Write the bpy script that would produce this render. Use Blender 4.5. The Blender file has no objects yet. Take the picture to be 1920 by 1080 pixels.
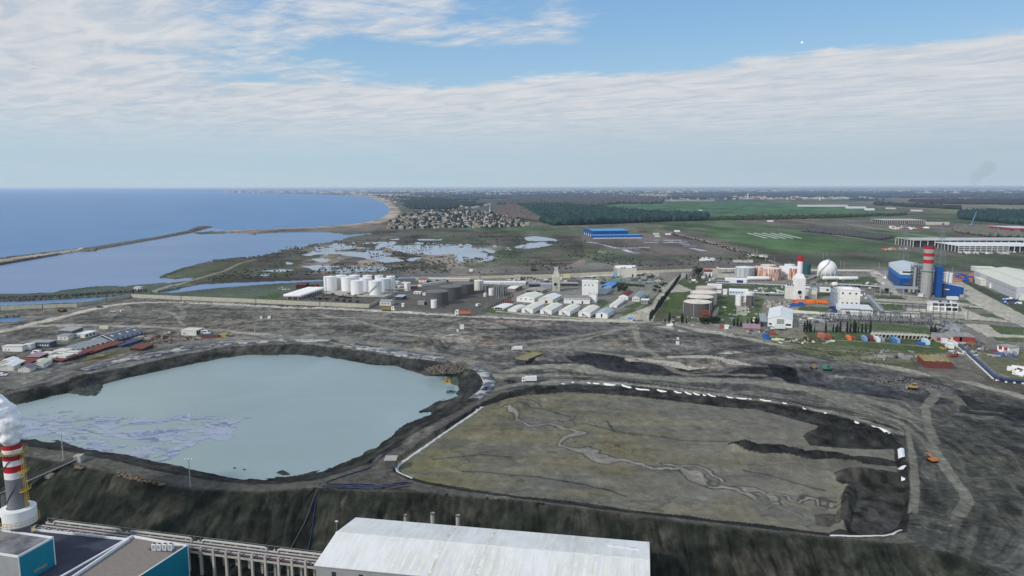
import bpy, math, random
import numpy as np
from math import sin, cos, pi, radians, sqrt, atan2, hypot

# ------------------------------------------------------------------ camera
SC = bpy.context.scene
COL = SC.collection
FPX = 1346.0                       # focal length in photo pixels (1920 wide)
CAMH = 120.0
PITCH = radians(7.964); ROLL = radians(0.12)
_F = (0.0, cos(PITCH), -sin(PITCH)); _R0 = (1.0, 0.0, 0.0); _U0 = (0.0, sin(PITCH), cos(PITCH))
_R = tuple(_R0[i]*cos(ROLL)-_U0[i]*sin(ROLL) for i in range(3))
_U = tuple(_U0[i]*cos(ROLL)+_R0[i]*sin(ROLL) for i in range(3))
cam = bpy.data.cameras.new('camera'); camo = bpy.data.objects.new('camera', cam); COL.objects.link(camo)
cam.sensor_width = 36; cam.lens = FPX/1920*36; cam.clip_start = 1; cam.clip_end = 200000
from mathutils import Matrix, Vector
camo.matrix_world = Matrix(((_R[0], _U[0], -_F[0], 0), (_R[1], _U[1], -_F[1], 0), (_R[2], _U[2], -_F[2], CAMH), (0, 0, 0, 1)))
SC.camera = camo

# ------------------------------------------------------------------ light
SUN_EL = radians(34); SUN_AZ = radians(-128)      # compass from +Y clockwise; behind and left of the camera
world = bpy.data.worlds.new('World'); SC.world = world; world.use_nodes = True
SC.view_settings.view_transform = 'Standard'; SC.view_settings.look = 'None'
SC.view_settings.gamma = 1; SC.view_settings.use_curve_mapping = False
SC.view_settings.exposure = 0.0
SC.cycles.max_bounces = 6; SC.cycles.diffuse_bounces = 2; SC.cycles.glossy_bounces = 2; SC.cycles.volume_bounces = 2
SC.cycles.transparent_max_bounces = 8

def build_world():
    nt = world.node_tree; N = nt.nodes; L = nt.links; N.clear()
    out = N.new('ShaderNodeOutputWorld'); bg = N.new('ShaderNodeBackground')
    sky = N.new('ShaderNodeTexSky'); sky.sky_type = 'NISHITA'; sky.sun_disc = False
    sky.sun_elevation = SUN_EL; sky.sun_rotation = SUN_AZ; sky.altitude = 100; sky.dust_density = 0.6; sky.ozone_density = 1.6; sky.air_density = 1.2
    bg.inputs[1].default_value = 0.1
    tc = N.new('ShaderNodeTexCoord'); sep = N.new('ShaderNodeSeparateXYZ'); L.new(tc.outputs['Generated'], sep.inputs[0])
    def M(op, a, b=None, c=None, clamp=False):
        n = N.new('ShaderNodeMath'); n.operation = op; n.use_clamp = clamp
        for i, v in enumerate((a, b, c)):
            if v is None: continue
            if isinstance(v, (int, float)): n.inputs[i].default_value = v
            else: L.new(v, n.inputs[i])
        return n.outputs[0]
    def SS(x, lo, hi, a=0.0, b=1.0):
        n = N.new('ShaderNodeMapRange'); n.interpolation_type = 'SMOOTHSTEP'; L.new(x, n.inputs[0])
        for i, v in ((1, lo), (2, hi), (3, a), (4, b)): n.inputs[i].default_value = v
        return n.outputs[0]
    def comb(x, y, z=0.0):
        n = N.new('ShaderNodeCombineXYZ')
        for i, v in enumerate((x, y, z)):
            if isinstance(v, (int, float)): n.inputs[i].default_value = v
            else: L.new(v, n.inputs[i])
        return n.outputs[0]
    def noise(vec, sc, det=6, rough=.55, dist=0.0):
        n = N.new('ShaderNodeTexNoise'); n.inputs['Scale'].default_value = sc; n.inputs['Detail'].default_value = det
        n.inputs['Roughness'].default_value = rough; n.inputs['Distortion'].default_value = dist; L.new(vec, n.inputs['Vector']); return n.outputs[0]
    def mix(f, a, b):
        n = N.new('ShaderNodeMix'); n.data_type = 'RGBA'
        if isinstance(f, (int, float)): n.inputs[0].default_value = f
        else: L.new(f, n.inputs[0])
        for i, v in ((6, a), (7, b)):
            if isinstance(v, tuple): n.inputs[i].default_value = (*v, 1)
            else: L.new(v, n.inputs[i])
        return n.outputs[2]
    z = M('MAXIMUM', sep.outputs[2], 0.0)
    az = M('ARCTAN2', sep.outputs[0], sep.outputs[1])            # 0 ahead, + to the right
    zz = M('ADD', z, 0.035)
    px = M('DIVIDE', sep.outputs[0], zz); py = M('DIVIDE', sep.outputs[1], zz)
    p = comb(px, py)
    big = noise(p, 0.20, 4, .5, .3)
    mid = noise(comb(M('MULTIPLY', px, .8), M('MULTIPLY', py, .9)), 1.7, 7, .6, .6)
    fine = noise(comb(M('MULTIPLY', px, .8), py), 5.5, 6, .62, .4)
    edge = M('ADD', M('MULTIPLY', az, 0.052), 0.131)                # height (sin) of the sheet's upper edge
    edge = M('ADD', edge, M('MULTIPLY', M('SUBTRACT', big, .5), .10))
    above = SS(M('SUBTRACT', z, edge), -0.022, 0.036)
    lefty = SS(az, -0.30, 0.06, 1.0, 0.0)                         # 1 on the left
    left_hi = M('MULTIPLY', lefty, SS(az, -0.60, -0.30, 1.0, .62))
    midy = M('MULTIPLY', SS(az, -0.5, -0.3), SS(az, .05, .2, 1.0, 0.0))
    highc = M('MULTIPLY', midy, SS(z, 0.165, 0.195))
    cov_hi = M('MAXIMUM', M('MULTIPLY', left_hi, 1.05), M('MAXIMUM', M('MULTIPLY', highc, .68), 0.16))
    cover = M('ADD', M('MULTIPLY', above, cov_hi), M('MULTIPLY', M('SUBTRACT', 1.0, above), 1.25))
    cover = M('MAXIMUM', cover, SS(z, 0.32, 0.5, 0.0, .72))
    n1 = M('ADD', M('MULTIPLY', mid, .66), M('MULTIPLY', fine, .34))
    rip = noise(comb(M('MULTIPLY', px, 1.6), M('ADD', M('MULTIPLY', py, 2.6), M('MULTIPLY', px, 1.5))), 1.5, 4, .6, .8)
    n1 = M('ADD', M('MULTIPLY', n1, .8), M('MULTIPLY', rip, .2))
    dens = M('ADD', M('SUBTRACT', n1, .84), M('MULTIPLY', cover, .58))
    alpha = M('MULTIPLY', SS(dens, -0.06, 0.17), SS(rip, .3, .6, .86, 1.0))
    streak = noise(comb(M('MULTIPLY', az, 2.2), M('MULTIPLY', z, 34)), 1.6, 5, .6, .6)
    sh = M('ADD', M('MULTIPLY', SS(mid, .36, .62), .3), M('MULTIPLY', SS(rip, .34, .62), .5))
    sh = M('ADD', sh, M('MULTIPLY', SS(streak, .35, .7), .15))
    cloud = mix(sh, (5.1, 5.65, 6.35), (7.1, 7.3, 7.6))
    blue = mix(SS(z, 0.10, 0.26), (3.55, 5.9, 8.1), (2.15, 4.5, 7.8))
    skc = mix(.30, blue, sky.outputs[0])
    col = mix(alpha, skc, cloud)
    lo = mix(SS(az, -.5, .6), (4.55, 5.95, 6.95), (4.35, 5.5, 6.4))
    fade = SS(z, 0.035, 0.118, 1.0, 0.0)
    fade = M('MULTIPLY', fade, SS(streak, .2, .8, 1.0, .82))
    col = mix(fade, col, lo)
    low = SS(z, 0.0, 0.012, .5, 0.0)
    col = mix(low, col, (5.0, 6.1, 6.9))
    up = SS(z, .28, .6)                                            # darker overhead so ground stays moody
    col = mix(M('MULTIPLY', up, .3), col, (3.2, 3.9, 4.9))
    L.new(col, bg.inputs[0]); L.new(bg.outputs[0], out.inputs[0])
build_world()
sun = bpy.data.lights.new('sun', 'SUN'); sun.energy = 2.4; sun.angle = radians(5); sun.color = (1, .95, .88)
suno = bpy.data.objects.new('sun', sun); COL.objects.link(suno)
_sd = Vector((sin(SUN_AZ)*cos(SUN_EL), cos(SUN_AZ)*cos(SUN_EL), sin(SUN_EL)))
suno.rotation_euler = _sd.to_track_quat('Z', 'Y').to_euler(); suno.location = (0, 0, 400)

# ------------------------------------------------------------------ measuring helpers
def ray(x, y):
    a, b = x-960, 540-y
    return tuple(_F[i]*FPX+_R[i]*a+_U[i]*b for i in range(3))
def P(x, y, z=0.0):
    """Where the thing seen at photo pixel x, y stands, if it is at height z."""
    d = ray(x, y); t = (z-CAMH)/d[2]
    return (d[0]*t, d[1]*t)
def proj(X, Y, Z=0.0):
    dz = Z-CAMH
    f = X*_F[0]+Y*_F[1]+dz*_F[2]; r = X*_R[0]+Y*_R[1]+dz*_R[2]; u = X*_U[0]+Y*_U[1]+dz*_U[2]
    return 960+FPX*r/f, 540-FPX*u/f
def top_at(X, Y, ytop):
    """Height of the point over X, Y that shows at photo row ytop."""
    lo, hi = -30.0, 400.0
    for _ in range(40):
        m = (lo+hi)/2
        if proj(X, Y, m)[1] > ytop: lo = m
        else: hi = m
    return (lo+hi)/2
def mpp(y):          # metres per photo pixel, sideways, at ground row y
    X, Y = P(960, y); return sqrt(Y*Y+CAMH**2)/FPX
def lin(c):
    if isinstance(c, (int, float)): c = (c, c, c)
    return tuple(((v/255)/12.92 if v/255 <= .04045 else ((v/255+.055)/1.055)**2.4) for v in c)
KALB = 0.76
def alb(c):          # display colour in the photo -> surface colour
    return tuple(min(.86, v/KALB) for v in lin(c))

# ------------------------------------------------------------------ numpy noise
def _h(ix, iy, s):
    n = (ix.astype(np.int64)*374761393 + iy.astype(np.int64)*668265263 + s*1442695041) & 0x7fffffff
    n = ((n ^ (n >> 13))*1274126177) & 0x7fffffff
    return ((n ^ (n >> 16)) & 0xffff)/65535.0
def vnoise(x, y, s=0):
    ix = np.floor(x); iy = np.floor(y); fx = x-ix; fy = y-iy
    fx = fx*fx*(3-2*fx); fy = fy*fy*(3-2*fy)
    a = _h(ix, iy, s); b = _h(ix+1, iy, s); c = _h(ix, iy+1, s); d = _h(ix+1, iy+1, s)
    return (a*(1-fx)+b*fx)*(1-fy)+(c*(1-fx)+d*fx)*fy
def fbm(x, y, s=0, o=4, g=.5):
    t = 0; amp = 1; tot = 0
    for k in range(o):
        t = t+amp*vnoise(x*(2.03**k)+k*17.3, y*(2.03**k)-k*9.1, s+k*7); tot += amp; amp *= g
    return t/tot
def sstep(x, a, b):
    t = np.clip((x-a)/(b-a), 0, 1); return t*t*(3-2*t)
# ------------------------------------------------------------------ outlines traced on the ground (photo pixels)
SEA = [(-1500,357),(0,357),(300,358),(420,359.5),(480,362),(560,363.5),(640,366),(680,369),(700,373),(715,379),(727,387),(731,395),(725,403),(708,412),(680,419),(620,424.5),(560,428),(500,430.5),(440,433),(372,436),(365,438),(375,439),(460,437.5),(472,440),(480,438.5),(525,436),(600,435),(636,438),(650,441),(672,439),(705,436),(690,440),(660,444),(640,450),(600,457),(560,463),(520,473),(480,481),(440,485),(400,489),(360,500),(330,508),(297,521),(330,523.5),(365,521),(352,527),(318,531),(270,536),(235,539),(170,540),(115,546),(100,551),(50,553),(0,553),(-400,562),(-2500,580)]
CHANNEL = [(-600,590),(-600,572),(-200,568),(0,566),(100,562),(200,557),(245,554),(265,551),(300,548),(345,540),(375,534),(480,529),(600,525),(760,520),(900,518.5),(900,521.5),(760,524.5),(610,529),(540,533),(480,537),(420,541),(370,547),(320,551.5),(255,551),(200,563),(145,570),(60,574),(0,575.5)]
BREAK = [(-500,540),(0,484),(100,472),(160,465),(220,456),(300,443),(350,433),(372,424.5),(385,423.5),(398,425),(384,428),(360,435),(300,446),(220,460),(183,466),(178,469),(160,470),(150,469),(100,478),(0,495),(-500,560)]
POOLS = [[(720,462),(745,459),(790,458.5),(850,460),(880,463),(850,467),(846,474),(800,476),(760,474),(740,468)],
 [(560,497),(590,494),(640,496),(620,501),(635,505),(590,506),(575,500)],[(490,506),(520,503),(550,504),(520,508)],[(478,514),(498,510),(516,512),(500,515)],
 [(620,473),(640,470),(680,470),(700,476),(740,482),(760,488),(720,490),(690,483),(660,478)],[(700,463),(640,461),(585,460),(590,470),(610,472),(590,473),(575,470)],
 [(850,470),(880,468),(915,473),(905,481),(870,483),(850,478)],[(640,502),(700,497),(735,502),(700,507),(655,506)],[(585,483),(610,481),(612,488),(592,488)],[(531,490),(548,492),(545,494),(532,493)],
 [(965,460),(990,455),(1020,453.5),(1035,457),(1010,463),(985,466),(967,463)],[(982,444),(1005,442),(1035,445),(1055,449),(1010,451),(985,450)],[(780,447),(830,446),(828,448),(785,449)],
 [(800,464),(830,463),(820,470),(800,469)],[(1100,471.5),(1115,469.5),(1140,469.5),(1147,471.5),(1125,473),(1102,473)],[(698,453),(745,451),(742,453),(702,455)],[(730,447),(748,446),(745,449),(730,449)],
 [(-40,598),(0,592),(30,591),(43,594),(38,600),(0,604),(-40,604)]]
MARSH = [(300,527),(297,521),(330,507),(400,488),(480,480),(560,462),(640,449),(705,437),(760,430),(930,432),(1090,440),(1100,480),(1050,505),(930,520),(760,517),(600,523),(480,528),(375,533),(340,538)]
POND = [(-300,775),(-80,778),(0,765),(25,760),(100,742),(140,735),(160,731),(180,727),(183,723),(250,706),(330,690),(420,672),(455,667),(480,666),(525,667),(530,665),(560,665),(605,669),(615,667),(640,673),(680,681),(700,684),(740,686),(760,691),(790,700),(800,705),(840,706),(856,712),(862,720),(861,732),(853,741),(833,750),(805,762),(786,770),(786,773),(806,770),(800,777),(780,785),(752,796),(733,815),(700,840),(660,858),(620,878),(580,890),(560,894),(520,899),(480,899),(430,895),(400,888),(360,880),(330,870),(290,864),(250,856),(200,845),(150,838),(100,828),(50,822),(0,815),(-80,810),(-300,800)]
POND_TOP = [(-300,752),(-60,748),(0,741),(100,722),(160,704),(250,685),(365,661),(420,651),(480,647),(560,645),(625,650),(680,658),(760,671),(825,678),(870,686),(900,702),(910,718),(905,735),(893,752),(850,775),(800,800),(740,835),(690,868),(640,887),(590,901),(540,906),(470,907),(400,901),(340,892),(280,879),(200,861),(140,849),(60,838),(0,830),(-60,824),(-300,812)]
BASIN = [(748,882),(743,870),(765,852),(800,830),(850,797),(900,764),(930,754),(950,747),(985,742),(1060,736),(1150,740),(1250,750),(1350,762),(1420,768),(1480,783),(1540,800),(1600,820),(1672,840),(1682,870),(1690,900),(1690,960),(1680,990),(1650,1002),(1560,1000),(1400,982),(1200,958),(1050,940),(880,918),(800,903),(765,892)]
BASIN_TOP = [(738,884),(736,868),(760,848),(800,821),(850,788),(905,753),(940,737),(1000,724),(1080,720),(1200,724),(1300,737),(1440,755),(1560,776),(1650,805),(1690,834),(1700,868),(1706,900),(1708,960),(1700,992),(1660,1008),(1560,1005),(1400,987),(1200,963),(1050,945),(880,922),(800,908),(760,897)]
CREST = [(-900,812),(-300,825),(-60,840),(0,848),(60,854),(130,866),(200,880),(280,896),(360,914),(480,920),(600,914),(700,918),(800,920),(870,928),(1000,941),(1200,965),(1400,990),(1560,1008),(1680,1018),(1780,1035),(1850,1062),(1900,1100),(2100,1180),(2600,1300)]
TOE_W = 31.0
FLOOR = -18.0

def world_poly(pts, z=0.0): return np.array([P(x, y, z) for x, y in pts])
def px0(pts, z=0.0):       # the same outline expressed as pixels of the z=0 plane
    if z == 0.0: return np.array(pts, float)
    w = world_poly(pts, z); a, b = proj(w[:, 0], w[:, 1], 0.0); return np.stack([a, b], 1)
def pip(x, y, poly):
    poly = np.asarray(poly, float); res = np.zeros(x.shape, bool)
    x0, y0 = poly.min(0); x1, y1 = poly.max(0)
    m = (x >= x0) & (x <= x1) & (y >= y0) & (y <= y1)
    if not m.any(): return res
    xs = x[m]; ys = y[m]; r = np.zeros(xs.shape, bool); n = len(poly)
    for i in range(n):
        ax, ay = poly[i]; bx, by = poly[(i+1) % n]
        if ay == by: continue
        c = ((ay > ys) != (by > ys)) & (xs < (bx-ax)*(ys-ay)/(by-ay)+ax)
        r ^= c
    res[m] = r; return res
def dline(x, y, pts, closed=False):
    pts = np.asarray(pts, float); d = np.full(x.shape, 1e18); n = len(pts)
    for i in range(n if closed else n-1):
        ax, ay = pts[i]; bx, by = pts[(i+1) % n]
        dx, dy = bx-ax, by-ay; L2 = dx*dx+dy*dy+1e-12
        t = np.clip(((x-ax)*dx+(y-ay)*dy)/L2, 0, 1)
        d = np.minimum(d, (x-ax-t*dx)**2+(y-ay-t*dy)**2)
    return np.sqrt(d)
def bowl(X, Y, wx, wy, inner, outer, zi, z0, ro):
    """0 on the outer line falling to zi inside the inner line."""
    Wi = world_poly(inner, zi); Wo = world_poly(outer, z0)
    z = np.zeros(X.shape)
    ino = pip(X, Y, Wo); ini = pip(X+wx, Y+wy, Wi)
    di = dline(X[ino], Y[ino], Wi, True); do = dline(X[ino], Y[ino], Wo, True)
    t = di/(di+do+1e-6)                      # 0 at inner line, 1 at the rim
    zz = zi*(1-sstep(t, 0, 1)*.35-t*.65)
    zz = np.where(ini[ino], zi-ro*np.clip(di/6, 0, 1), zz)
    z[ino] = zz
    z = np.where(ini & ~ino, zi, z)
    return z, ino, ini

MOUNDS = [  # px, py, half width, half height in px, metres high
 (808,648,34,9,4.5),(1060,692,70,9,1.6),(1010,675,40,6,2.2),(1120,686,60,6,1.8),(1590,808,56,9,2.6),(1540,812,30,10,2.6),(1640,818,40,9,2.6),
 (1440,834,70,7,1.9),(1390,830,26,8,2.2),(1520,845,80,6,1.7),(1610,855,70,5,1.5),(1600,884,36,8,3.0),(1650,888,46,8,3.0),(1590,925,15,26,2.6),(1583,955,14,26,2.6),(1576,985,18,14,2.0),(1550,965,24,10,1.2),
 (965,758,26,9,2.0),(995,748,50,7,2.2),(860,700,30,8,2.4),(165,718,34,14,2.5),(1800,752,26,9,2.5),(1480,700,30,8,-3.0),(1540,712,40,8,-2.5),(1280,696,70,8,-2.0),(1150,678,60,7,-1.5),
 (1300,640,80,6,1.5),(1200,628,60,5,1.5),(1460,650,50,4,.8),(1780,765,30,5,1.5),(970,765,30,6,1.6),(540,560,10,2,1.2),(700,432,15,2,2.5),(660,433,20,2,2.0)]

def height(X, Y, full=False):
    X = np.asarray(X, float); Y = np.asarray(Y, float)
    PX, PY = proj(X, np.maximum(Y, 60.0), 0.0)
    w1 = fbm(X/23, Y/23, 3, 4)-.5; w2 = fbm(X/23, Y/23, 31, 4)-.5
    near = sstep(Y, 1400, 500)
    z = (fbm(X/40, Y/40, 5, 5)-.5)*1.1*near + (fbm(X/7, Y/7, 8, 3)-.5)*.35*near
    flat = sstep(PY, 560, 580)*(1-sstep(np.abs(PX-960), 1500, 2200))
    rel = (1-np.abs(2*fbm((X+w1*30)/21, (Y+w2*30)/21, 15, 4)-1)); z = z + flat*((rel-.75)*1.3 + (fbm(X/9, Y/9, 17, 3)-.5)*.9)
    info = {}
    k = np.clip(Y/1000, .6, 40)
    sx = PX+w1*10; sy = PY+w2*3.0
    marsh = pip(PX, PY, MARSH); mz = -1.55+(fbm(X/60, Y/90, 44, 5)-.5)*1.1
    z = np.where(marsh, mz, z)
    pool = np.zeros(X.shape, bool)
    for q in POOLS: pool |= pip(PX+(fbm(X/35, Y/70, 51, 4)-.5)*20, PY+(fbm(X/35, Y/60, 61, 4)-.5)*4, px0(q))
    region = pip(PX, PY, [(560,458),(700,450),(930,458),(925,485),(840,500),(640,510),(560,500)])
    pool |= region & (fbm(X/34, Y/95, 77, 5) > .60)
    water = pip(sx, sy, px0(SEA, -2.0)) | pip(PX+w1*4, PY+w2*1.5, px0(CHANNEL, -2.0))
    brk = pip(PX, PY, px0(BREAK, 0.0))
    z = np.where(pool, -2.7, z); z = np.where(water, -4.0, z)
    z = np.where(brk & (PX < 420), 1.3+(vnoise(X/4, Y/4, 9)-.5)*1.6, z)
    info['water'] = water & ~brk; info['pool'] = pool; info['marsh'] = marsh; info['brk'] = brk
    wob = 7.0
    zp, ino, ini = bowl(X, Y, w1*wob, w2*wob, POND, POND_TOP, -5.0, 0.0, 1.8)
    ridge = (fbm(X/9, Y/9, 12, 4)-.5)
    z = np.where(ino | ini, zp + ridge*np.where(ini, .1, 1.7), z)
    info['pond'] = ini; info['pondbank'] = ino & ~ini
    zb, ino2, ini2 = bowl(X, Y, w1*4, w2*4, BASIN, BASIN_TOP, -2.0, 0.0, 0.0)
    z = np.where(ino2 | ini2, zb + np.where(ini2, (fbm(X/14, Y/14, 21, 4)-.5)*.22, ridge*1.0), z)
    info['basin'] = ini2; info['basinbank'] = ino2 & ~ini2
    C = world_poly(CREST); Cx, Cy = C[:, 0], C[:, 1]
    o = np.argsort(Cx); yc = np.interp(X, Cx[o], Cy[o])
    below = (yc-Y) > 0
    d = np.where(below, dline(X, Y, C), 0)
    right = sstep(PX, 1650, 1950)
    tw = TOE_W*(1+.35*fbm(X/60, Y/60, 90, 2))*(1+.6*right)
    gull = (1-np.abs(2*vnoise(X/9+w1*2.0, Y/70, 13)-1))**3+.6*(1-np.abs(2*vnoise(X/4+w2*2.0, Y/60, 14)-1))**3
    t = np.clip(d/tw, 0, 1)
    zs = FLOOR*(1-right*.2)*(t*.7+.3*sstep(t, 0, 1))
    body = sstep(t, .02, .2)*sstep(t, 1.0, .75)
    zs = zs - gull*1.5*body + (fbm(X/12, Y/12, 71, 4)-.5)*2.4*body + (fbm(X/35, Y/35, 73, 3)-.5)*5.5*body
    z = np.where(below & (t > 0), np.where(t < 1, zs, FLOOR*(1-right*.2)+(fbm(X/8, Y/8, 5, 3)-.5)*.5), z)
    info['slope'] = t*below; info['PX'] = PX; info['PY'] = PY
    for (mx, my, rx, ry, h) in MOUNDS:
        e = ((PX-mx)/rx)**2+((PY-my)/ry)**2
        m = e < 1.6
        if m.any():
            b = np.clip(1-e[m]*.75, 0, 1)**.8
            z[m] = z[m]+h*b*(.4+1.2*fbm(X[m]/4.5, Y[m]/4.5, 99, 4))
    return (z, info) if full else z

# ------------------------------------------------------------------ the ground sheet
def ground_mesh():
    rows = [352.62, 353.0, 353.4, 353.8]+list(np.arange(354.2, 400, .45))+list(np.arange(400, 700, .85))+list(np.arange(700, 1124, 1.15))
    D = []
    for y in rows:
        D.append(P(960, y)[1])
    D = [q for q in D if 0 < q < 70000]
    D = [70000.0]+D+[150.0, 100.0, 40.0, -60.0, -400.0]
    u = np.concatenate([np.linspace(-3.2, -1.0, 40)[:-1], np.linspace(-1.0, -.76, 90)[:-1], np.linspace(-.76, .76, 1180), np.linspace(.76, 1.0, 90)[1:], np.linspace(1.0, 3.2, 40)[1:]])
    D = np.array(D); Yg = np.repeat(D[:, None], len(u), 1); Xg = u[None, :]*np.maximum(Yg, 150.0)
    X = Xg.ravel(); Y = Yg.ravel()
    z, I = height(X, Y, True)
    far = 6000
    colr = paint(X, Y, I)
    nr, nc = Yg.shape
    idx = np.arange(nr*nc).reshape(nr, nc)
    f = np.stack([idx[:-1, :-1], idx[1:, :-1], idx[1:, 1:], idx[:-1, 1:]], -1).reshape(-1, 4)
    me = bpy.data.meshes.new('ground')
    me.vertices.add(len(X)); me.vertices.foreach_set('co', np.stack([X, Y, z], 1).astype(np.float32).ravel())
    me.loops.add(f.size); me.loops.foreach_set('vertex_index', f.astype(np.int32).ravel())
    me.polygons.add(len(f)); me.polygons.foreach_set('loop_start', np.arange(0, f.size, 4, dtype=np.int32)); me.polygons.foreach_set('loop_total', np.full(len(f), 4, np.int32))
    me.polygons.foreach_set('use_smooth', np.ones(len(f), bool))
    me.update(calc_edges=True)
    at = me.color_attributes.new('Col', 'FLOAT_COLOR', 'POINT')
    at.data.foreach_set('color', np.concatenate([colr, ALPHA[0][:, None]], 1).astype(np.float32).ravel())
    return me

ALPHA = [None]
def paint(X, Y, I):
    PX, PY = I['PX'], I['PY']; n = len(X)
    d = np.maximum(Y, 100)
    a1 = fbm(X/90, Y/90, 101, 5); a2 = fbm(X/25, Y/25, 111, 5); a3 = fbm(X/320, Y/500, 121, 5)
    wx = (a1-.5)*60; wy = (a3-.5)*60
    st = fbm((X+wx*2)/70, (Y+wy)/16, 131, 5)          # streaks across the view
    st2 = fbm((X+wx)/26, (Y+wy)/7, 141, 4)
    g4 = fbm(X/4, Y/4, 151, 3)
    C = np.zeros((n, 3)); RM = np.zeros(n)
    def base(c): return np.array(alb(c))[None, :]
    def mixc(c, w):
        nonlocal C
        w = np.clip(w, 0, 1)[:, None]; C = C*(1-w)+base(c)*w
    wpx = (a2-.5)*16; wpy = (fbm(X/25, Y/25, 161, 4)-.5)*5
    def zone(pts, c, s=1.0, wob=1.0, z=0.0):
        m = pip(PX+wpx*wob, PY+wpy*wob, px0(pts, z)); mixc(c, m*s if isinstance(s, np.ndarray) else m.astype(float)*s); return m
    def road(pts, c, w, s=1.0, jag=0.0, z=0.0):
        W = world_poly(pts, z); x0, y0 = W.min(0)-w*2-5; x1, y1 = W.max(0)+w*2+5
        m = (X > x0) & (X < x1) & (Y > y0) & (Y < y1)
        if not m.any(): return
        dd = dline(X[m], Y[m], W)+(a2[m]-.5)*jag
        k = np.zeros(n); k[m] = 1-sstep(dd, w*.42, w*.58)
        np.maximum(RM, k, out=RM); mixc(c, k*s)
    # ---- far land: patchwork of woods, fields and settlements
    mixc((96,94,92), np.ones(n))
    fx = fbm(X/900, Y/2600, 201, 4); fy = fbm(X/400, Y/1500, 211, 4)
    mixc((66,74,80), sstep(fx, .40, .52))
    mixc((120,112,106), sstep(fy, .58, .66)*.6)
    mixc((74,88,70), sstep(fbm(X/700, Y/2400, 221, 3), .56, .64)*.6)
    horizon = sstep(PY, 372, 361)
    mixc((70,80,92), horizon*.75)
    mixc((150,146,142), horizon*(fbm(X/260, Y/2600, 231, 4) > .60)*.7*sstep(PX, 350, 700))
    # ---- middle plain
    plain = sstep(PY, 372, 400)
    mixc((84,85,74), plain*(PX > 700))
    mixc((96,90,84), plain*sstep(a3, .45, .6)*.8*(PX > 700))
    mixc((64,80,58), plain*sstep(fbm(X/240, Y/420, 241, 4), .5, .62)*.8*(PX > 700))
    sp = sstep(PY, 440, 520)
    zone([(1050,384),(1160,382),(1300,379),(1400,377),(1560,388),(1650,398),(1660,406),(1520,408),(1420,413),(1330,411),(1240,402),(1150,391)], (62,94,68), .9, .4)
    zone([(1250,413),(1430,412),(1480,430),(1600,452),(1660,468),(1520,478),(1430,470),(1350,447),(1290,432)], (74,92,66), .75, .5)
    zone([(1310,437),(1400,432),(1480,438),(1640,466),(1560,473),(1450,468),(1380,455)], (74,98,64), .8, .3)
    zone([(1090,442),(1270,440),(1350,452),(1420,472),(1300,478),(1180,478),(1100,462)], (96,88,84), .85, .5)
    zone([(1100,424),(1240,420),(1250,436),(1180,440),(1090,428)], (90,92,74), .8, .4)
    zone([(930,430),(1100,426),(1090,441),(950,446)], (72,86,62), .7, .6)
    zone([(930,462),(1090,455),(1180,472),(1060,480),(930,500)], (76,88,60), .6, 1)
    zone([(1055,490),(1098,488),(1090,501),(1050,502)], (122,104,96), .8, .5)
    zone([(1010,503),(1060,496),(1100,505),(1000,512)], (92,82,80), .6, .8)
    zone([(1430,402),(1560,410),(1700,415),(1920,422),(1920,440),(1700,434),(1540,428),(1440,420)], (96,90,84), .75, .5)
    zone([(1640,436),(1780,436),(1780,450),(1660,452)], (70,92,60), .7, .4)
    zone([(1500,480),(1920,480),(1920,505),(1660,506),(1500,500)], (72,82,64), .7, .8)
    zone([(1280,476),(1500,482),(1660,505),(1400,508),(1280,496)], (84,78,74), .55, 1.2)
    zone([(1380,410),(1450,404),(1520,410),(1500,420),(1400,420)], (92,84,78), .8, .6)
    zone([(1600,378),(1920,380),(1920,392),(1700,392)], (122,116,106), .6, .4)
    zone([(1160,374.5),(1340,374.5),(1340,377.5),(1190,377)], (150,140,122), .7, .3)
    zone([(1740,392),(1920,398),(1920,402),(1760,400)], (110,112,84), .6, .3)
    road([(1260,436),(1340,456),(1440,487),(1470,500)], (140,130,118), 9)
    road([(1400,400),(1560,415),(1700,438),(1800,450),(1920,458)], (128,122,116), 12, .8)
    road([(1560,440),(1640,452),(1700,462)], (122,118,112), 7, .8)
    road([(1010,427),(1080,425),(1180,421)], (132,126,114), 8, .8)
    road([(945,492),(935,470),(952,455),(960,445)], (116,110,98), 6, .7)
    for q in ([(1207,451),(1275,450.4)],[(1212,454.7),(1230,454.7)],[(1248,454.5),(1259,454)],[(1262,454.7),(1285,453.8)],[(1104,454),(1122,456)],[(1128,458.5),(1157,465.3)],[(1157,465.3),(1214,464.2)],[(1278,457),(1289,458.5)],[(1287,461.5),(1302,461.6)],[(1298,465.6),(1317,469.6)],[(1171,468.5),(1184,473)],[(1188,474),(1196,474)]): road(q, (168,172,182), 11, .95, 6)
    for q in ([(1400,437),(1475,452)],[(1420,436),(1497,451)],[(1440,437),(1500,448)]): pass
    zone([(600,452),(640,449),(700,445),(900,445),(930,470),(920,500),(760,508),(600,520),(480,528),(480,485),(560,465)], (88,82,76), .55, .8)
    mm = I['marsh'].astype(float)
    mixc((88,84,78), mm*.8); mixc((62,56,54), mm*sstep(st, .5, .62)*.9); mixc((72,78,60), mm*sstep(a1, .56, .66)*.6)
    mixc((150,138,128), mm*(fbm(X/30, Y/80, 77, 5) > .53)*.55*sstep(PY, 455, 462)*sstep(PX, 540, 600)*sstep(PX, 960, 920))
    zone([(300,524),(297,520),(345,505),(420,490),(470,489),(455,500),(400,506),(360,516)], (78,84,64), .75, 1)
    zone([(360,530),(400,523),(480,519),(600,519),(760,516),(760,519),(600,523),(480,528),(380,534)], (66,60,58), .9, .4)
    road([(290,545),(330,532),(380,518),(420,506),(450,492),(480,485)], (142,134,118), 6, .8, 3)
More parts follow.
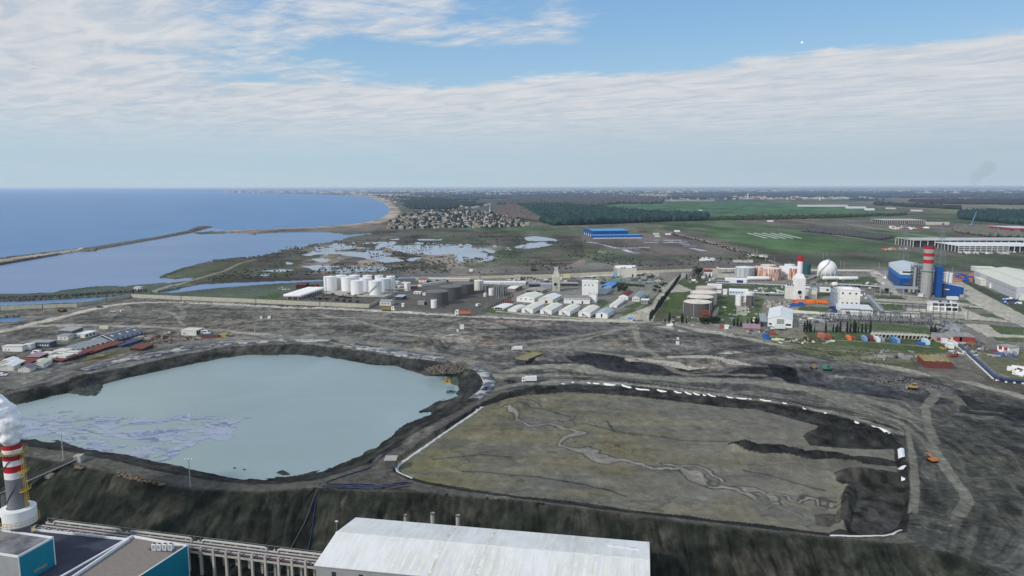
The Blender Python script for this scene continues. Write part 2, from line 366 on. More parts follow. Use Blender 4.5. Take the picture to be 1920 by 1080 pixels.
    zone([(760,445),(860,442),(930,444),(900,452),(800,452)], (72,84,64), .7, .8)
    zone([(880,470),(960,462),(990,490),(940,510),(900,500),(860,498)], (74,82,64), .6, 1.2)
    zone([(600,508),(1330,486),(1500,500),(1920,503),(1920,512),(1300,503),(900,516),(760,519)], (104,100,98), .6, 1)
    road([(640,522),(900,517),(1200,506),(1320,502),(1460,500)], (88,84,80), 10, .8)
    beach = dline(PX, PY*4, [(a, b*4) for a, b in [(640,365),(680,368.5),(702,373),(718,379),(730,387),(735,395),(729,403),(712,412),(684,420),(620,426.5),(560,430),(500,432.5),(440,435)]])
    mixc((150,138,128), sstep(beach, 26, 12)*sstep(PY, 364, 370)*.9)
    zone([(735,385),(748,392),(750,404),(735,412),(715,418),(740,420),(790,415),(760,395),(745,384)], (104,106,78), .6, .3)
    zone([(370,436),(480,431),(620,427),(700,420),(780,422),(760,430),(700,434),(620,434),(480,438)], (104,94,88), .85, .4)
    zone([(720,372),(740,384),(756,400),(800,398),(930,400),(985,388),(930,372),(850,368)], (70,74,72), .7, .6)
    mixc((92,86,80), I['brk']*1.0); zone([(-400,540),(0,488),(100,474),(150,467),(150,470),(100,477),(0,494)], (172,160,146), .9, .1)
    # ---- ash plain between works and ponds
    ash = [(-300,600),(0,583),(145,577),(245,558),(480,568),(690,578),(880,590),(1000,598),(1200,604),(1400,628),(1430,645),(1620,660),(1720,700),(1920,735),(2400,760),(2600,1300),(2600,1700),(-800,1500),(-900,640)]
    A = pip(PX+wpx*.3, PY+wpy*.3, np.array(ash, float)).astype(float)
    mixc((104,102,97), A)
    mixc((82,81,79), A*sstep(st, .47, .60)*.7)
    mixc((112,108,100), A*sstep(st2, .54, .66)*.5)
    mixc((66,66,65), A*sstep(fbm((X+wx)/60, (Y+wy)/22, 171, 5), .56, .64)*.5)
    mixc((104,100,92), A*sstep(PY, 640, 585)*.35)
    mixc((60,64,66), A*sstep(PY, 630, 690)*sstep(PX, 820, 930)*.30)
    mixc((112,102,92), A*sstep(a1, .56, .64)*.4*sstep(PY, 700, 640))
    zone([(880,600),(1000,603),(1080,608),(1010,612),(900,608)], (128,116,108), .7, 1)
    zone([(810,628),(860,627),(935,636),(925,645),(830,642)], (146,138,128), .8, 1)
    zone([(880,635),(935,637),(932,646),(884,643)], (116,102,92), .9, .5)
    zone([(1130,637),(1180,633),(1175,650),(1140,650)], (120,112,98), .7, 1)
    zone([(950,612),(1100,605),(1180,615),(1080,632),(960,640)], (72,72,74), .6, 1.2)
    zone([(1060,670),(1110,663),(1170,668),(1260,690),(1350,702),(1400,690),(1440,685),(1470,692),(1480,702),(1420,712),(1300,706),(1200,699),(1100,690)], (40,42,46), .9, .8)
    zone([(1178,672),(1280,666),(1350,671),(1402,683),(1388,687),(1345,694),(1295,690),(1230,680)], (112,106,98), .95, .6)
    for q in ([(1182,672),(1230,677),(1262,680),(1295,688)],[(1260,670),(1330,668),(1375,677),(1400,684)]):
        road(q, (170,166,156), 4.5, .85, 6)
    zone([(1340,664),(1385,655),(1395,660),(1360,664)], (165,162,155), .7, 1)
    zone([(960,670),(1010,681),(1090,678),(1130,684),(1175,700),(1210,707),(1150,708),(1050,700),(980,686)], (46,46,48), .85, .6)
    zone([(1438,683),(1470,684),(1496,693),(1505,722),(1478,716),(1450,700)], (30,32,36), .95, .6)
    zone([(1495,692),(1560,697),(1620,692),(1690,697),(1760,713),(1805,735),(1815,750),(1780,762),(1740,758),(1680,752),(1600,738),(1540,725),(1500,722)], (62,63,68), .85, .7)
    zone([(1620,700),(1690,705),(1780,728),(1790,742),(1700,735),(1650,720)], (92,88,86), .5*sstep(g4, .4, .6), 1)
    zone([(1795,748),(1850,755),(2000,780),(2000,810),(1900,792),(1800,772)], (48,52,52), .85, .4)
    zone([(1220,600),(1300,598),(1440,615),(1460,632),(1380,628),(1280,622),(1230,612)], (130,126,118), .8, .7)
    zone([(1400,630),(1560,660),(1730,690),(1920,735),(1920,752),(1700,706),(1540,676),(1400,645)], (98,96,88), .6, .6)
    zone([(1200,612),(1440,640),(1420,652),(1200,632)], (70,70,70), .5, 1)
    HR = (86,85,80)
    road([(250,568),(330,566),(480,573),(690,582),(870,592),(1000,598),(1200,604)], (172,168,158), 10, .95)
    road([(-100,640),(0,622),(70,605),(130,591),(200,574),(250,568)], (172,166,154), 10, .95)
    road([(0,618),(60,611),(140,610),(260,612),(380,618),(520,630)], (148,144,134), 8, .85)
    road([(1240,606),(1320,620),(1440,642),(1560,668),(1700,694),(1820,718),(1960,755)], (150,146,134), 8, .9)
    road([(1230,602),(1300,622),(1430,648),(1560,676)], (62,62,62), 7, .7)
    road([(-200,716),(0,700),(90,680),(180,664),(300,648),(420,636),(520,632),(640,636),(740,652),(850,672),(900,684),(930,700)], (122,119,110), 13, .8)
    road([(540,910),(640,895),(720,872),(780,838),(850,795),(905,755),(930,725),(935,705),(900,684)], (98,96,91), 13, .85)
    road([(-200,812),(0,826),(60,836),(140,853),(200,868),(300,890),(380,905),(480,912),(600,906),(680,900),(800,912),(900,926),(1040,942),(1200,962),(1400,986),(1560,1004),(1680,1014),(1740,1000)], (96,94,88), 9, .85)
    road([(930,705),(980,690),(1040,690),(1140,700),(1260,712),(1400,716),(1520,730),(1620,770),(1700,800),(1740,830),(1790,900),(1815,930),(1800,960)], (130,128,117), 12, .85, 4)
    road([(1440,720),(1560,736),(1680,765),(1730,795),(1750,830)], (128,125,114), 9, .8, 4)
    for k, q in enumerate(([(930,660),(1050,650),(1100,635),(1180,612),(1220,606)],[(900,650),(960,645),(1050,635),(1150,618)],[(1100,660),(1180,668),(1300,700),(1430,705)],[(1190,620),(1200,650),(1240,672)],[(1560,705),(1640,712),(1740,728),(1800,760)],[(330,566),(345,585),(340,600)],[(600,590),(680,605),(760,625),(850,640)],[(480,600),(620,595),(760,600)])):
        road(q, (132,128,118), 5.5, .65, 3)
    rng = random.Random(5)
    BW = world_poly(BASIN_TOP)[4:24]; cb = np.array([120., 400.])
    for k in range(26):
        off = rng.uniform(8, 75); i0 = rng.randrange(0, 12); i1 = min(len(BW)-1, i0+rng.randrange(4, 10)); q = []
        for p in BW[i0:i1]:
            v = p-cb; v = v/np.hypot(*v); q.append(p+v*(off+rng.uniform(-5, 5)))
        W = np.array(q); W = np.concatenate([[W[0]], (W[:-1]*.75+W[1:]*.25), (W[-1:])]) if False else np.array([W[j]*(1-f)+W[j+1]*f for j in range(len(W)-1) for f in (.15, .5, .85)])
        m = (A > 0) & ~I['pond'] & ~I['basin'] & (X > W[:,0].min()-4) & (X < W[:,0].max()+4) & (Y > W[:,1].min()-4) & (Y < W[:,1].max()+4)
        cc = rng.choice([(146,143,131), (132,130,121), (54,54,52)])
        for o_ in (0, 2.4):
            dd = dline(X[m], Y[m], W+np.array([o_*.5, o_])); kk = np.zeros(n); kk[m] = 1-sstep(dd, .4, 1.3); mixc(cc, kk*.7); np.maximum(RM, kk*.8, out=RM)
    for k in range(110):
        x0 = rng.uniform(880, 1860); y0 = rng.uniform(620, 1000)
        if rng.random() < .45: x0 = rng.uniform(250, 900); y0 = rng.uniform(575, 635)
        elif k % 2: x0 = rng.uniform(1690, 1850); y0 = rng.uniform(770, 990)
        a = rng.uniform(-.5, .5); q = []
        ln = rng.uniform(8, 26)
        for j in range(7):
            q.append((x0, y0)); x0 += cos(a)*ln; y0 += sin(a)*ln*.28; a += rng.uniform(-.35, .45)
        W = np.array([P(*t) for t in q])
        cc = rng.choice([(60,60,58), (136,133,122), (128,125,116), (50,51,51)])
        for off in (-1.3, 1.3):
            wq = W+np.array([0, off*1.0]); x0_, y0_ = wq.min(0)-4; x1_, y1_ = wq.max(0)+4
            m = (X > x0_) & (X < x1_) & (Y > y0_) & (Y < y1_) & (A > 0) & ~I['pond'] & ~I['basin']
            if m.any():
                dd = dline(X[m], Y[m], wq); kk = np.zeros(n); kk[m] = (1-sstep(dd, .35, 1.1))
                mixc(cc, kk*.65); np.maximum(RM, kk*.8, out=RM)
    # ---- the works' yards
    zone([(960,520),(1160,510),(1330,500),(1680,508),(1920,512),(2100,520),(2100,720),(1920,715),(1800,690),(1740,675),(1620,655),(1430,640),(1400,620),(1215,602),(1000,597),(870,590),(700,577),(740,540),(860,520)], (116,114,108), .9, .5)
    zone([(500,566),(540,545),(640,533),(760,525),(900,524),(960,540),(960,575),(900,590),(700,577)], (88,84,80), .9, .6)
    zone([(480,556),(528,548),(520,562),(490,563)], (66,84,52), .9, .3)
    zone([(1180,600),(1210,570),(1245,540),(1290,520),(1320,520),(1345,545),(1380,580),(1400,612),(1320,606)], (74,80,58), .85, .5)
    zone([(1255,542),(1300,545),(1270,590),(1240,588)], (66,84,44), .7, .6)
    zone([(1340,560),(1395,548),(1432,560),(1425,600),(1380,602),(1345,590)], (68,84,48), .8, .6)
    G = (70,84,54)
    for q in ([(1277,531),(1328,529),(1330,536),(1285,538)],[(1350,535),(1475,536),(1472,543),(1358,541)],[(1400,541),(1560,549),(1560,556),(1440,550)],[(1600,520),(1630,518),(1650,531),(1600,532)],[(1535,523),(1600,525),(1600,531),(1530,530)],[(1640,545),(1672,547),(1678,552),(1645,552)],
              [(1641,555),(1738,559),(1736,563),(1645,561)],[(1650,566),(1690,570),(1695,580),(1660,580)],[(1795,562),(1830,563),(1840,568),(1800,567)],[(1797,572),(1848,573),(1860,580),(1800,580)],[(1815,588),(1870,596),(1890,598),(1860,588)],[(1795,593),(1880,600),(1870,604),(1800,600)],
              [(1850,610),(1920,613),(1920,628),(1880,627)],[(1860,632),(1920,634),(1920,642),(1870,640)],[(1782,527),(1806,545),(1850,570),(1920,600),(1960,580),(1860,545),(1800,515)],
              [(1430,628),(1500,618),(1640,625),(1750,636),(1790,660),(1740,665),(1600,652),(1450,642)],[(1440,612),(1480,606),(1470,628),(1445,628)],[(1590,605),(1740,612),(1745,625),(1600,618)],[(1500,575),(1560,577),(1550,585),(1495,582)],
              [(1120,566),(1145,566),(1130,578),(1118,577)],[(1164,577),(1198,566),(1208,570),(1190,580)],[(1155,588),(1180,580),(1200,582),(1180,592)],[(1170,548),(1185,550),(1180,562),(1165,560)],[(1030,590),(1150,592),(1150,595),(1030,594)],[(900,582),(930,576),(965,585),(950,590)],[(900,584),(930,580),(960,585),(950,590)]):
        zone(q, G if q[0][0] > 1500 or q[0][0] < 1300 else (66,80,50), .9, .25)
    zone([(1450,652),(1560,645),(1700,660),(1735,672),(1700,690),(1560,672)], (88,92,66), .75, 1)
    zone([(1600,660),(1700,664),(1725,680),(1660,682),(1600,672)], (120,116,106), .45, 1)
    zone([(1730,670),(1790,655),(1850,700),(1840,716),(1760,712),(1720,695)], (104,100,94), .9, .6)
    zone([(1820,655),(2000,655),(2000,715),(1900,712),(1860,690)], (96,98,76), .9, .6)
    CONC = (168,162,150)
    for q in ([(1628,510),(1645,508),(1672,530),(1684,550),(1745,562),(1700,562),(1665,545)],[(1384,552),(1402,552),(1400,590),(1380,590)],[(1770,527),(1800,526),(1860,560),(1960,610),(1960,630),(1900,605),(1820,568)],[(1800,575),(1860,600),(1810,600)],
              [(1640,560),(1740,564),(1800,568),(1850,578),(1800,575),(1700,568),(1640,563)],[(1700,577),(1800,583),(1840,592),(1800,590),(1700,583)],[(1810,608),(1850,608),(1880,628),(1920,630),(1920,634),(1850,631)],[(1750,588),(1860,596),(1900,604),(1860,602),(1750,594)],
              [(1310,505),(1390,505),(1400,521),(1320,520)],[(1270,532),(1300,545),(1280,548),(1255,548)],[(1258,560),(1150,600),(1215,600),(1240,560),(1243,545),(1250,530),(1230,540)]):
        zone(q, CONC, .85, .15)
    road([(1215,602),(1222,585),(1240,555),(1262,530),(1285,512)], (160,154,144), 9, .8)
    road([(1220,545),(1180,570),(1155,580)], (130,128,122), 6, .5)
    road([(960,524),(1100,518),(1200,513),(1260,507)], (176,170,156), 16, .75, 6)
    road([(1640,500),(1760,512),(1920,522)], (90,86,84), 12, .7)
    road([(1815,528),(1880,560),(1960,595)], (74,74,72), 8, .9)
    road([(1490,578),(1492,598),(1486,614),(1470,628)], (138,134,122), 6, .8, 2)
    road([(1430,620),(1530,636),(1640,641),(1740,650)], (118,114,100), 4, .7, 2)
    road([(1440,637),(1540,655),(1640,662),(1740,672)], (122,118,104), 4, .7, 2)
    zone([(1450,615),(1500,617),(1520,635),(1440,632)], (124,118,106), .75, .8)
    zone([(1790,625),(1840,640),(1870,655),(1830,660),(1800,650)], (112,108,100), .8, .6)
    zone([(-100,640),(60,612),(200,612),(400,622),(320,645),(120,680),(0,700),(-100,700)], (98,96,90), .7, .5)
    zone([(150,672),(240,655),(262,650),(240,662),(160,682)], (92,90,62), .8, .5)
    # ---- inside of the ponds
    pb = I['pondbank'].astype(float)
    mixc((50,52,50), pb*.95); mixc((78,76,70), pb*sstep(a2, .54, .64)*.5); mixc((40,41,41), pb*sstep(g4, .5, .65)*.5)
    bb = I['basinbank'].astype(float)
    mixc((44,45,44), bb*.92); mixc((74,72,66), bb*sstep(g4, .55, .7)*.4)
    mixc((70,76,70), I['pond']*1.0)
    bs = I['basin'].astype(float)
    mixc((116,111,92), bs); mixc((104,102,93), bs*sstep(st, .46, .58)*.8)
    yel = fbm((X+wx*.5)/55, (Y+wy*.5)/30, 301, 5)
    mixc((106,101,80), bs*sstep(yel, .42, .62)*.75); mixc((112,106,76), bs*sstep(yel, .54, .68)*.5)
    mixc((106,104,74), bs*sstep(PX, 1000, 770)*sstep(PY, 780, 860)*.6)
    mixc((118,116,108), bs*sstep(fbm((X+wx)/16, (Y+wy)/6, 311, 4), .56, .66)*.45)
    mixc((88,88,86), bs*sstep(st2, .56, .64)*.5)
    mixc((88,86,84), bs*sstep(PX, 1330, 1420)*sstep(PY, 805, 790)*.7)
    mixc((112,110,104), bs*sstep(PX, 1080, 1480)*.55)
    crk = np.abs(fbm((X+wx*.6)/45, (Y+wy*.6)/26, 321, 4)-.5)
    mixc((66,66,64), bs*(1-sstep(crk, .001, .008))*.6)
    crk2 = np.abs(fbm((X+wx*.6)/22, (Y+wy*.6)/15, 331, 4)-.5)
    mixc((76,75,72), bs*(1-sstep(crk2, .001, .008))*.35)
    def stream(pts, w, z=-2.0):
        W = world_poly(pts, z); P2 = []
        for i in range(len(W)-1):           # add small bends
            for t in (0, .33, .66): P2.append(W[i]*(1-t)+W[i+1]*t)
        P2.append(W[-1]); P2 = np.array(P2)
        mm_ = bs > 0; dd = dline(X[mm_]+(fbm(X[mm_]/13, Y[mm_]/13, 346, 3)-.5)*16, Y[mm_]+(fbm(X[mm_]/13, Y[mm_]/13, 341, 3)-.5)*16, P2)
        k = np.zeros(n); ww = w*(.2+1.2*fbm(X[mm_]/22, Y[mm_]/22, 351, 2))
        k[mm_] = (1-sstep(dd, ww*.9+.5, ww*1.0+1.1)); mixc((66,65,62), k*.8)
        k[mm_] = 1-sstep(dd, ww*.75, ww*.95); mixc((124,121,114), k*.9)
        k[mm_] = 1-sstep(np.abs(dd-ww*.3), 0, ww*.18+.1); mixc((150,147,140), k*.6)
    stream([(935,760),(955,772),(975,790),(1000,796),(1040,792),(1080,812),(1065,826),(1040,836),(1060,840),(1120,852),(1160,866),(1210,876),(1270,878),(1290,886),(1320,900),(1345,912),(1370,918),(1410,922),(1440,938),(1460,948)], 2.6)
    stream([(1345,912),(1385,925),(1410,945),(1430,955),(1470,950),(1500,962),(1520,975)], 1.6)
    stream([(1250,872),(1300,874),(1330,888),(1340,900)], 1.6)
    stream([(1430,930),(1480,936),(1510,945),(1540,935),(1560,950)], 1.3)
    for q in ([(920,752),(950,757),(990,758),(1015,765)],[(1090,795),(1180,810),(1280,826),(1380,828)],[(1500,985),(1530,975),(1560,960)],[(930,768),(970,764),(1020,770),(1060,785)],[(1140,790),(1165,810),(1210,818)],[(1380,880),(1440,890),(1500,905),(1540,915)],[(880,880),(1000,890),(1100,905),(1180,925)],[(820,860),(900,850),(960,855)]):
        W = world_poly(q, -2.0); mm_ = bs > 0; dd = dline(X[mm_]+(a2[mm_]-.5)*14, Y[mm_]+(a1[mm_]-.5)*14, W); k = np.zeros(n); k[mm_] = 1-sstep(dd, .3, 1.1); mixc((58,58,56), k*.75)
    zone([(1430,925),(1450,945),(1500,950),(1530,965),(1560,990),(1500,985),(1440,965),(1400,950)], (104,103,98), .7, .8, -2.0)
    zone([(1505,812),(1520,800),(1545,795),(1600,802),(1680,826),(1692,836),(1600,834),(1520,828)], (42,43,42), .95, .5)
    zone([(1365,826),(1385,821),(1500,836),(1600,848),(1690,859),(1690,867),(1600,862),(1480,848),(1390,838),(1366,832)], (38,39,40), .95, .2)
    zone([(1480,849),(1600,859),(1690,869),(1692,876),(1600,872),(1562,875),(1500,862)], (98,97,88), .8, .3)
    zone([(1562,878),(1600,874),(1700,880),(1705,900),(1700,1000),(1620,1002),(1585,990),(1572,970),(1578,930),(1590,905),(1568,892)], (46,46,45), .9, .5)
    zone([(1525,955),(1580,958),(1575,982),(1530,975)], (62,60,55), .8, .4)
    zone([(1590,935),(1640,925),(1650,965),(1600,980)], (82,82,80), .5*sstep(g4, .4, .6), .8)
    zone([(1600,792),(1640,802),(1650,808),(1600,806)], (62,62,60), .4, 1)
    zone([(1700,790),(1920,810),(2300,900),(2300,1200),(1850,1080),(1760,1030),(1700,1010),(1705,900),(1695,850)], (72,74,70), .75, 1)
    for q, w in (([(1600,762),(1660,780),(1700,800),(1740,835),(1775,880),(1800,912),(1815,940),(1798,965)], 4), ([(1640,766),(1700,785),(1735,812),(1760,850),(1790,895),(1812,925)], 2.5), ([(1700,800),(1712,860),(1716,920),(1712,960)], 3), ([(1760,736),(1735,765),(1740,795),(1752,830)], 5)): road(q, (128,126,116), w, .8, 2)
    zone([(1790,850),(1920,860),(1920,1000),(1830,960)], (96,95,84), .45*sstep(st2, .42, .56), 1)
    zone([(1700,940),(1800,955),(1790,1000),(1705,1000)], (112,113,105), .55*sstep(np.abs(fbm(X/8, Y/8, 361, 3)-.5), .06, .01), 1)
    # ---- front slope
    t = I['slope']; sl = (t > 0).astype(float)
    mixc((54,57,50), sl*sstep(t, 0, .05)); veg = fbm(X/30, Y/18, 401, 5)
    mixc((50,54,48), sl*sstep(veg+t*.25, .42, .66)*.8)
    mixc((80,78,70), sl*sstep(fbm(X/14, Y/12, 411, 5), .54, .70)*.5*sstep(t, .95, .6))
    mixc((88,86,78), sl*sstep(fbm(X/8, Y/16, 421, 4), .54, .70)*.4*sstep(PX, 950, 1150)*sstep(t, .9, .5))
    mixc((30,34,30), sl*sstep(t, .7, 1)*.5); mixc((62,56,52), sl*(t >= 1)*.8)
    for xg in list(range(812, 1900, 21))+[560, 575]:
        xx = xg+rng.uniform(-14, 14); q = [(xx, 915+max(0, xx-860)*.112), (xx-4, 945+max(0, xx-860)*.112), (xx-16, 985+max(0, xx-860)*.112)]
        W = np.array([P(q[0][0], q[0][1], 0), P(q[1][0], q[1][1], -6), P(q[2][0], q[2][1], -13)])
        mm_ = sl > 0; dd = dline(X[mm_]+(a2[mm_]-.5)*9, Y[mm_], W); k = np.zeros(n); k[mm_] = 1-sstep(dd, .25, .8); mixc((24,26,24), k*rng.choice([.5, .95]))
    pass
    gr = (.76+.48*fbm(X/2.4, Y/3.6, 501, 3))
    nn = sstep(PY, 470, 600)
    db = dline(X, Y, world_poly(BASIN_TOP), True); dp = dline(X, Y, world_poly(POND_TOP), True); dm = np.minimum(db, dp); th = np.arctan2(Y-420, X-120)
    con = (fbm(dm/5.5+(a2-.5)*2.2, th*7, 551, 4)-.5)*2; kc = sstep(dm, 95, 30)*(Y < 620)
    s1 = (fbm((X+wx*.9)/52, (Y+wy*.5)/11, 511, 5)-.5)*2; s2 = (fbm((X+wx)/90, (Y+wy)/26, 521, 5)-.5)*2; s3 = np.abs(fbm((X+wx*.9)/60, (Y+wy*.6)/20, 531, 4)-.5); s4 = (fbm(X/7, Y/9, 561, 3)-.5)*2
    s1 = s1*(1-kc)+con*kc*1.1; q1 = fbm(X/60, Y/60, 581, 3); q2 = fbm((X+wx)/140, (Y+wy)/110, 591, 4); hf = (fbm(X/4.5, Y/10, 601, 4, .75)-.5)*2
    T1 = (dm/6.2+3.0*q1) % 1.0; T2 = (Y/15+7*q2+X/160) % 1.0; T3 = (X/30-Y/42+5*q2) % 1.0; pm = sstep(fbm(X/38, Y/38, 611, 3), .42, .58); ln = ((T1 < .14)*kc*pm + (T2 < .10)*(1-kc)*(1-pm)*.8)*(A > 0); ld = ((T1 > .5)*(T1 < .66)*kc*pm + ((T2 > .3)*(T2 < .44)+(T3 < .05)*pm)*(1-kc))*(A > 0)
    ct = np.where(I['basin'], .24, 1.0)*np.where(I['pond'], 0, 1)*np.where(I['slope'] > 0, .35, 1)*np.where(A > 0, 1, .15)*(1-.75*RM)
    s5 = (fbm(X/4.2, Y/4.2, 571, 4)-.5)*2; rr = np.clip(sstep(t, 0, .05)+sstep(PX, 1690, 1760)*(Y < 450)*.3, 0, 1)
    C *= (1+nn*ct*(ln*.30-ld*.30))[:, None]
    C *= np.clip(1+nn*ct*(s1*.55+s2*.3+hf*.95+s4*.2-.26*(1-sstep(s3, .0, .022))), .40, 1.8)[:, None]
    farv = (fbm(X/60, Y/150, 541, 5)-.5)*2; C *= (1+(1-nn)*farv*.75)[:, None]; ril = (fbm(X/1.7+(a2-.5)*4, Y/9, 621, 4, .7)-.5)*2; C *= np.clip(1+rr*(s5*.6+ril*.8*(t > 0)), .3, 1.9)[:, None]
    C *= (gr*(.9+.2*a2))[:, None]; C *= (1-.27*sstep(PY, 620, 800)*(1-I['basin']*.6))[:, None]; C *= (1-.22*sstep(t, 0, .06))[:, None]; dk = I['basin']*(C.mean(1) < .07); C *= np.clip(1+dk*(s5*1.0+hf*.6), .4, 2)[:, None]; ALPHA[0] = np.where(I['basin'], .3, 1.0)  # ground dimmed towards the viewer: the foreground's cloud shade is painted into the colour
    return np.clip(C, .004, .86)
# ------------------------------------------------------------------ materials
_mc = {}
def _nt(name):
    m = bpy.data.materials.new(name); m.use_nodes = True; nt = m.node_tree; b = nt.nodes['Principled BSDF']
    return m, nt, nt.nodes, nt.links, b
def mat(name, c, rough=.75, metal=0.0, var=.22, scale=.35, kind=None, c2=None, raw=False):
    """Painted / cast / sheet surface. c is the colour the photograph shows."""
    if name in _mc: return _mc[name]
    m, nt, N, L, b = _nt(name)
    ca = c if raw else alb(c)
    b.inputs['Roughness'].default_value = rough; b.inputs['Metallic'].default_value = metal; b.inputs['Specular IOR Level'].default_value = .15 if rough > .55 else .35
    tc = N.new('ShaderNodeTexCoord'); mp = N.new('ShaderNodeMapping'); L.new(tc.outputs['Object'], mp.inputs[0])
    if kind in ('rust', 'stain'): mp.inputs['Scale'].default_value = (1, 1, .18)
    n = N.new('ShaderNodeTexNoise'); n.inputs['Scale'].default_value = scale; n.inputs['Detail'].default_value = 6; n.inputs['Roughness'].default_value = .62
    L.new(mp.outputs[0], n.inputs['Vector'])
    r = N.new('ShaderNodeValToRGB'); L.new(n.outputs[0], r.inputs[0])
    e = r.color_ramp.elements
    if kind == 'rust':
        e[0].position = .40; e[1].position = .60; e[0].color = (*alb((150,78,52)), 1); e[1].color = (*ca, 1)
    elif c2 is not None:
        e[0].position = .42; e[1].position = .58; e[0].color = (*alb(c2), 1); e[1].color = (*ca, 1)
    else:
        e[0].position = .25; e[1].position = .7; e[0].color = (*[v*(1-var) for v in ca], 1); e[1].color = (*[min(.88, v*(1+var*.25)) for v in ca], 1)
    L.new(r.outputs[0], b.inputs['Base Color'])
    if kind in ('ribx', 'riby', 'ribz'):
        w = N.new('ShaderNodeTexWave'); w.wave_type = 'BANDS'; w.bands_direction = {'ribx': 'X', 'riby': 'Y', 'ribz': 'Z'}[kind]
        w.inputs['Scale'].default_value = .55; w.inputs['Distortion'].default_value = 0; L.new(tc.outputs['Object'], w.inputs['Vector'])
        bp = N.new('ShaderNodeBump'); bp.inputs['Strength'].default_value = .35; bp.inputs['Distance'].default_value = .12
        L.new(w.outputs[1], bp.inputs['Height']); L.new(bp.outputs[0], b.inputs['Normal'])
    _mc[name] = m; return m
def mat_roof():
    m, nt, N, L, b = _nt('weathered_pale_roof'); tc = N.new('ShaderNodeTexCoord'); s = N.new('ShaderNodeSeparateXYZ'); L.new(tc.outputs['Object'], s.inputs[0])
    def M(op, a, c):
        n = N.new('ShaderNodeMath'); n.operation = op
        for i, v in enumerate((a, c)):
            if isinstance(v, (int, float)): n.inputs[i].default_value = v
            else: L.new(v, n.inputs[i])
        return n.outputs[0]
    w = N.new('ShaderNodeTexWhiteNoise'); w.noise_dimensions = '1D'; L.new(M('FLOOR', M('MULTIPLY', s.outputs[0], .95), 0), w.inputs['W'])
    mp = N.new('ShaderNodeMapping'); mp.inputs['Scale'].default_value = (.9, .07, 1); L.new(tc.outputs['Object'], mp.inputs[0]); n1 = N.new('ShaderNodeTexNoise'); n1.inputs['Scale'].default_value = .6; n1.inputs['Detail'].default_value = 7; n1.inputs['Roughness'].default_value = .7; L.new(mp.outputs[0], n1.inputs['Vector'])
    n2 = N.new('ShaderNodeTexNoise'); n2.inputs['Scale'].default_value = .045; n2.inputs['Detail'].default_value = 5; L.new(tc.outputs['Object'], n2.inputs['Vector'])
    fr = M('FRACT', M('MULTIPLY', s.outputs[0], .95), 0); ln = M('LESS_THAN', fr, .07)
    v = M('ADD', M('MULTIPLY', w.outputs[0], .05), M('ADD', M('MULTIPLY', n1.outputs[0], .5), M('MULTIPLY', n2.outputs[0], .45))); v = M('SUBTRACT', v, M('MULTIPLY', ln, .08))
    r = N.new('ShaderNodeValToRGB'); L.new(v, r.inputs[0]); e = r.color_ramp.elements; e[0].position = .22; e[0].color = (.50, .485, .44, 1); e[1].position = .56; e[1].color = (.80, .81, .80, 1); L.new(r.outputs[0], b.inputs['Base Color']); b.inputs['Roughness'].default_value = .55; b.inputs['Specular IOR Level'].default_value = .2
    bp = N.new('ShaderNodeBump'); bp.inputs['Strength'].default_value = .5; bp.inputs['Distance'].default_value = .1; L.new(ln, bp.inputs['Height']); L.new(bp.outputs[0], b.inputs['Normal']); return m
def mat_ground():
    m, nt, N, L, b = _nt('earth')
    a = N.new('ShaderNodeVertexColor'); a.layer_name = 'Col'
    tc = N.new('ShaderNodeTexCoord')
    n1 = N.new('ShaderNodeTexNoise'); n1.inputs['Scale'].default_value = .28; n1.inputs['Detail'].default_value = 9; n1.inputs['Roughness'].default_value = .68
    n2 = N.new('ShaderNodeTexNoise'); n2.inputs['Scale'].default_value = .045; n2.inputs['Detail'].default_value = 6; n2.inputs['Distortion'].default_value = 1.2
    L.new(tc.outputs['Object'], n1.inputs['Vector']); L.new(tc.outputs['Object'], n2.inputs['Vector'])
    mr = N.new('ShaderNodeMapRange'); L.new(n1.outputs[0], mr.inputs[0]); mr.inputs[1].default_value = .3; mr.inputs[2].default_value = .7; mr.inputs[3].default_value = .62; mr.inputs[4].default_value = 1.38
    mr2 = N.new('ShaderNodeMapRange'); L.new(n2.outputs[0], mr2.inputs[0]); mr2.inputs[1].default_value = .3; mr2.inputs[2].default_value = .7; mr2.inputs[3].default_value = .86; mr2.inputs[4].default_value = 1.14
    mu = N.new('ShaderNodeMath'); mu.operation = 'MULTIPLY'; L.new(mr.outputs[0], mu.inputs[0]); L.new(mr2.outputs[0], mu.inputs[1])
    m1 = N.new('ShaderNodeMath'); m1.operation = 'SUBTRACT'; L.new(mu.outputs[0], m1.inputs[0]); m1.inputs[1].default_value = 1; m2 = N.new('ShaderNodeMath'); m2.operation = 'MULTIPLY_ADD'; L.new(m1.outputs[0], m2.inputs[0]); L.new(a.outputs['Alpha'], m2.inputs[1]); m2.inputs[2].default_value = 1
    vm = N.new('ShaderNodeVectorMath'); vm.operation = 'SCALE'; L.new(a.outputs[0], vm.inputs[0]); L.new(m2.outputs[0], vm.inputs[3])
    L.new(vm.outputs[0], b.inputs['Base Color']); b.inputs['Roughness'].default_value = .95; b.inputs['Specular IOR Level'].default_value = .05
    bp = N.new('ShaderNodeBump'); bp.inputs['Strength'].default_value = .8; bp.inputs['Distance'].default_value = 1.1
    L.new(n1.outputs[0], bp.inputs['Height']); L.new(bp.outputs[0], b.inputs['Normal'])
    return m
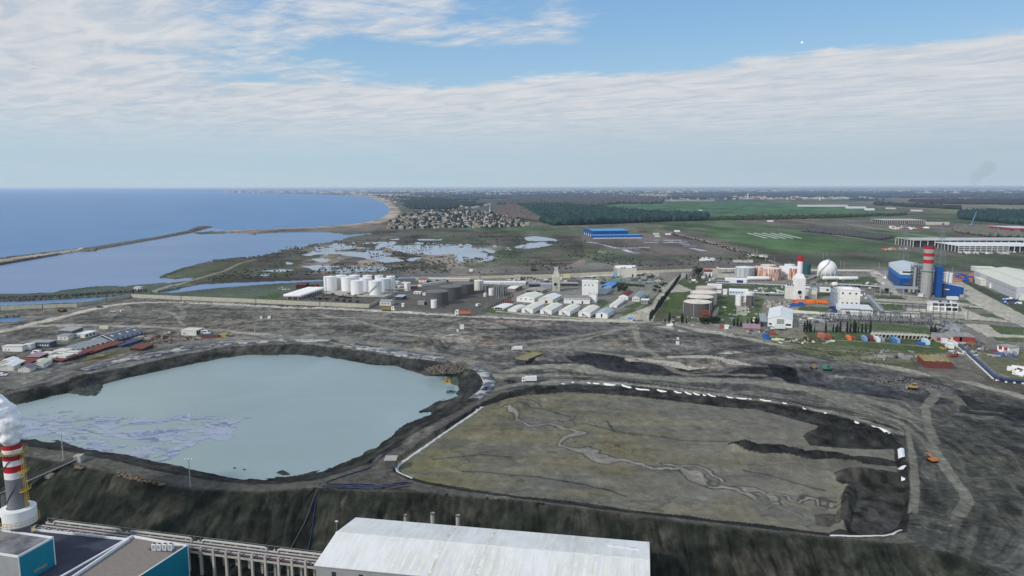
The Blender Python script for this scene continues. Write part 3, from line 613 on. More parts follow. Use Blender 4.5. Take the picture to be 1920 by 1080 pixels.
def mat_water(name, c, rough, bump, scale, spec=.5, stretch=(1, 1, 1), dist=.5):
    m, nt, N, L, b = _nt(name)
    b.inputs['Roughness'].default_value = rough; b.inputs['Specular IOR Level'].default_value = spec; b.inputs['IOR'].default_value = 1.33
    tc = N.new('ShaderNodeTexCoord'); mp = N.new('ShaderNodeMapping'); L.new(tc.outputs['Object'], mp.inputs[0]); mp.inputs['Scale'].default_value = stretch; mp.inputs['Rotation'].default_value = (0, 0, .3)
    n1 = N.new('ShaderNodeTexNoise'); n1.inputs['Scale'].default_value = scale; n1.inputs['Detail'].default_value = 5; n1.inputs['Roughness'].default_value = .6; L.new(mp.outputs[0], n1.inputs['Vector'])
    n2 = N.new('ShaderNodeTexNoise'); n2.inputs['Scale'].default_value = scale*.045; n2.inputs['Detail'].default_value = 6; n2.inputs['Distortion'].default_value = 1.0; L.new(mp.outputs[0], n2.inputs['Vector'])
    r = N.new('ShaderNodeValToRGB'); L.new(n2.outputs[0], r.inputs[0]); r.color_ramp.elements[0].position = .3; r.color_ramp.elements[1].position = .7
    r.color_ramp.elements[0].color = (*c[0], 1); r.color_ramp.elements[1].color = (*c[1], 1); L.new(r.outputs[0], b.inputs['Base Color'])
    bp = N.new('ShaderNodeBump'); bp.inputs['Strength'].default_value = bump; bp.inputs['Distance'].default_value = dist
    L.new(n1.outputs[0], bp.inputs['Height']); L.new(bp.outputs[0], b.inputs['Normal'])
    return m
# ------------------------------------------------------------------ ground and water
def setting(o): o['kind'] = 'structure'; return o
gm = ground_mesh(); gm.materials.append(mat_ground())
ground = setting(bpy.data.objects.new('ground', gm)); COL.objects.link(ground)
def sheet(name, pts, z, m, kind='structure'):
    me = bpy.data.meshes.new(name); v = [(x, y, 0) for x, y in pts]
    from mathutils.geometry import tessellate_polygon
    t = tessellate_polygon([[Vector(p) for p in v]]); f = []
    for tri in t:
        a, b, c = [Vector(v[i]) for i in tri]
        f.append(tri if (b-a).cross(c-a).z > 0 else tri[::-1])
    me.from_pydata(v, [], f); me.materials.append(m); me.update()
    o = bpy.data.objects.new(name, me); o.location = (0, 0, z); COL.objects.link(o); o['kind'] = kind; return o
mw = mat_water('sea_water', ((.06, .19, .40), (.085, .225, .44)), .4, .6, .12, .34, (1, .45, 1), 1.2)
sheet('sea', [(-230000, 69000), (-230000, 900), (-900, 620), (-560, 560), (400, 640), (900, 700), (900, 1800), (0, 3500), (300, 12000), (-6000, 69000)], -2.0, mw)
mp_ = mat_water('pond_water', ((.25, .325, .325), (.295, .38, .395)), .25, .2, .25, .35, (1, 1, 1), .25)  # broad lighter patches in the base colour are painted reflections
wp = world_poly(POND, -5.0); cxy = wp.mean(0)
sheet('pond_water', [(float(x), float(y)) for x, y in (world_poly(POND_TOP, -1.0))], -5.0, mp_)
mq = mat_water('pool_water', ((.30, .35, .42), (.38, .43, .49)), .25, .1, .3, .4, (1, .4, 1), .3)
sheet('pool_water', [P(x, y, -1.97) for x, y in ((470,520),(470,508),(560,478),(600,464),(660,449),(720,440),(1330,430),(1330,500),(700,512))], -1.97, mq)
ml = mat_water('calm_water', ((.09, .19, .38), (.13, .24, .44)), .32, .3, .16, .45, (.35, 1, 1), .5)
sheet('lagoon_water', [P(x, y, -1.985) for x, y in ((-700,604),(-700,560),(-480,532),(0,489.5),(150,468),(300,444.5),(385,425.5),(470,438.5),(705,434.5),(1330,430),(1330,521),(690,562))], -1.985, ml)
# ------------------------------------------------------------------ mesh building
class MB:
    def __init__(s): s.v = []; s.f = []; s.m = []
    def face(s, idx, m=0): s.f.append(tuple(idx)); s.m.append(m)
    def add(s, vs, fs, m=0):
        b = len(s.v); s.v += [tuple(q) for q in vs]
        for f in fs: s.face([b+i for i in f], m)
        return s
    def box(s, x0, y0, z0, x1, y1, z1, m=0):
        return s.add([(x0,y0,z0),(x1,y0,z0),(x1,y1,z0),(x0,y1,z0),(x0,y0,z1),(x1,y0,z1),(x1,y1,z1),(x0,y1,z1)],
                     [(0,3,2,1),(4,5,6,7),(0,1,5,4),(1,2,6,5),(2,3,7,6),(3,0,4,7)], m)
    def lathe(s, prof, n=24, cx=0, cy=0, m=0, cap=True, ms=None):
        b = len(s.v)
        for r, z in prof:
            for k in range(n): s.v.append((cx+r*cos(2*pi*k/n), cy+r*sin(2*pi*k/n), z))
        for i in range(len(prof)-1):
            for k in range(n):
                k2 = (k+1) % n; s.face((b+i*n+k, b+i*n+k2, b+(i+1)*n+k2, b+(i+1)*n+k), ms[i] if ms else m)
        if cap:
            s.face([b+k for k in range(n)][::-1], m); s.face([b+(len(prof)-1)*n+k for k in range(n)], ms[-1] if ms else m)
        return s
    def cyl(s, cx, cy, z0, z1, r, n=16, m=0, r1=None): return s.lathe([(r, z0), (r if r1 is None else r1, z1)], n, cx, cy, m)
    def tube(s, p, q, r, n=6, m=0, r1=None):
        p = Vector(p); q = Vector(q); d = (q-p)
        if d.length < 1e-6: return s
        d.normalize(); a = d.orthogonal().normalized(); c = d.cross(a); b = len(s.v); r1 = r if r1 is None else r1
        for o, rr in ((p, r), (q, r1)):
            for k in range(n):
                w = o+a*(rr*cos(2*pi*k/n))+c*(rr*sin(2*pi*k/n)); s.v.append(tuple(w))
        for k in range(n): s.face((b+k, b+(k+1) % n, b+n+(k+1) % n, b+n+k), m)
        s.face([b+k for k in range(n)][::-1], m); s.face([b+n+k for k in range(n)], m); return s
    def path(s, pts, r, n=8, m=0):
        for i in range(len(pts)-1): s.tube(pts[i], pts[i+1], r, n, m)
        return s
    def bar(s, p, q, w, m=0): return s.tube(p, q, w*.7, 4, m)
    def prism(s, poly, z0, z1, m=0):
        n = len(poly); b = len(s.v)
        for z in (z0, z1):
            for x, y in poly: s.v.append((x, y, z))
        s.face([b+i for i in range(n)][::-1], m); s.face([b+n+i for i in range(n)], m)
        for i in range(n): j = (i+1) % n; s.face((b+i, b+j, b+n+j, b+n+i), m)
        return s
    def ngon(s, c, r, nrm, n=14, t=.1, m=0):
        c = Vector(c); nrm = Vector(nrm).normalized(); return s.tube(c-nrm*t*.5, c+nrm*t*.5, r, n, m)
    def build(s, name, mats, parent=None, loc=(0, 0, 0), smooth=False):
        me = bpy.data.meshes.new(name); me.from_pydata(s.v, [], s.f)
        if not isinstance(mats, (list, tuple)): mats = [mats]
        for q in mats: me.materials.append(q)
        if len(mats) > 1: me.polygons.foreach_set('material_index', np.array(s.m, np.int32))
        if smooth: me.polygons.foreach_set('use_smooth', np.ones(len(s.f), bool));
        me.update(); o = bpy.data.objects.new(name, me); o.location = loc; COL.objects.link(o)
        if parent is not None: o.parent = parent
        return o
def smooth_by_angle(o):
    me = o.data; bm_ = None
    me.polygons.foreach_set('use_smooth', np.ones(len(me.polygons), bool))
    try: me.set_sharp_from_angle(angle=radians(35))
    except Exception: pass
def tag(o, label, cat, group=None, kind=None):
    o['label'] = label; o['category'] = cat
    if group: o['group'] = group
    if kind: o['kind'] = kind
    return o
def thing(name, label, cat, x, y, z=0.0, rz=0.0, group=None):
    o = bpy.data.objects.new(name, None); COL.objects.link(o); o.empty_display_size = 1
    o.location = (x, y, z); o.rotation_euler = (0, 0, rz); return tag(o, label, cat, group)
_kids = {}
def kids(o): return [c for c in COL.objects if c.parent == o]
def proto(root):
    ch = [(c, [g for g in kids(c)]) for c in kids(root)]; return (root, ch)
def clone(pr, x, y, z=None, rz=None, scale=None, label=None):
    root, ch = pr; r = root.copy(); COL.objects.link(r)
    r.location = (x, y, root.location.z if z is None else z)
    if rz is not None: r.rotation_euler = (0, 0, rz)
    if scale is not None: r.scale = scale if isinstance(scale, tuple) else (scale,)*3
    if label: r['label'] = label
    for c, gs in ch:
        c2 = c.copy(); COL.objects.link(c2); c2.parent = r
        for g in gs: g2 = g.copy(); COL.objects.link(g2); g2.parent = c2
    return r
def gz(x, y): return float(height(np.array([x]), np.array([y]))[0])
WHITE = mat('white_paint', (222,226,228), .6, var=.10); CREAM = mat('cream_roof', (205,203,192), .7, var=.12, kind='ribx')
WROOF = mat('white_sheet_roof', (214,218,220), .45, var=.14, kind='ribx', scale=.12); WROOFY = mat('white_sheet_roof_rows', (206,209,208), .45, var=.16, kind='riby', scale=.12)
OFFW = mat('aged_white_wall', (196,196,188), .8, var=.25); GREYW = mat('grey_wall', (140,142,142), .8, var=.2); CONC_M = mat('concrete', (158,155,147), .85, var=.25)
GROOF = mat('grey_sheet_roof', (140,145,148), .55, var=.2, kind='ribx'); DGREY = mat('dark_grey_steel', (78,80,84), .6, var=.2); STEEL = mat('galvanised_steel', (150,155,160), .5, .3, var=.2)
DARK = mat('dark_opening', (28,30,34), .5, var=.1); GLASS = mat('window_glass', (46,54,66), .15, var=.1)
TANKG = mat('charcoal_tank_wall', (86,84,84), .7, var=.16, kind='stain', scale=.5); TANKW = mat('white_tank_wall', (232,236,238), .5, var=.06, kind='stain', scale=.4)
TANKR = mat('rusty_tank_wall', (205,196,188), .8, kind='rust', scale=.45); TANKP = mat('pinkish_tank_wall', (176,160,152), .8, var=.2, kind='stain')
TROOF = mat('pale_tank_roof', (212,207,198), .7, c2=(196,186,172), scale=.2); TROOFG = mat('grey_tank_roof', (108,108,108), .7, var=.15)
BLUE = mat('blue_cladding', (14,66,132), .55, var=.12, kind='ribx', scale=.1); BLUEM = mat('mid_blue_cladding', (30,104,170), .55, var=.1, scale=.1); BLUEL = mat('light_blue_roof', (66,134,188), .5, var=.12, kind='ribx')
BLUETARP = mat('blue_tarp', (30,80,148), .6, var=.3, scale=.8); RED = mat('red_paint', (158,36,44), .6, var=.15); DRED = mat('dark_red_roof', (104,52,52), .7, var=.25, kind='ribx'); BRED = mat('brick_red_panel', (136,62,60), .75, var=.2)
RUSTR = mat('rusty_red_roof', (110,64,58), .75, var=.3, kind='riby'); ORANGE = mat('orange_paint', (200,108,48), .6, var=.15); YELLOW = mat('yellow_paint', (176,148,56), .6, var=.2); BROWN = mat('brown_red_steel', (104,62,60), .75, var=.18, kind='stain')
BLACKR = mat('rubber_black', (26,26,28), .8, var=.1); TEAL = mat('teal_cladding', (0,118,138), .5, var=.08, kind='ribx', scale=.2); ROOFD = mat('dark_roof_membrane', (62,64,78), .8, c2=(52,54,66), scale=.12)
ROOFT = mat('gravel_roof', (124,116,110), .95, var=.25, scale=1.2); GREEN = mat('green_paint', (40,150,110), .6, var=.1); NAVY = mat('navy_pipe', (44,58,92), .5, var=.12); TIMB = mat('timber', (120,100,80), .9, var=.2)
LEAFD = mat('dark_cypress_foliage', (46,54,50), .9, var=.45, scale=1.2); LEAFM = mat('evergreen_foliage', (44,58,44), .9, var=.4, scale=.8); BARK = mat('bark', (70,60,52), .95, var=.3)
TILE = mat('terracotta_roof', (138,92,78), .85, var=.2); SILT = mat('pale_blue_wall', (188,200,212), .7, var=.12)
PINK = mat('mauve_roof', (142,118,130), .7, var=.15); CAB = WHITE

_wm = {}
def slab(w, h, t, m):
    k = (round(w, 2), round(h, 2), t, m.name)
    if k not in _wm:
        b = MB().box(-w/2, -t, -h/2, w/2, 0.02, h/2); me = bpy.data.meshes.new('window'); me.from_pydata(b.v, [], b.f); me.materials.append(m); _wm[k] = me
    return _wm[k]
def openings(t, L, W, H, spec):
    """spec rows: (face, count, z centre, width, height, u0, u1[, material, name])"""
    for s in spec:
        face, n, zc, w, h, u0, u1 = s[:7]; m = s[7] if len(s) > 7 else GLASS; nm = s[8] if len(s) > 8 else 'window'
        for k in range(n):
            u = u0+(u1-u0)*((k+.5)/n)
            o = bpy.data.objects.new(nm, slab(w, h, .08, m)); COL.objects.link(o); o.parent = t
            if face == 'f': o.location = (-L/2+L*u, -W/2, zc)
            elif face == 'b': o.location = (L/2-L*u, W/2, zc); o.rotation_euler.z = pi
            elif face == 'r': o.location = (L/2, -W/2+W*u, zc); o.rotation_euler.z = pi/2
            else: o.location = (-L/2, W/2-W*u, zc); o.rotation_euler.z = -pi/2
def foot(a, b, depth, yaw=None, z0=0.0, L=None):
    A = Vector(P(*a, z0)); B = Vector(P(*b, z0)) if b else None
    if yaw is None: th = atan2(B.y-A.y, B.x-A.x); L = (B-A).length if L is None else L
    else:
        th = radians(yaw)
        if L is None:            # reach so far along the fixed direction that the far corner shows at column b
            lo, hi = 1, 400
            for _ in range(40):
                mm_ = (lo+hi)/2
                if proj(A.x+cos(th)*mm_, A.y+sin(th)*mm_, z0)[0] < b[0]: lo = mm_
                else: hi = mm_
            L = lo
    ex = Vector((cos(th), sin(th))); ey = Vector((-sin(th), cos(th)))
    c = A+ex*L/2+ey*depth/2; return c.x, c.y, th, L, A
def bld(name, label, cat, a, b, depth, ytop, wall, roof, rt='flat', rise=1.5, yaw=None, z0=0.0, win=(), group=None, L=None, over=.35, H=None, bands=None, par=None):
    x, y, th, L, A = foot(a, b, depth, yaw, z0, L); W = depth
    if H is None: H = max(1.5, top_at(A.x, A.y, ytop)-z0)
    t = thing(name, label, cat, x, y, z0, th, group)
    if bands:
        zz = 0
        for fr, m_ in bands: MB().box(-L/2, -W/2, zz, L/2, W/2, H*fr).build('wall', m_, t); zz = H*fr
    else:
        w = MB(); w.box(-L/2, -W/2, -1.0 if z0 == 0 else 0, L/2, W/2, H)
        if rt == 'gx': w.add([(-L/2,-W/2,H),(-L/2,W/2,H),(-L/2,0,H+rise)], [(0,2,1)]); w.add([(L/2,-W/2,H),(L/2,W/2,H),(L/2,0,H+rise)], [(0,1,2)])
        if rt == 'gy': w.add([(-L/2,-W/2,H),(L/2,-W/2,H),(0,-W/2,H+rise)], [(0,1,2)]); w.add([(-L/2,W/2,H),(L/2,W/2,H),(0,W/2,H+rise)], [(0,2,1)])
        if rt == 'mono': w.add([(-L/2,-W/2,H),(-L/2,W/2,H),(-L/2,W/2,H+rise),(L/2,-W/2,H),(L/2,W/2,H),(L/2,W/2,H+rise)], [(0,2,1),(3,4,5),(1,2,5,4)])
        if rt == 'slopex': w.add([(-L/2,-W/2,H),(L/2,-W/2,H),(-L/2,-W/2,H+rise),(-L/2,W/2,H),(L/2,W/2,H),(-L/2,W/2,H+rise)], [(0,1,2),(3,5,4),(0,2,5,3)])
        w.build('wall', wall, t)
    r = MB(); o = over; k = .22
    def slabroof(p):           # p: four corners of the top, thickened downwards
        q = [(a_, b_, c_+k) for a_, b_, c_ in p]; r.add(list(p)+q, [(3,2,1,0),(4,5,6,7),(0,1,5,4),(1,2,6,5),(2,3,7,6),(3,0,4,7)])
    if bands and rt != 'flat':
        if rt == 'gy': MB().add([(-L/2,-W/2,H),(L/2,-W/2,H),(0,-W/2,H+rise),(-L/2,W/2,H),(L/2,W/2,H),(0,W/2,H+rise)], [(0,1,2),(3,5,4)]).build('gable', bands[-1][1], t)
    if rt == 'flat': r.box(-L/2-o, -W/2-o, H+.003, L/2+o, W/2+o, H+.4)
    elif rt == 'parapet':
        r.box(-L/2+.3, -W/2+.3, H, L/2-.3, W/2-.3, H+.15)
        pm = MB(); h2 = H+.9
        pm.box(-L/2-.05, -W/2-.05, H+.003, L/2+.05, -W/2+.3, h2).box(-L/2-.05, W/2-.3, H+.003, L/2+.05, W/2+.05, h2).box(-L/2-.05, -W/2+.3, H+.003, -L/2+.3, W/2-.3, h2).box(L/2-.3, -W/2+.3, H+.003, L/2+.05, W/2-.3, h2)
        pm.build('parapet', par or wall, t)
    elif rt == 'gx':
        s = rise/(W/2); slabroof([(-L/2-o,-W/2-o,H-o*s),(L/2+o,-W/2-o,H-o*s),(L/2+o,0,H+rise),(-L/2-o,0,H+rise)]); slabroof([(-L/2-o,0,H+rise),(L/2+o,0,H+rise),(L/2+o,W/2+o,H-o*s),(-L/2-o,W/2+o,H-o*s)])
    elif rt == 'gy':
        s = rise/(L/2); slabroof([(-L/2-o,-W/2-o,H-o*s),(0,-W/2-o,H+rise),(0,W/2+o,H+rise),(-L/2-o,W/2+o,H-o*s)]); slabroof([(0,-W/2-o,H+rise),(L/2+o,-W/2-o,H-o*s),(L/2+o,W/2+o,H-o*s),(0,W/2+o,H+rise)])
    elif rt == 'hip':
        q = min(L, W)/2; r.add([(-L/2-o,-W/2-o,H),(L/2+o,-W/2-o,H),(L/2+o,W/2+o,H),(-L/2-o,W/2+o,H),(-L/2+q,0,H+rise),(L/2-q,0,H+rise)], [(0,1,5,4),(1,2,5),(2,3,4,5),(3,0,4),(0,3,2,1)])
    elif rt == 'mono': slabroof([(-L/2-o,-W/2-o,H),(L/2+o,-W/2-o,H),(L/2+o,W/2+o,H+rise),(-L/2-o,W/2+o,H+rise)])
    elif rt == 'slopex': slabroof([(-L/2-o,-W/2-o,H+rise),(L/2+o,-W/2-o,H),(L/2+o,W/2+o,H),(-L/2-o,W/2+o,H+rise)])
    r.build('roof', roof, t); openings(t, L, W, H, win)
    t['_dims'] = 0; del t['_dims']
    return t, L, W, H
def tank(name, label, cx, yb, rp, yt, wall, roof, rt='cone', group=None, rise=None, ribs=0, stair=None, rings=0, z0=0.0, rail=True, n=32):
    X, Y = P(cx, yb, z0); sl = sqrt(X*X+Y*Y+(CAMH-z0)**2); r = rp*sl/FPX; d = hypot(X, Y); X += X/d*r; Y += Y/d*r
    H = top_at(X, Y, yt)-z0; t = thing(name, label, 'storage tank', X, Y, z0, 0, group)
    s = MB().lathe([(r, -1), (r, H)], n, cap=False)
    for k in range(rings): s.lathe([(r+.12, H*(k+1)/(rings+1)-.12), (r+.12, H*(k+1)/(rings+1)+.12)], n)
    smooth_by_angle(s.build('shell', wall, t))
    rise = r*.14 if rise is None else rise
    q = MB()
    if rt == 'dome': q.lathe([(r+.15, H), (r+.15, H+.3)]+[(r*cos(a), H+.3+rise*sin(a)) for a in (.25, .5, .8, 1.1, 1.4)], n)
    elif rt == 'cone': q.lathe([(r+.18, H-.2), (r+.18, H+.25), (r*.06, H+.25+rise), (r*.05, H+.9+rise)], n)
    else: q.lathe([(r, H-1.2), (r-.2, H-1.2), (.3, H-1.1)], n)
    smooth_by_angle(q.build('roof', roof, t))
    if rt != 'open' and rail:
        g = MB()
        for k in range(24):
            a = 2*pi*k/24; b_ = 2*pi*(k+1)/24; g.bar((r*cos(a), r*sin(a), H+1.3), (r*cos(b_), r*sin(b_), H+1.3), .07); g.bar((r*cos(a), r*sin(a), H), (r*cos(a), r*sin(a), H+1.3), .06)
        g.build('railing', wall, t)
    for k in range(ribs):
        a = 2*pi*(k+.35)/ribs; g = MB(); c_, s_ = cos(a), sin(a)
        g.tube(((r+.25)*c_, (r+.25)*s_, -.5), ((r+.25)*c_, (r+.25)*s_, H+.1), .42, 6); g.build('riser_pipe', STEEL if wall != WHITE else WHITE, t)
    if stair is not None:
        a0, a1 = stair; g = MB(); N_ = 22; pts = [((r+.5)*cos(radians(a0+(a1-a0)*k/N_)), (r+.5)*sin(radians(a0+(a1-a0)*k/N_)), H*k/N_) for k in range(N_+1)]
        for k in range(N_):
            g.bar(pts[k], pts[k+1], .55); p = pts[k]; g.bar((p[0]*1.03, p[1]*1.03, p[2]+1), (pts[k+1][0]*1.03, pts[k+1][1]*1.03, pts[k+1][2]+1), .12)
        g.build('staircase', STEEL, t)
    return t
def leafy(n, rf, zf, seed, size=.8, hgt=10):
    """clumps of small leaf faces scattered through a crown; rf(t) radius at height share t"""
    rng = random.Random(seed); b = MB()
    for k in range(n):
        t = rng.random(); a = rng.uniform(0, 2*pi); R = rf(t)*(rng.random()**.45)
        c = Vector((R*cos(a), R*sin(a), zf(t)+rng.uniform(-.2, .2)))
        d = Vector((rng.gauss(0, 1), rng.gauss(0, 1), rng.gauss(0, 1))).normalized(); e = d.orthogonal().normalized(); f = d.cross(e); s = size*rng.uniform(.6, 1.3)
        b.add([c+e*s, c+f*s*.8, c-e*s, c-f*s*.7], [(0, 1, 2, 3)])
    return b
def dirs(x0, y0, x1, y1):
    A = P(x0, y0); B = P(x1, y1); return atan2(B[1]-A[1], B[0]-A[0])
# ------------------------------------------------------------------ the works in front
Zf = FLOOR
def front_hall():
    ex = radians(-10.3); ze = 2.0
    A = Vector(P(592, 1060, ze)); Fa = Vector(P(668, 972, ze)); W = (Fa-A).dot(Vector((-sin(ex), cos(ex)))); L = 1.0
    x = Vector((cos(ex), sin(ex))); y = Vector((-sin(ex), cos(ex)))
    B = P(1215, 1027, ze); L = (Vector(B)-Fa).dot(x)
    c = A+x*L/2+y*W/2
    t = thing('warehouse', 'large pale ribbed warehouse roof in the foreground below the ash slope', 'warehouse', c.x, c.y, Zf, ex)
    H = ze-Zf; rise = 2.6
    w = MB().box(-L/2, -W/2, 0, L/2, W/2, H)
    for s in (-1, 1): w.add([(s*L/2,-W/2,H),(s*L/2,W/2,H),(s*L/2,0,H+rise)], [(0,2,1) if s < 0 else (0,1,2)])
    w.build('wall', GREYW, t)
    rm = mat_roof()
    r = MB(); k = .25; o = .4; s_ = rise/(W/2)
    for s in (-1, 1):
        q = [(-L/2-o, s*(W/2+o), H-o*s_), (L/2+o, s*(W/2+o), H-o*s_), (L/2+o, 0, H+rise), (-L/2-o, 0, H+rise)]
        if s > 0: q = q[::-1]
        r.add([(a, b, c_) for a, b, c_ in q]+[(a, b, c_+k) for a, b, c_ in q], [(3,2,1,0),(4,5,6,7),(0,1,5,4),(1,2,6,5),(2,3,7,6),(3,0,4,7)])
    r.build('roof', rm, t)
    MB().box(-L/2-o, -.35, H+rise+k-.02, L/2+o, .35, H+rise+k+.15).build('ridge_cap', mat('ridge_cap_sheet', (206,207,203), .6), t)
    sm = mat('roof_seam_flashing', (206,206,200), .7, c2=(176,170,158), scale=.4)
    for u in (.36, .5):
        b = MB(); X = -L/2+L*u
        for s in (-1, 1): b.add([(X-.35, s*W/2, H+k+.05), (X+.35, s*W/2, H+k+.05), (X+.35, s*.4, H+rise+k+.05-.06), (X-.35, s*.4, H+rise+k-.01)], [(0,1,2,3)] if s < 0 else [(3,2,1,0)])
        b.build('roof_seam', sm, t)
    st = mat('translucent_roof_strip', (214,212,198), .5)
    for u, v0, v1 in ((.2, -.3, -.9), (.44, -.3, -.9), (.72, -.2, -.8)):
        b = MB();
        for n_ in range(6):
            X = -L/2+L*u+n_*3.1
            yy0, yy1 = W/2*v0, W/2*v1; z0 = H+rise+k+.03+v0*rise; z1 = H+rise+k+.03+v1*rise
            b.add([(X, yy1, z1), (X+.9, yy1, z1), (X+.9, yy0, z0), (X, yy0, z0)], [(0,1,2,3)])
        b.build('rooflight', st, t)
    for k2 in range(9):
        u = -L/2+6+k2*9; o_ = bpy.data.objects.new('window', slab(1.4, 3.6, .08, GLASS)); COL.objects.link(o_); o_.parent = t; o_.location = (u, -W/2, H-3.4)
    MB().box(-L/2-.1, -W/2-.12, H-.5, L/2+.1, -W/2+.02, H-.12).build('gutter', STEEL, t)
    bd = MB(); zz = H+rise*.5+.4; p0 = (L/2-9, 8.5, zz)
    bd.bar((L/2-13, 9, zz), (L/2-5, 8.2, zz), .25); bd.bar((L/2-7, 8.4, zz), (L/2-4.5, 10, zz), .25); bd.bar((L/2-8, 8.4, zz), (L/2-3, 8, zz), .18); bd.build('loose_flashing', WHITE, t)
    return t, L, W
front_hall()
for i, (x, y0, r, lb) in enumerate(((760, 965, 2.8, 'leftmost slim concrete vent stub behind the warehouse roof'), (811, 961.5, 3.8, 'middle concrete vent stub of the three behind the warehouse roof'), (858.5, 965.5, 3.8, 'rightmost concrete vent stub behind the warehouse roof'))):
    X, Y = P(x, y0, 0.5); rr = r*sqrt(X*X+Y*Y+120**2)/FPX
    t = thing('vent_stack', lb, 'vent', X, Y, Zf, 0, 'concrete vent stubs behind the warehouse'); Hh = .5-Zf
    smooth_by_angle(MB().lathe([(rr, 0), (rr, Hh), (rr*.82, Hh), (rr*.82, Hh-1.5), (.02, Hh-1.5)], 18, cap=False).build('pipe', CONC_M, t))
    MB().lathe([(rr+.09, Hh-.5), (rr+.09, Hh-.02), (rr-.02, Hh-.02)], 18, cap=False).build('rim', DGREY, t)
X, Y = P(632, 1003, 0); t = thing('lamp_mast', 'thin pale lamp mast at the left gable of the warehouse', 'lamp mast', X, Y, Zf); zt = top_at(X, Y, 978)-Zf
MB().tube((0,0,0), (0,0,zt), .12, 6, r1=.07).build('pole', STEEL, t); MB().box(-.5,-.2,zt,.5,.2,zt+.25).build('lamp_head', WHITE, t)
X, Y = P(1268, 1078, -12); t = thing('open_shelter', 'pinkish red steel frame of an open roof at the bottom edge', 'steel frame', X, Y, Zf, radians(-10))
g = MB(); hh = 6.0; pk = mat('pink_red_steel', (150,96,96), .7)
for a, b in (((0,0,hh),(44,0,hh)), ((0,0,hh),(0,-14,hh)), ((0,0,0),(0,0,hh)), ((44,0,0),(44,0,hh)), ((22,0,0),(22,0,hh)), ((0,-14,0),(0,-14,hh)), ((44,0,hh),(44,-14,hh)), ((44,-14,0),(44,-14,hh))): g.bar(a, b, .4)
g.build('frame', pk, t); MB().box(.5, -14, hh-1.2, 43.5, -.6, hh-1.0).build('roof_deck', DARK, t)

def pipe_rack():
    zt = -7.2; A = Vector((*P(66, 990, zt), 0)); B = Vector((*P(625, 1062, zt), 0)); d = (B-A); L = d.length; th = atan2(d.y, d.x)
    t = thing('pipe_rack', 'long raised pipe rack on concrete columns running along the slope foot', 'pipe rack', A.x, A.y, Zf, th)
    h = zt-Zf; W = 5.2
    n = int(L/5.1)
    for k in range(n+1):
        X = L*k/n
        for yy in (-.3, W+.3):
            MB().box(X-.42, yy-.42, 0, X+.42, yy+.42, h+(.9 if yy < 0 else 0)).build('column', CONC_M, t)
        MB().box(X-.3, -.2, h-1.5, X+.3, W+.2, h-.8).build('crossbeam', CONC_M, t)
    MB().box(0, -.55, h-1.55, L, -.25, h-.85).box(0, W+.25, h-1.55, L, W+.55, h-.85).build('edge_beam', CONC_M, t)
    PP = mat('lagged_pipe', (164,163,158), .6, .0, var=.15); PD = mat('plum_pipe', (84,66,76), .7)
    for j, (yy, r, zz, m) in enumerate(((.3, .3, 0, PD), (1.2, .26, 0, PP), (2.0, .22, .1, PD), (2.9, .33, 0, PP), (3.8, .24, 0, PD), (4.8, .30, .1, PP))):
        MB().tube((0, yy, h-.45+zz), (L, yy, h-.45+zz), r, 8).build('pipe', m, t)
    segs = []; X0 = 4.0
    k = 0
    while X0 < L-10:
        X1 = min(L-2, X0+(30 if k == 0 else 26))
        z_ = h+1.0; pts = [(X0, 4.6, z_-1.6), (X0, 4.6, z_-.4), (X0+.7, 4.6, z_), (X1-.7, 4.6, z_), (X1, 4.6, z_-.4), (X1, 4.6, z_-1.6)]
        MB().path(pts, .42, 10).build('expansion_loop', PP, t); X0 = X1+4.5; k += 1
    for yy in (-.1, 5.6):
        g = MB(); g.bar((0, yy, h+1.4), (L, yy, h+1.4), .08)
        for q in range(int(L/2.5)): g.bar((q*2.5, yy, h-.8), (q*2.5, yy, h+1.4), .07)
        g.build('handrail', YELLOW if yy < -50 else STEEL, t)
pipe_rack()

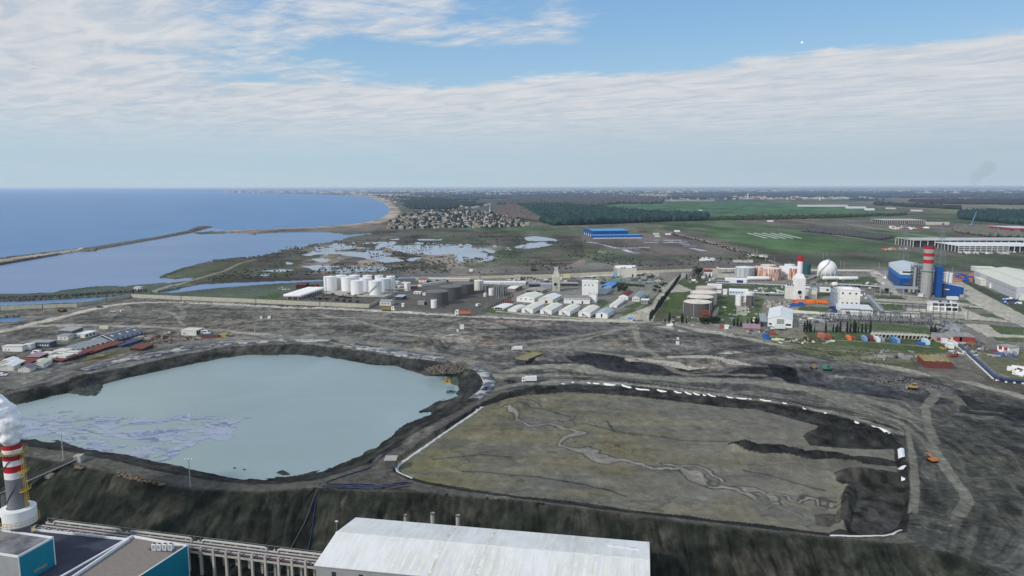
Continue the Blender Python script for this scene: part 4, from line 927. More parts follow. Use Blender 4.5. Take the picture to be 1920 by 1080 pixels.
def chimney():
    X, Y = P(45, 975, -6.5); Y = 232.0; X = (38-960)/FPX*sqrt(Y*Y+90**2)*1.0
    lo, hi = -260., -100.
    for _ in range(40):
        m = (lo+hi)/2
        if proj(m, Y, -9)[0] < 45: lo = m
        else: hi = m
    X = lo
    t = thing('chimney', 'grey chimney with red and white bands at the left edge, breathing white smoke', 'chimney', X, Y, Zf)
    H = top_at(X, Y, 832)-Zf; zr0 = top_at(X, Y, 979)-Zf; zr1 = top_at(X, Y, 951)-Zf
    sl = sqrt(X*X+Y*Y+90**2); r1 = 12.8*sl/FPX; r0 = 14.4*sl/FPX; R = 24*sl/FPX
    zg = lambda py: top_at(X, Y, py)-Zf
    rad = lambda z: r0+(r1-r0)*z/H
    gm = mat('stack_grey_steel', (112,112,118), .5, var=.2, kind='stain')
    zs = [0, zg(894), zg(882), zg(870), zg(860), zg(851), zg(840), H]
    cols = [gm, WHITE, RED, WHITE, RED, WHITE, RED]
    for i in range(7):
        smooth_by_angle(MB().lathe([(rad(zs[i]), zs[i]), (rad(zs[i+1]), zs[i+1])], 28, cap=False).build('shaft' if i == 0 else 'painted_band', cols[i], t))
    MB().lathe([(rad(H)*.98, H-.02), (rad(H)*.85, H+.02), (rad(H)*.8, H-3), (.05, H-3)], 28, cap=False).build('flue_mouth', DARK, t)
    smooth_by_angle(MB().lathe([(r0+.1, zr0), (R, zr0), (R, zr1), (r0+.1, zr1+.35)], 36, cap=False).build('collar_drum', WHITE, t))
    for a in (-130,):
        MB().box(-1.0, -.3, 0, 1.0, .12, 3.2).build('doorway', DARK, t, (R*cos(radians(a)), R*sin(radians(a)), zr0+.6)).rotation_euler.z = radians(a+90)
    g = MB()
    for z_ in (zr0+1.1, zr0+2.1):
        for k in range(28):
            a, b = 2*pi*k/28, 2*pi*(k+1)/28; g.bar(((R+.6)*cos(a), (R+.6)*sin(a), z_), ((R+.6)*cos(b), (R+.6)*sin(b), z_), .09)
    for k in range(28): a = 2*pi*k/28; g.bar(((R+.6)*cos(a), (R+.6)*sin(a), zr0), ((R+.6)*cos(a), (R+.6)*sin(a), zr0+2.1), .07)
    g.build('collar_railing', YELLOW, t)
    for zz in (zg(848),):
        MB().lathe([(rad(zz)+.05, zz), (rad(zz)+1.5, zz), (rad(zz)+1.5, zz+.25), (rad(zz)+.05, zz+.25)], 28, cap=False).build('platform', mat('platform_grating', (120,112,92), .7), t)
        g = MB()
        for zo in (.7, 1.3):
            for k in range(28): a, b = 2*pi*k/28, 2*pi*(k+1)/28; q = rad(zz)+1.5; g.bar((q*cos(a), q*sin(a), zz+zo), (q*cos(b), q*sin(b), zz+zo), .1)
        for k in range(28): a = 2*pi*k/28; g.bar((q*cos(a), q*sin(a), zz), (q*cos(a), q*sin(a), zz+1.3), .08)
        g.build('platform_railing', YELLOW, t)
    for zz in (zg(884), zg(918)):
        g = MB(); a0 = radians(-12)
        for k in range(7):
            a = a0-.5+k*.17; b = a+.17; q = rad(zz)+1.5
            g.bar((q*cos(a), q*sin(a), zz+1.2), (q*cos(b), q*sin(b), zz+1.2), .12); g.bar((q*cos(a), q*sin(a), zz), (q*cos(a), q*sin(a), zz+1.2), .1)
            g.add([(rad(zz)*cos(a), rad(zz)*sin(a), zz), (q*cos(a), q*sin(a), zz), (q*cos(b), q*sin(b), zz), (rad(zz)*cos(b), rad(zz)*sin(b), zz)], [(0,1,2,3)])
        g.build('side_platform', YELLOW, t)
    g = MB(); a = radians(-12); q0 = r0+.35; q1 = r0+1.2
    for s in (-.35, .35): g.bar((q0*cos(a)-s*sin(a), q0*sin(a)+s*cos(a), zr1), (q0*cos(a)-s*sin(a), q0*sin(a)+s*cos(a), zg(846)), .12)
    zz = zr1
    while zz < zg(846):
        g.bar((q0*cos(a)-.35*sin(a), q0*sin(a)+.35*cos(a), zz), (q0*cos(a)+.35*sin(a), q0*sin(a)-.35*cos(a), zz), .08)
        for s in (-.45, 0, .45): pass
        g.bar((q0*cos(a)-.45*sin(a), q0*sin(a)+.45*cos(a), zz), (q1*cos(a)-.45*sin(a), q1*sin(a)+.45*cos(a), zz), .1); g.bar((q1*cos(a)-.45*sin(a), q1*sin(a)+.45*cos(a), zz), (q1*cos(a)+.45*sin(a), q1*sin(a)-.45*cos(a), zz), .1)
        zz += .9
    for s in (-.45, .45): g.bar((q1*cos(a)-s*sin(a), q1*sin(a)+s*cos(a), zr1), (q1*cos(a)-s*sin(a), q1*sin(a)+s*cos(a), zg(846)), .1)
    g.build('caged_ladder', YELLOW, t)
    g = MB();
    for z0_, z1_, da in ((zg(938), zg(902), .9), (zg(876), zg(858), .6)):
        pts = [((rad(z0_)+.12)*cos(radians(-125)+da*k/10*1.5), (rad(z0_)+.12)*sin(radians(-125)+da*k/10*1.5), z0_+(z1_-z0_)*k/10) for k in range(11)]; g = MB(); g.path(pts, .14, 5); g.build('helical_strake', DGREY, t)
    return X, Y, H+Zf
chx, chy, chz = chimney()
def smoke():
    import bmesh
    rng = random.Random(11); bm = bmesh.new()
    path = [(-.1, 0, 1.0, 2.5), (-.9, .2, 3.4, 3.7), (-2.2, .8, 6.4, 4.9), (-5.0, 1.4, 9.2, 6.0), (-9.5, 2, 11, 6.8), (-15, 3, 12, 7), (-23, 4, 14, 8), (-32, 6, 16, 9)]
    blobs = []
    for x, y, z, r in path:
        blobs.append((x, y, z, r))
        for k in range(14):
            a = rng.uniform(0, 2*pi); e = rng.uniform(-1, 1.2); rr = r*rng.uniform(.28, .5)
            blobs.append((x+cos(a)*r*.72*cos(e), y+sin(a)*r*.72*cos(e), z+r*.7*sin(e), rr))
    for x, y, z, r in blobs: bmesh.ops.create_icosphere(bm, subdivisions=3, radius=r, matrix=Matrix.Translation((x, y, z)))
    me = bpy.data.meshes.new('smoke'); bm.to_mesh(me); bm.free()
    o = bpy.data.objects.new('smoke', me); COL.objects.link(o); o.location = (chx, chy, chz); o.rotation_euler = (0, 0, 0)
    tag(o, 'thick white smoke drifting left from the banded chimney', 'smoke', None, 'stuff')
    rm = o.modifiers.new('r', 'REMESH'); rm.mode = 'VOXEL'; rm.voxel_size = .45; rm.use_smooth_shade = True
    sm = o.modifiers.new('s', 'SMOOTH'); sm.iterations = 5
    tx = bpy.data.textures.new('puff', 'CLOUDS'); tx.noise_scale = 2.2; dm = o.modifiers.new('d', 'DISPLACE'); dm.texture = tx; dm.strength = 1.9; dm.mid_level = .5
    m, nt, N_, L_, b_ = _nt('smoke'); b_.inputs['Base Color'].default_value = (.96, .97, .98, 1); b_.inputs['Roughness'].default_value = 1; b_.inputs['Specular IOR Level'].default_value = 0; b_.inputs['Subsurface Weight'].default_value = 1; b_.inputs['Subsurface Radius'].default_value = (1, 1, 1); b_.inputs['Subsurface Scale'].default_value = 1.2; me.materials.append(m); return o
    return o
smoke()

def teal_works():
    WT = mat('white_parapet_trim', (206,208,210), .6, var=.12)
    zr = -4.0       # roof level of the big block
    Bk = Vector(P(-40, 981, zr)); Br = Vector(P(242, 1010, zr)); d = (Br-Bk); th = atan2(d.y, d.x)
    ex = Vector((cos(th), sin(th))); ey = Vector((-sin(th), cos(th)))
    L = 70.0; W = 46.0; c = Br-ex*L/2-ey*W/2
    t = thing('industrial_building', 'broad works block with dark flat roof and white parapet beside the chimney', 'building', c.x, c.y, Zf, th); H = zr-Zf
    MB().box(-L/2, -W/2, 0, L/2, W/2, H-.9).build('wall', TEAL, t)
    MB().box(-L/2+.4, -W/2+.4, H-.897, L/2-.4, W/2-.4, H-.6).build('roof', ROOFD, t)
    MB().box(-L/2-.1, W/2-.35, H-.9, L/2-.5, W/2+.1, H+.1).box(-L/2-.1, -W/2-.1, H-.9, L/2-.5, -W/2+.35, H+.1).build('parapet', WT, t)
    MB().box(L/2-.5, -W/2-.1, H-.9, L/2+.1, W/2+.1, H+.1).build('parapet', WT, t)
    a = thing('roof_ladder', 'yellow roof access ladder hoop by the white parapet', 'ladder', *P(58, 1000, zr-.6), zr-.6, th); g = MB()
    for s in (-.6, .6):
        g.bar((s, 0, 0), (s, 0, 2.0), .12); g.bar((s, 1.2, 0), (s, 1.2, 2.0), .12); g.bar((s, 0, 2.0), (s, 1.2, 2.0), .14)
    g.build('hoop', YELLOW, a)
    for yy in (0, 1.2):
        g = MB()
        for q in range(6): g.bar((-.6, yy, .2+q*.32), (.6, yy, .2+q*.32), .1)
        g.build('rungs', YELLOW, a)
    z2 = 4.6; A = Vector(P(34, 1046, z2)); D_ = Vector(P(100, 1010, z2)); th2 = atan2((D_-A).y, (D_-A).x)-pi/2
    ex2 = Vector((cos(th2), sin(th2))); ey2 = Vector((-sin(th2), cos(th2))); W2 = (D_-A).length; L2 = 22.0
    c2 = A-ex2*L2/2+ey2*W2/2; u = thing('rooftop_block', 'raised teal roof block with grey flat top and louvre panel', 'building', c2.x, c2.y, zr-.6, th2); H2 = z2-zr+.6
    MB().box(-L2/2, -W2/2, 0, L2/2-.06, W2/2, H2).build('wall', GREYW, u); MB().box(L2/2-.06, -W2/2-.02, 0.02, L2/2, W2/2+.02, H2-.02).build('teal_facade', TEAL, u)
    MB().box(-L2/2+.35, -W2/2+.35, H2, L2/2-.35, W2/2-.35, H2+.12).build('roof', mat('worn_grey_roof', (84,84,90), .8, c2=(128,128,128), scale=.1), u)
    g = MB(); h3 = H2+.7
    g.box(-L2/2-.1, -W2/2-.1, H2+.003, L2/2+.1, -W2/2+.25, h3).box(-L2/2-.1, W2/2-.25, H2+.003, L2/2+.1, W2/2+.1, h3).box(-L2/2-.1, -W2/2+.25, H2+.003, -L2/2+.25, W2/2-.25, h3).box(L2/2-.25, -W2/2+.25, H2+.003, L2/2+.1, W2/2-.25, h3)
    g.box(L2/2-.02, -W2/2-.1, 0, L2/2+.1, -W2/2+.25, H2).box(L2/2-.02, W2/2-.25, 0, L2/2+.1, W2/2+.1, H2).build('parapet', WT, u)
    MB().box(L2/2-.05, -W2*.12, 1.3, L2/2+.06, W2*.26, 2.3).build('louvre', mat('louvre_grey', (128,132,124), .7, kind='riby'), u)
    z3 = -5.2; E = Vector(P(352, 1022, z3+1.0)); G = Vector(P(242, 1012, z3));
    dE = Vector(P(262, 1080, z3+1.0))-E; th3 = atan2(dE.y, dE.x)+pi/2; ex3 = Vector((cos(th3), sin(th3))); ey3 = Vector((-sin(th3), cos(th3)))
    L3 = abs((E-G).dot(ex3)); W3 = 40.0; c3 = E-ex3*L3/2-ey3*W3/2
    v = thing('gravel_roof_wing', 'lower wing with brownish gravel roof and teal facade on its right', 'building', c3.x, c3.y, Zf, th3); H3 = z3-Zf
    MB().box(-L3/2+.5, -W3/2, 0, L3/2-.05, W3/2, H3).build('wall', GREYW, v); MB().box(L3/2-.05, -W3/2, 0, L3/2, W3/2, H3+.9).build('teal_facade', TEAL, v)
    MB().box(-L3/2+.6, -W3/2+.3, H3+.003, L3/2-.3, W3/2-.3, H3+.2).build('roof', ROOFT, v)
    MB().box(-L3/2+.5, W3/2-.3, H3+.003, L3/2-.05, W3/2+.1, H3+1.0).build('parapet', WT, v); MB().box(-L3/2-.1, -W3/2, H3+.003, -L3/2+.55, W3/2-.3, H3+1.1).build('side_parapet', WT, v)
    MB().box(L3/2-.3, -W3/2, H3+.9, L3/2+.08, W3/2, H3+1.1).build('facade_capping', WT, v)
    MB().box(L3/2-.02, W3/2-.25, 0, L3/2+.12, W3/2+.12, H3+1.1).build('corner_trim', WT, v)
    k0 = None
    for i, px in enumerate((290.5, 300, 310.5, 321)):
        q = P(px, 1031.5, z3+.2)
        if k0 is None:
            a = thing('air_conditioner', 'white upright air conditioning unit standing on the gravel roof', 'air conditioner', q[0], q[1], z3+.45, th, 'air conditioners in a row on the gravel roof')
            MB().box(-.72, -.7, 0, .72, .7, 2.2).build('casing', WHITE, a); MB().lathe([(.5, 2.2), (.5, 2.32), (.1, 2.34)], 12).build('fan', DARK, a); MB().box(-.5, -.75, .3, .5, -.69, 1.9).build('grille', STEEL, a)
            k0 = proto(a)
        else: clone(k0, q[0], q[1])
    q = P(305, 1031, z3+.2); a = thing('equipment_plinth', 'dark steel plinth under the roof air conditioners', 'plinth', q[0], q[1], z3+.2, th); MB().box(-5, -1.1, 0, 4.6, 1.2, .22).build('frame', DGREY, a)
teal_works()
def gallery():
    A = Vector((*P(148, 860, 1.0), 1.0)); B = Vector((*P(0, 926, -6.0), -6.0)); B = A+(B-A)*1.35
    t = thing('conveyor_gallery', 'slender inclined conveyor bridge climbing the slope behind the chimney', 'conveyor', A.x, A.y, A.z); d = B-A; n = Vector((-d.y, d.x, 0)).normalized()
    g = MB()
    for s in (-1.0, 1.0):
        for z in (0, 1.5): g.bar(tuple(n*s+Vector((0,0,z))), tuple(d+n*s+Vector((0,0,z))), .22)
        K = 36
        for k in range(K):
            p = d*(k/K); q = d*((k+1)/K); g.bar(tuple(p+n*s), tuple(q+n*s+Vector((0,0,1.5))), .12); g.bar(tuple(p+n*s), tuple(p+n*s+Vector((0,0,1.5))), .12)
    g.build('truss', DGREY, t); MB().add([tuple(n*1.0+Vector((0,0,.3))), tuple(n*-1.0+Vector((0,0,.3))), tuple(d-n+Vector((0,0,.3))), tuple(d+n+Vector((0,0,.3)))], [(0,1,2,3)]).build('belt', mat('conveyor_deck', (118,116,110), .8), t)
    MB().box(-1.6, -1.6, -2.2, 1.6, 1.6, 1.7).build('head_house', CONC_M, t)
    p = d*.29; zg_ = gz(A.x+p.x, A.y+p.y)-A.z; MB().lathe([(2.1, zg_-1), (2.1, zg_+.5), (1.3, zg_+.5), (1.2, p.z-.1)], 12, p.x, p.y).build('pier', CONC_M, t)
    p = d*.72; zg_ = gz(A.x+p.x, A.y+p.y)-A.z; MB().cyl(p.x, p.y, zg_-1, p.z-.1, .9, 10).build('pier', CONC_M, t)
gallery()
def lamp_pole(px, py, pt, label, gz_=None):
    X, Y = P(px, py, 0); z = gz(X, Y); t = thing('lamp_pole', label, 'lamp pole', X, Y, z); H = top_at(X, Y, pt)-z
    MB().tube((0,0,-.5), (0,0,H), .28, 8, r1=.16).build('pole', CONC_M, t); g = MB(); g.bar((-1.3,0,H-.4), (1.3,0,H-.4), .1); g.bar((-.9,0,H-1.3), (.9,0,H-1.3), .1); g.build('crossarm', STEEL, t)
    g = MB()
    for s in (-1.3, 0, 1.3): g.box(s-.22,-.3,H-.35,s+.22,.2,H+.05)
    g.build('floodlight', WHITE, t)
lamp_pole(119, 862, 812, 'tall floodlight pole on the road above the left end of the slope')
lamp_pole(357, 913, 860, 'tall floodlight pole at the road edge below the turquoise pond')
# ------------------------------------------------------------------ pond gear, vehicles, machines
def strip(name, label, pts, w, m, cat='liner', kind=None, off=.25, z=0.0, group=None, wob=0.0, lift_top=0.0, jag=0.0):
    W = [Vector(P(x, y, z)) for x, y in pts]; seg = []
    for i in range(len(W)-1):
        n_ = max(1, int((W[i+1]-W[i]).length/1.6))
        for k in range(n_): seg.append(W[i].lerp(W[i+1], k/n_))
    seg.append(W[-1]); L_, R_ = [], []; rng = random.Random(len(pts)*7+int(pts[0][0]))
    for i, p in enumerate(seg):
        d = (seg[min(i+1, len(seg)-1)]-seg[max(i-1, 0)]).normalized(); n = Vector((-d.y, d.x)); a = w/2+rng.uniform(-wob, wob); b = w/2+rng.uniform(-wob, wob)
        if jag and (i == 0 or i == len(seg)-1): a *= .3; b *= .3
        L_.append(p+n*a); R_.append(p-n*b)
    xs = np.array([q.x for q in L_+R_]); ys = np.array([q.y for q in L_+R_]); M_ = [(l+r)/2 for l, r in zip(L_, R_)]
    zm = height(np.array([q.x for q in M_]), np.array([q.y for q in M_])); zs = height(xs, ys)+off; zm = zm+off+.12; n = len(L_)
    c = M_[0]; b = MB()
    vs = [(L_[i].x-c.x, L_[i].y-c.y, zs[i]) for i in range(n)]+[(M_[i].x-c.x, M_[i].y-c.y, zm[i]) for i in range(n)]+[(R_[i].x-c.x, R_[i].y-c.y, zs[n+i]) for i in range(n)]
    vs2 = [(x, y, zz-.5) for x, y, zz in vs[:n]]+[(x, y, zz-.5) for x, y, zz in vs[2*n:]]
    fs = []
    for i in range(n-1): fs += [(n+i, n+i+1, i+1, i), (2*n+i, 2*n+i+1, n+i+1, n+i), (i, i+1, 3*n+i+1, 3*n+i), (4*n+i, 4*n+i+1, 2*n+i+1, 2*n+i)]
    b.add(vs+vs2, fs); o = b.build(name, m, None, (c.x, c.y, 0), True); tag(o, label, cat, group, kind); return o
def mat_patch():
    m, nt, N, L, b = _nt('geotextile_panels'); tc = N.new('ShaderNodeTexCoord')
    v = N.new('ShaderNodeTexVoronoi'); v.inputs['Scale'].default_value = .22; v.feature = 'F1'; L.new(tc.outputs['Object'], v.inputs['Vector'])
    r = N.new('ShaderNodeValToRGB'); r.color_ramp.interpolation = 'CONSTANT'; e = r.color_ramp.elements; e[0].color = (*alb((84,88,98)), 1); e[1].color = (*alb((168,167,162)), 1); e[1].position = .42
    e2 = r.color_ramp.elements.new(.72); e2.color = (*alb((134,134,132)), 1)
    s = N.new('ShaderNodeSeparateColor'); L.new(v.outputs['Color'], s.inputs[0]); L.new(s.outputs[0], r.inputs[0])
    n = N.new('ShaderNodeTexNoise'); n.inputs['Scale'].default_value = .7; n.inputs['Detail'].default_value = 6; L.new(tc.outputs['Object'], n.inputs['Vector'])
    mx = N.new('ShaderNodeMix'); mx.data_type = 'RGBA'; mx.blend_type = 'MULTIPLY'; mx.inputs[0].default_value = .7; L.new(r.outputs[0], mx.inputs[6])
    mr = N.new('ShaderNodeMapRange'); mr.inputs[1].default_value = .35; mr.inputs[2].default_value = .65; mr.inputs[3].default_value = .45; L.new(n.outputs[0], mr.inputs[0]); L.new(mr.outputs[0], mx.inputs[7])
    L.new(mx.outputs[2], b.inputs['Base Color']); b.inputs['Roughness'].default_value = .8; return m
PATCH = mat_patch(); BAG = mat('white_sandbags', (190,190,187), .85, var=.3, scale=1.5); LINER = mat('white_liner_sheet', (206,208,208), .7, var=.12)
PALE = mat('pale_berm_liner', (150,149,143), .85, var=.35, scale=.6)
strip('pond_liner', 'worn pale geotextile liner along the north bank of the turquoise pond', [(155,696),(200,684),(260,672),(330,658),(362,650),(400,646),(440,643),(480,641),(540,638.5),(590,638.5),(618,641)], 12, PATCH, wob=.7, off=.5)
strip('pond_liner', 'grey and white panel liner on the bank below the ash heap', [(655,646),(680,651),(720,656),(760,663),(800,669),(832,673)], 15, PATCH, wob=.3)
strip('pond_liner', 'curved white liner sheets around the east end of the turquoise pond', [(882,688),(900,694),(912,704),(918,716),(914,728),(902,738),(888,746)], 8, PATCH, wob=.5)
strip('sandbag_row', 'long white sandbag line on the west edge of the dry basin', [(905,757),(885,771),(862,786),(840,801),(815,818),(790,836),(765,852),(748,865)], 1.5, BAG, 'sandbags', wob=.35)
strip('sandbag_row', 'short white sandbag curve by the small pump shed', [(748,865),(743,872),(746,880),(760,889),(775,895)], 1.3, BAG, 'sandbags', wob=.3)
strip('sandbag_row', 'white sandbag edge curving round the basin corner by the front road', [(1555,1003),(1600,1004.5),(1650,1004.5),(1672,1001),(1688,992)], 1.2, BAG, 'sandbags', wob=.25)
k = 0
for a, b, w in (((1053,719),(1059,720),1.5),((1072,717),(1076,717.5),1.5),((1101,717),(1108,719),2),((1112,718),(1124,720),3),((1132,720),(1154,722),4.5),((1166,722),(1184,726),3.4),((1192,727),(1218,731),3),((1232,731),(1250,733.5),2.8),((1264,733.5),(1278,736.5),3),((1284,735),(1297,739),3.2),((1300,737),(1312,741),3),((1318,740),(1324,741.5),2.2),((1327,740),(1342,744),2.6),((1362,744.5),(1374,746.5),2.2),((1381,747),(1401,749),2.4),((1404,749),(1409,749.5),2),((1425,751),(1446,754),2.2),((1467,757),(1475,758.5),1.8),((1505,765),(1512,767),1.6),((1544,773),(1550,775),1.6),((1602,791),(1611,794),2)):
    strip('liner_patch', 'white liner patch showing on the far bank of the dry basin', [a, ((a[0]+b[0])/2, (a[1]+b[1])/2+.4), b], w*.62, LINER, off=.35, group='white liner patches on the far bank', wob=.6, jag=1)
strip('liner_sheet', 'largest white liner sheet at the upper right corner of the basin', [(1638,803),(1650,810),(1662,816),(1671,820)], 2.4, LINER, off=.4)
strip('liner_sheet', 'white folded sheet standing at the east edge of the basin', [(1689,842),(1690,850),(1691,858)], 2.6, LINER, off=.8)
strip('liner_scrap', 'small white scrap at the basin edge nearer the front', [(1688,875),(1694,872)], 2.2, LINER, off=.6); strip('liner_scrap', 'tiny white scrap just below the larger scrap', [(1690,893),(1697,894)], 1.4, LINER, off=.6)
def crust():
    pts = [(-60,800),(20,792),(60,776),(95,766),(110,763),(112,768),(140,772),(165,780),(215,784),(260,783),(300,786),(345,780),(370,776),(400,780),(430,786),(455,784),(440,792),(452,800),(430,812),(440,816),(400,826),(380,832),(366,838),(350,846),(330,856),(300,862),(270,866),(250,860),(205,852),(150,845),(100,835),(50,830),(0,824),(-60,820)]
    W = world_poly(pts, -4.93); c = W.mean(0); n = 240
    x0, y0 = W.min(0); x1, y1 = W.max(0); gx, gy = np.meshgrid(np.linspace(x0, x1, n), np.linspace(y0, y1, n)); X = gx.ravel(); Y = gy.ravel()
    wx = (fbm(X/14, Y/14, 601, 4)-.5)*16; wy = (fbm(X/14, Y/14, 611, 4)-.5)*16
    ins = pip(X+wx, Y+wy, W) & ~((fbm((X+wx)/10, (Y+wy)/5, 621, 4) > .57) & (dline(X, Y, W, True) < 20))
    idx = np.arange(n*n).reshape(n, n); q = np.stack([idx[:-1,:-1], idx[:-1,1:], idx[1:,1:], idx[1:,:-1]], -1).reshape(-1, 4); q = q[ins[q].all(1)]
    me = bpy.data.meshes.new('sediment'); me.vertices.add(n*n); Z = (fbm(X/6, Y/6, 631, 3)-.5)*.1
    me.vertices.foreach_set('co', np.stack([X, Y, Z], 1).astype(np.float32).ravel()); me.loops.add(q.size); me.loops.foreach_set('vertex_index', q.astype(np.int32).ravel())
    me.polygons.add(len(q)); me.polygons.foreach_set('loop_start', np.arange(0, q.size, 4, dtype=np.int32)); me.polygons.foreach_set('loop_total', np.full(len(q), 4, np.int32)); me.update(calc_edges=True)
    m, nt, N, L, b = _nt('sediment'); tc = N.new('ShaderNodeTexCoord'); w = N.new('ShaderNodeTexNoise'); w.inputs['Scale'].default_value = .05; w.inputs['Detail'].default_value = 4; L.new(tc.outputs['Object'], w.inputs['Vector'])
    vm = N.new('ShaderNodeVectorMath'); vm.operation = 'MULTIPLY_ADD'; vm.inputs[1].default_value = (26, 26, 0); L.new(w.outputs['Color'], vm.inputs[0]); L.new(tc.outputs['Object'], vm.inputs[2])
    mp = N.new('ShaderNodeMapping'); mp.inputs['Scale'].default_value = (.035, .16, 1); mp.inputs['Rotation'].default_value = (0, 0, .25); L.new(vm.outputs[0], mp.inputs[0])
    n1 = N.new('ShaderNodeTexNoise'); n1.inputs['Scale'].default_value = 1.6; n1.inputs['Detail'].default_value = 7; n1.inputs['Roughness'].default_value = .65; n1.inputs['Distortion'].default_value = 1.5; L.new(mp.outputs[0], n1.inputs['Vector'])
    r = N.new('ShaderNodeValToRGB'); e = r.color_ramp.elements; e[0].position = .43; e[0].color = (*alb((92,104,128)), 1); e[1].position = .505; e[1].color = (*alb((142,151,168)), 1); e3 = r.color_ramp.elements.new(.66); e3.color = (*alb((132,136,146)), 1)
    L.new(n1.outputs[0], r.inputs[0]); n2 = N.new('ShaderNodeTexNoise'); n2.inputs['Scale'].default_value = .022; n2.inputs['Detail'].default_value = 3; L.new(tc.outputs['Object'], n2.inputs['Vector'])
    mr = N.new('ShaderNodeMapRange'); mr.inputs[1].default_value = .70; mr.inputs[2].default_value = .76; L.new(n2.outputs[0], mr.inputs[0])
    mx = N.new('ShaderNodeMix'); mx.data_type = 'RGBA'; L.new(mr.outputs[0], mx.inputs[0]); L.new(r.outputs[0], mx.inputs[6]); mx.inputs[7].default_value = (*alb((122,118,116)), 1); L.new(mx.outputs[2], b.inputs['Base Color']); b.inputs['Roughness'].default_value = .55
    me.materials.append(m); o = bpy.data.objects.new('sediment_crust', me); o.location = (0, 0, -4.93); COL.objects.link(o); setting(o)
crust()
for nm, pts, h in (('mud_islet', [(515,886),(528,882),(540,887),(546,891),(530,892)], .9), ('mud_islet', [(435,878),(442,877),(444,879)], .4), ('mud_islet', [(453,880),(462,880),(460,882)], .3)):
    W = world_poly(pts, -5.0); c = W.mean(0); n = len(W); b = MB(); b.add([(x-c[0], y-c[1], -.4) for x, y in W]+[((x-c[0])*.5, (y-c[1])*.5, h) for x, y in W], [(i, (i+1) % n, n+(i+1) % n, n+i) for i in range(n)]+[tuple(range(n, 2*n))])
    o = b.build(nm, mat('wet_ash', (48,48,48), .9), None, (c[0], c[1], -5)); setting(o)
for px, py, m, lb, nm in ((838, 718, YELLOW, 'yellow floating pump raft near the east shore of the pond', 1), (845, 736, mat('slate_blue_deck', (70,98,112), .7), 'blue grey floating platform nearer the shore of the pond', 2)):
    X, Y = P(px, py, -5); t = thing('floating_pump', lb, 'pump raft', X, Y, -5.0, radians(5))
    MB().box(-2.7,-1.9,-.3,2.7,-.9,.7).box(-2.7,.9,-.3,2.7,1.9,.7).build('pontoon', m, t); MB().box(-2.0,-.9,.35,2.0,.9,.6).build('deck', STEEL if nm == 1 else m, t)
    g = MB()
    for sx in (-1.8, 1.8):
        for sy in (-1.4, 1.4): g.bar((sx, sy, .6), (sx, sy, 3.0), .18)
    g.bar((-1.8,-1.4,3),(1.8,-1.4,3),.16); g.bar((-1.8,1.4,3),(1.8,1.4,3),.16); g.bar((-1.8,-1.4,1.7),(1.8,-1.4,1.7),.12); g.build('frame', m, t)
    MB().tube((-.8,0,1.2),(.9,0,1.2),.6,10).build('pump', DGREY, t); Q = P(px+22, py-3 if nm == 1 else py+8, -4); MB().path([(1.5,0,.9),(4,.3,.2),(Q[0]-X, Q[1]-Y, .3)], .16, 6).build('hose', DGREY, t)
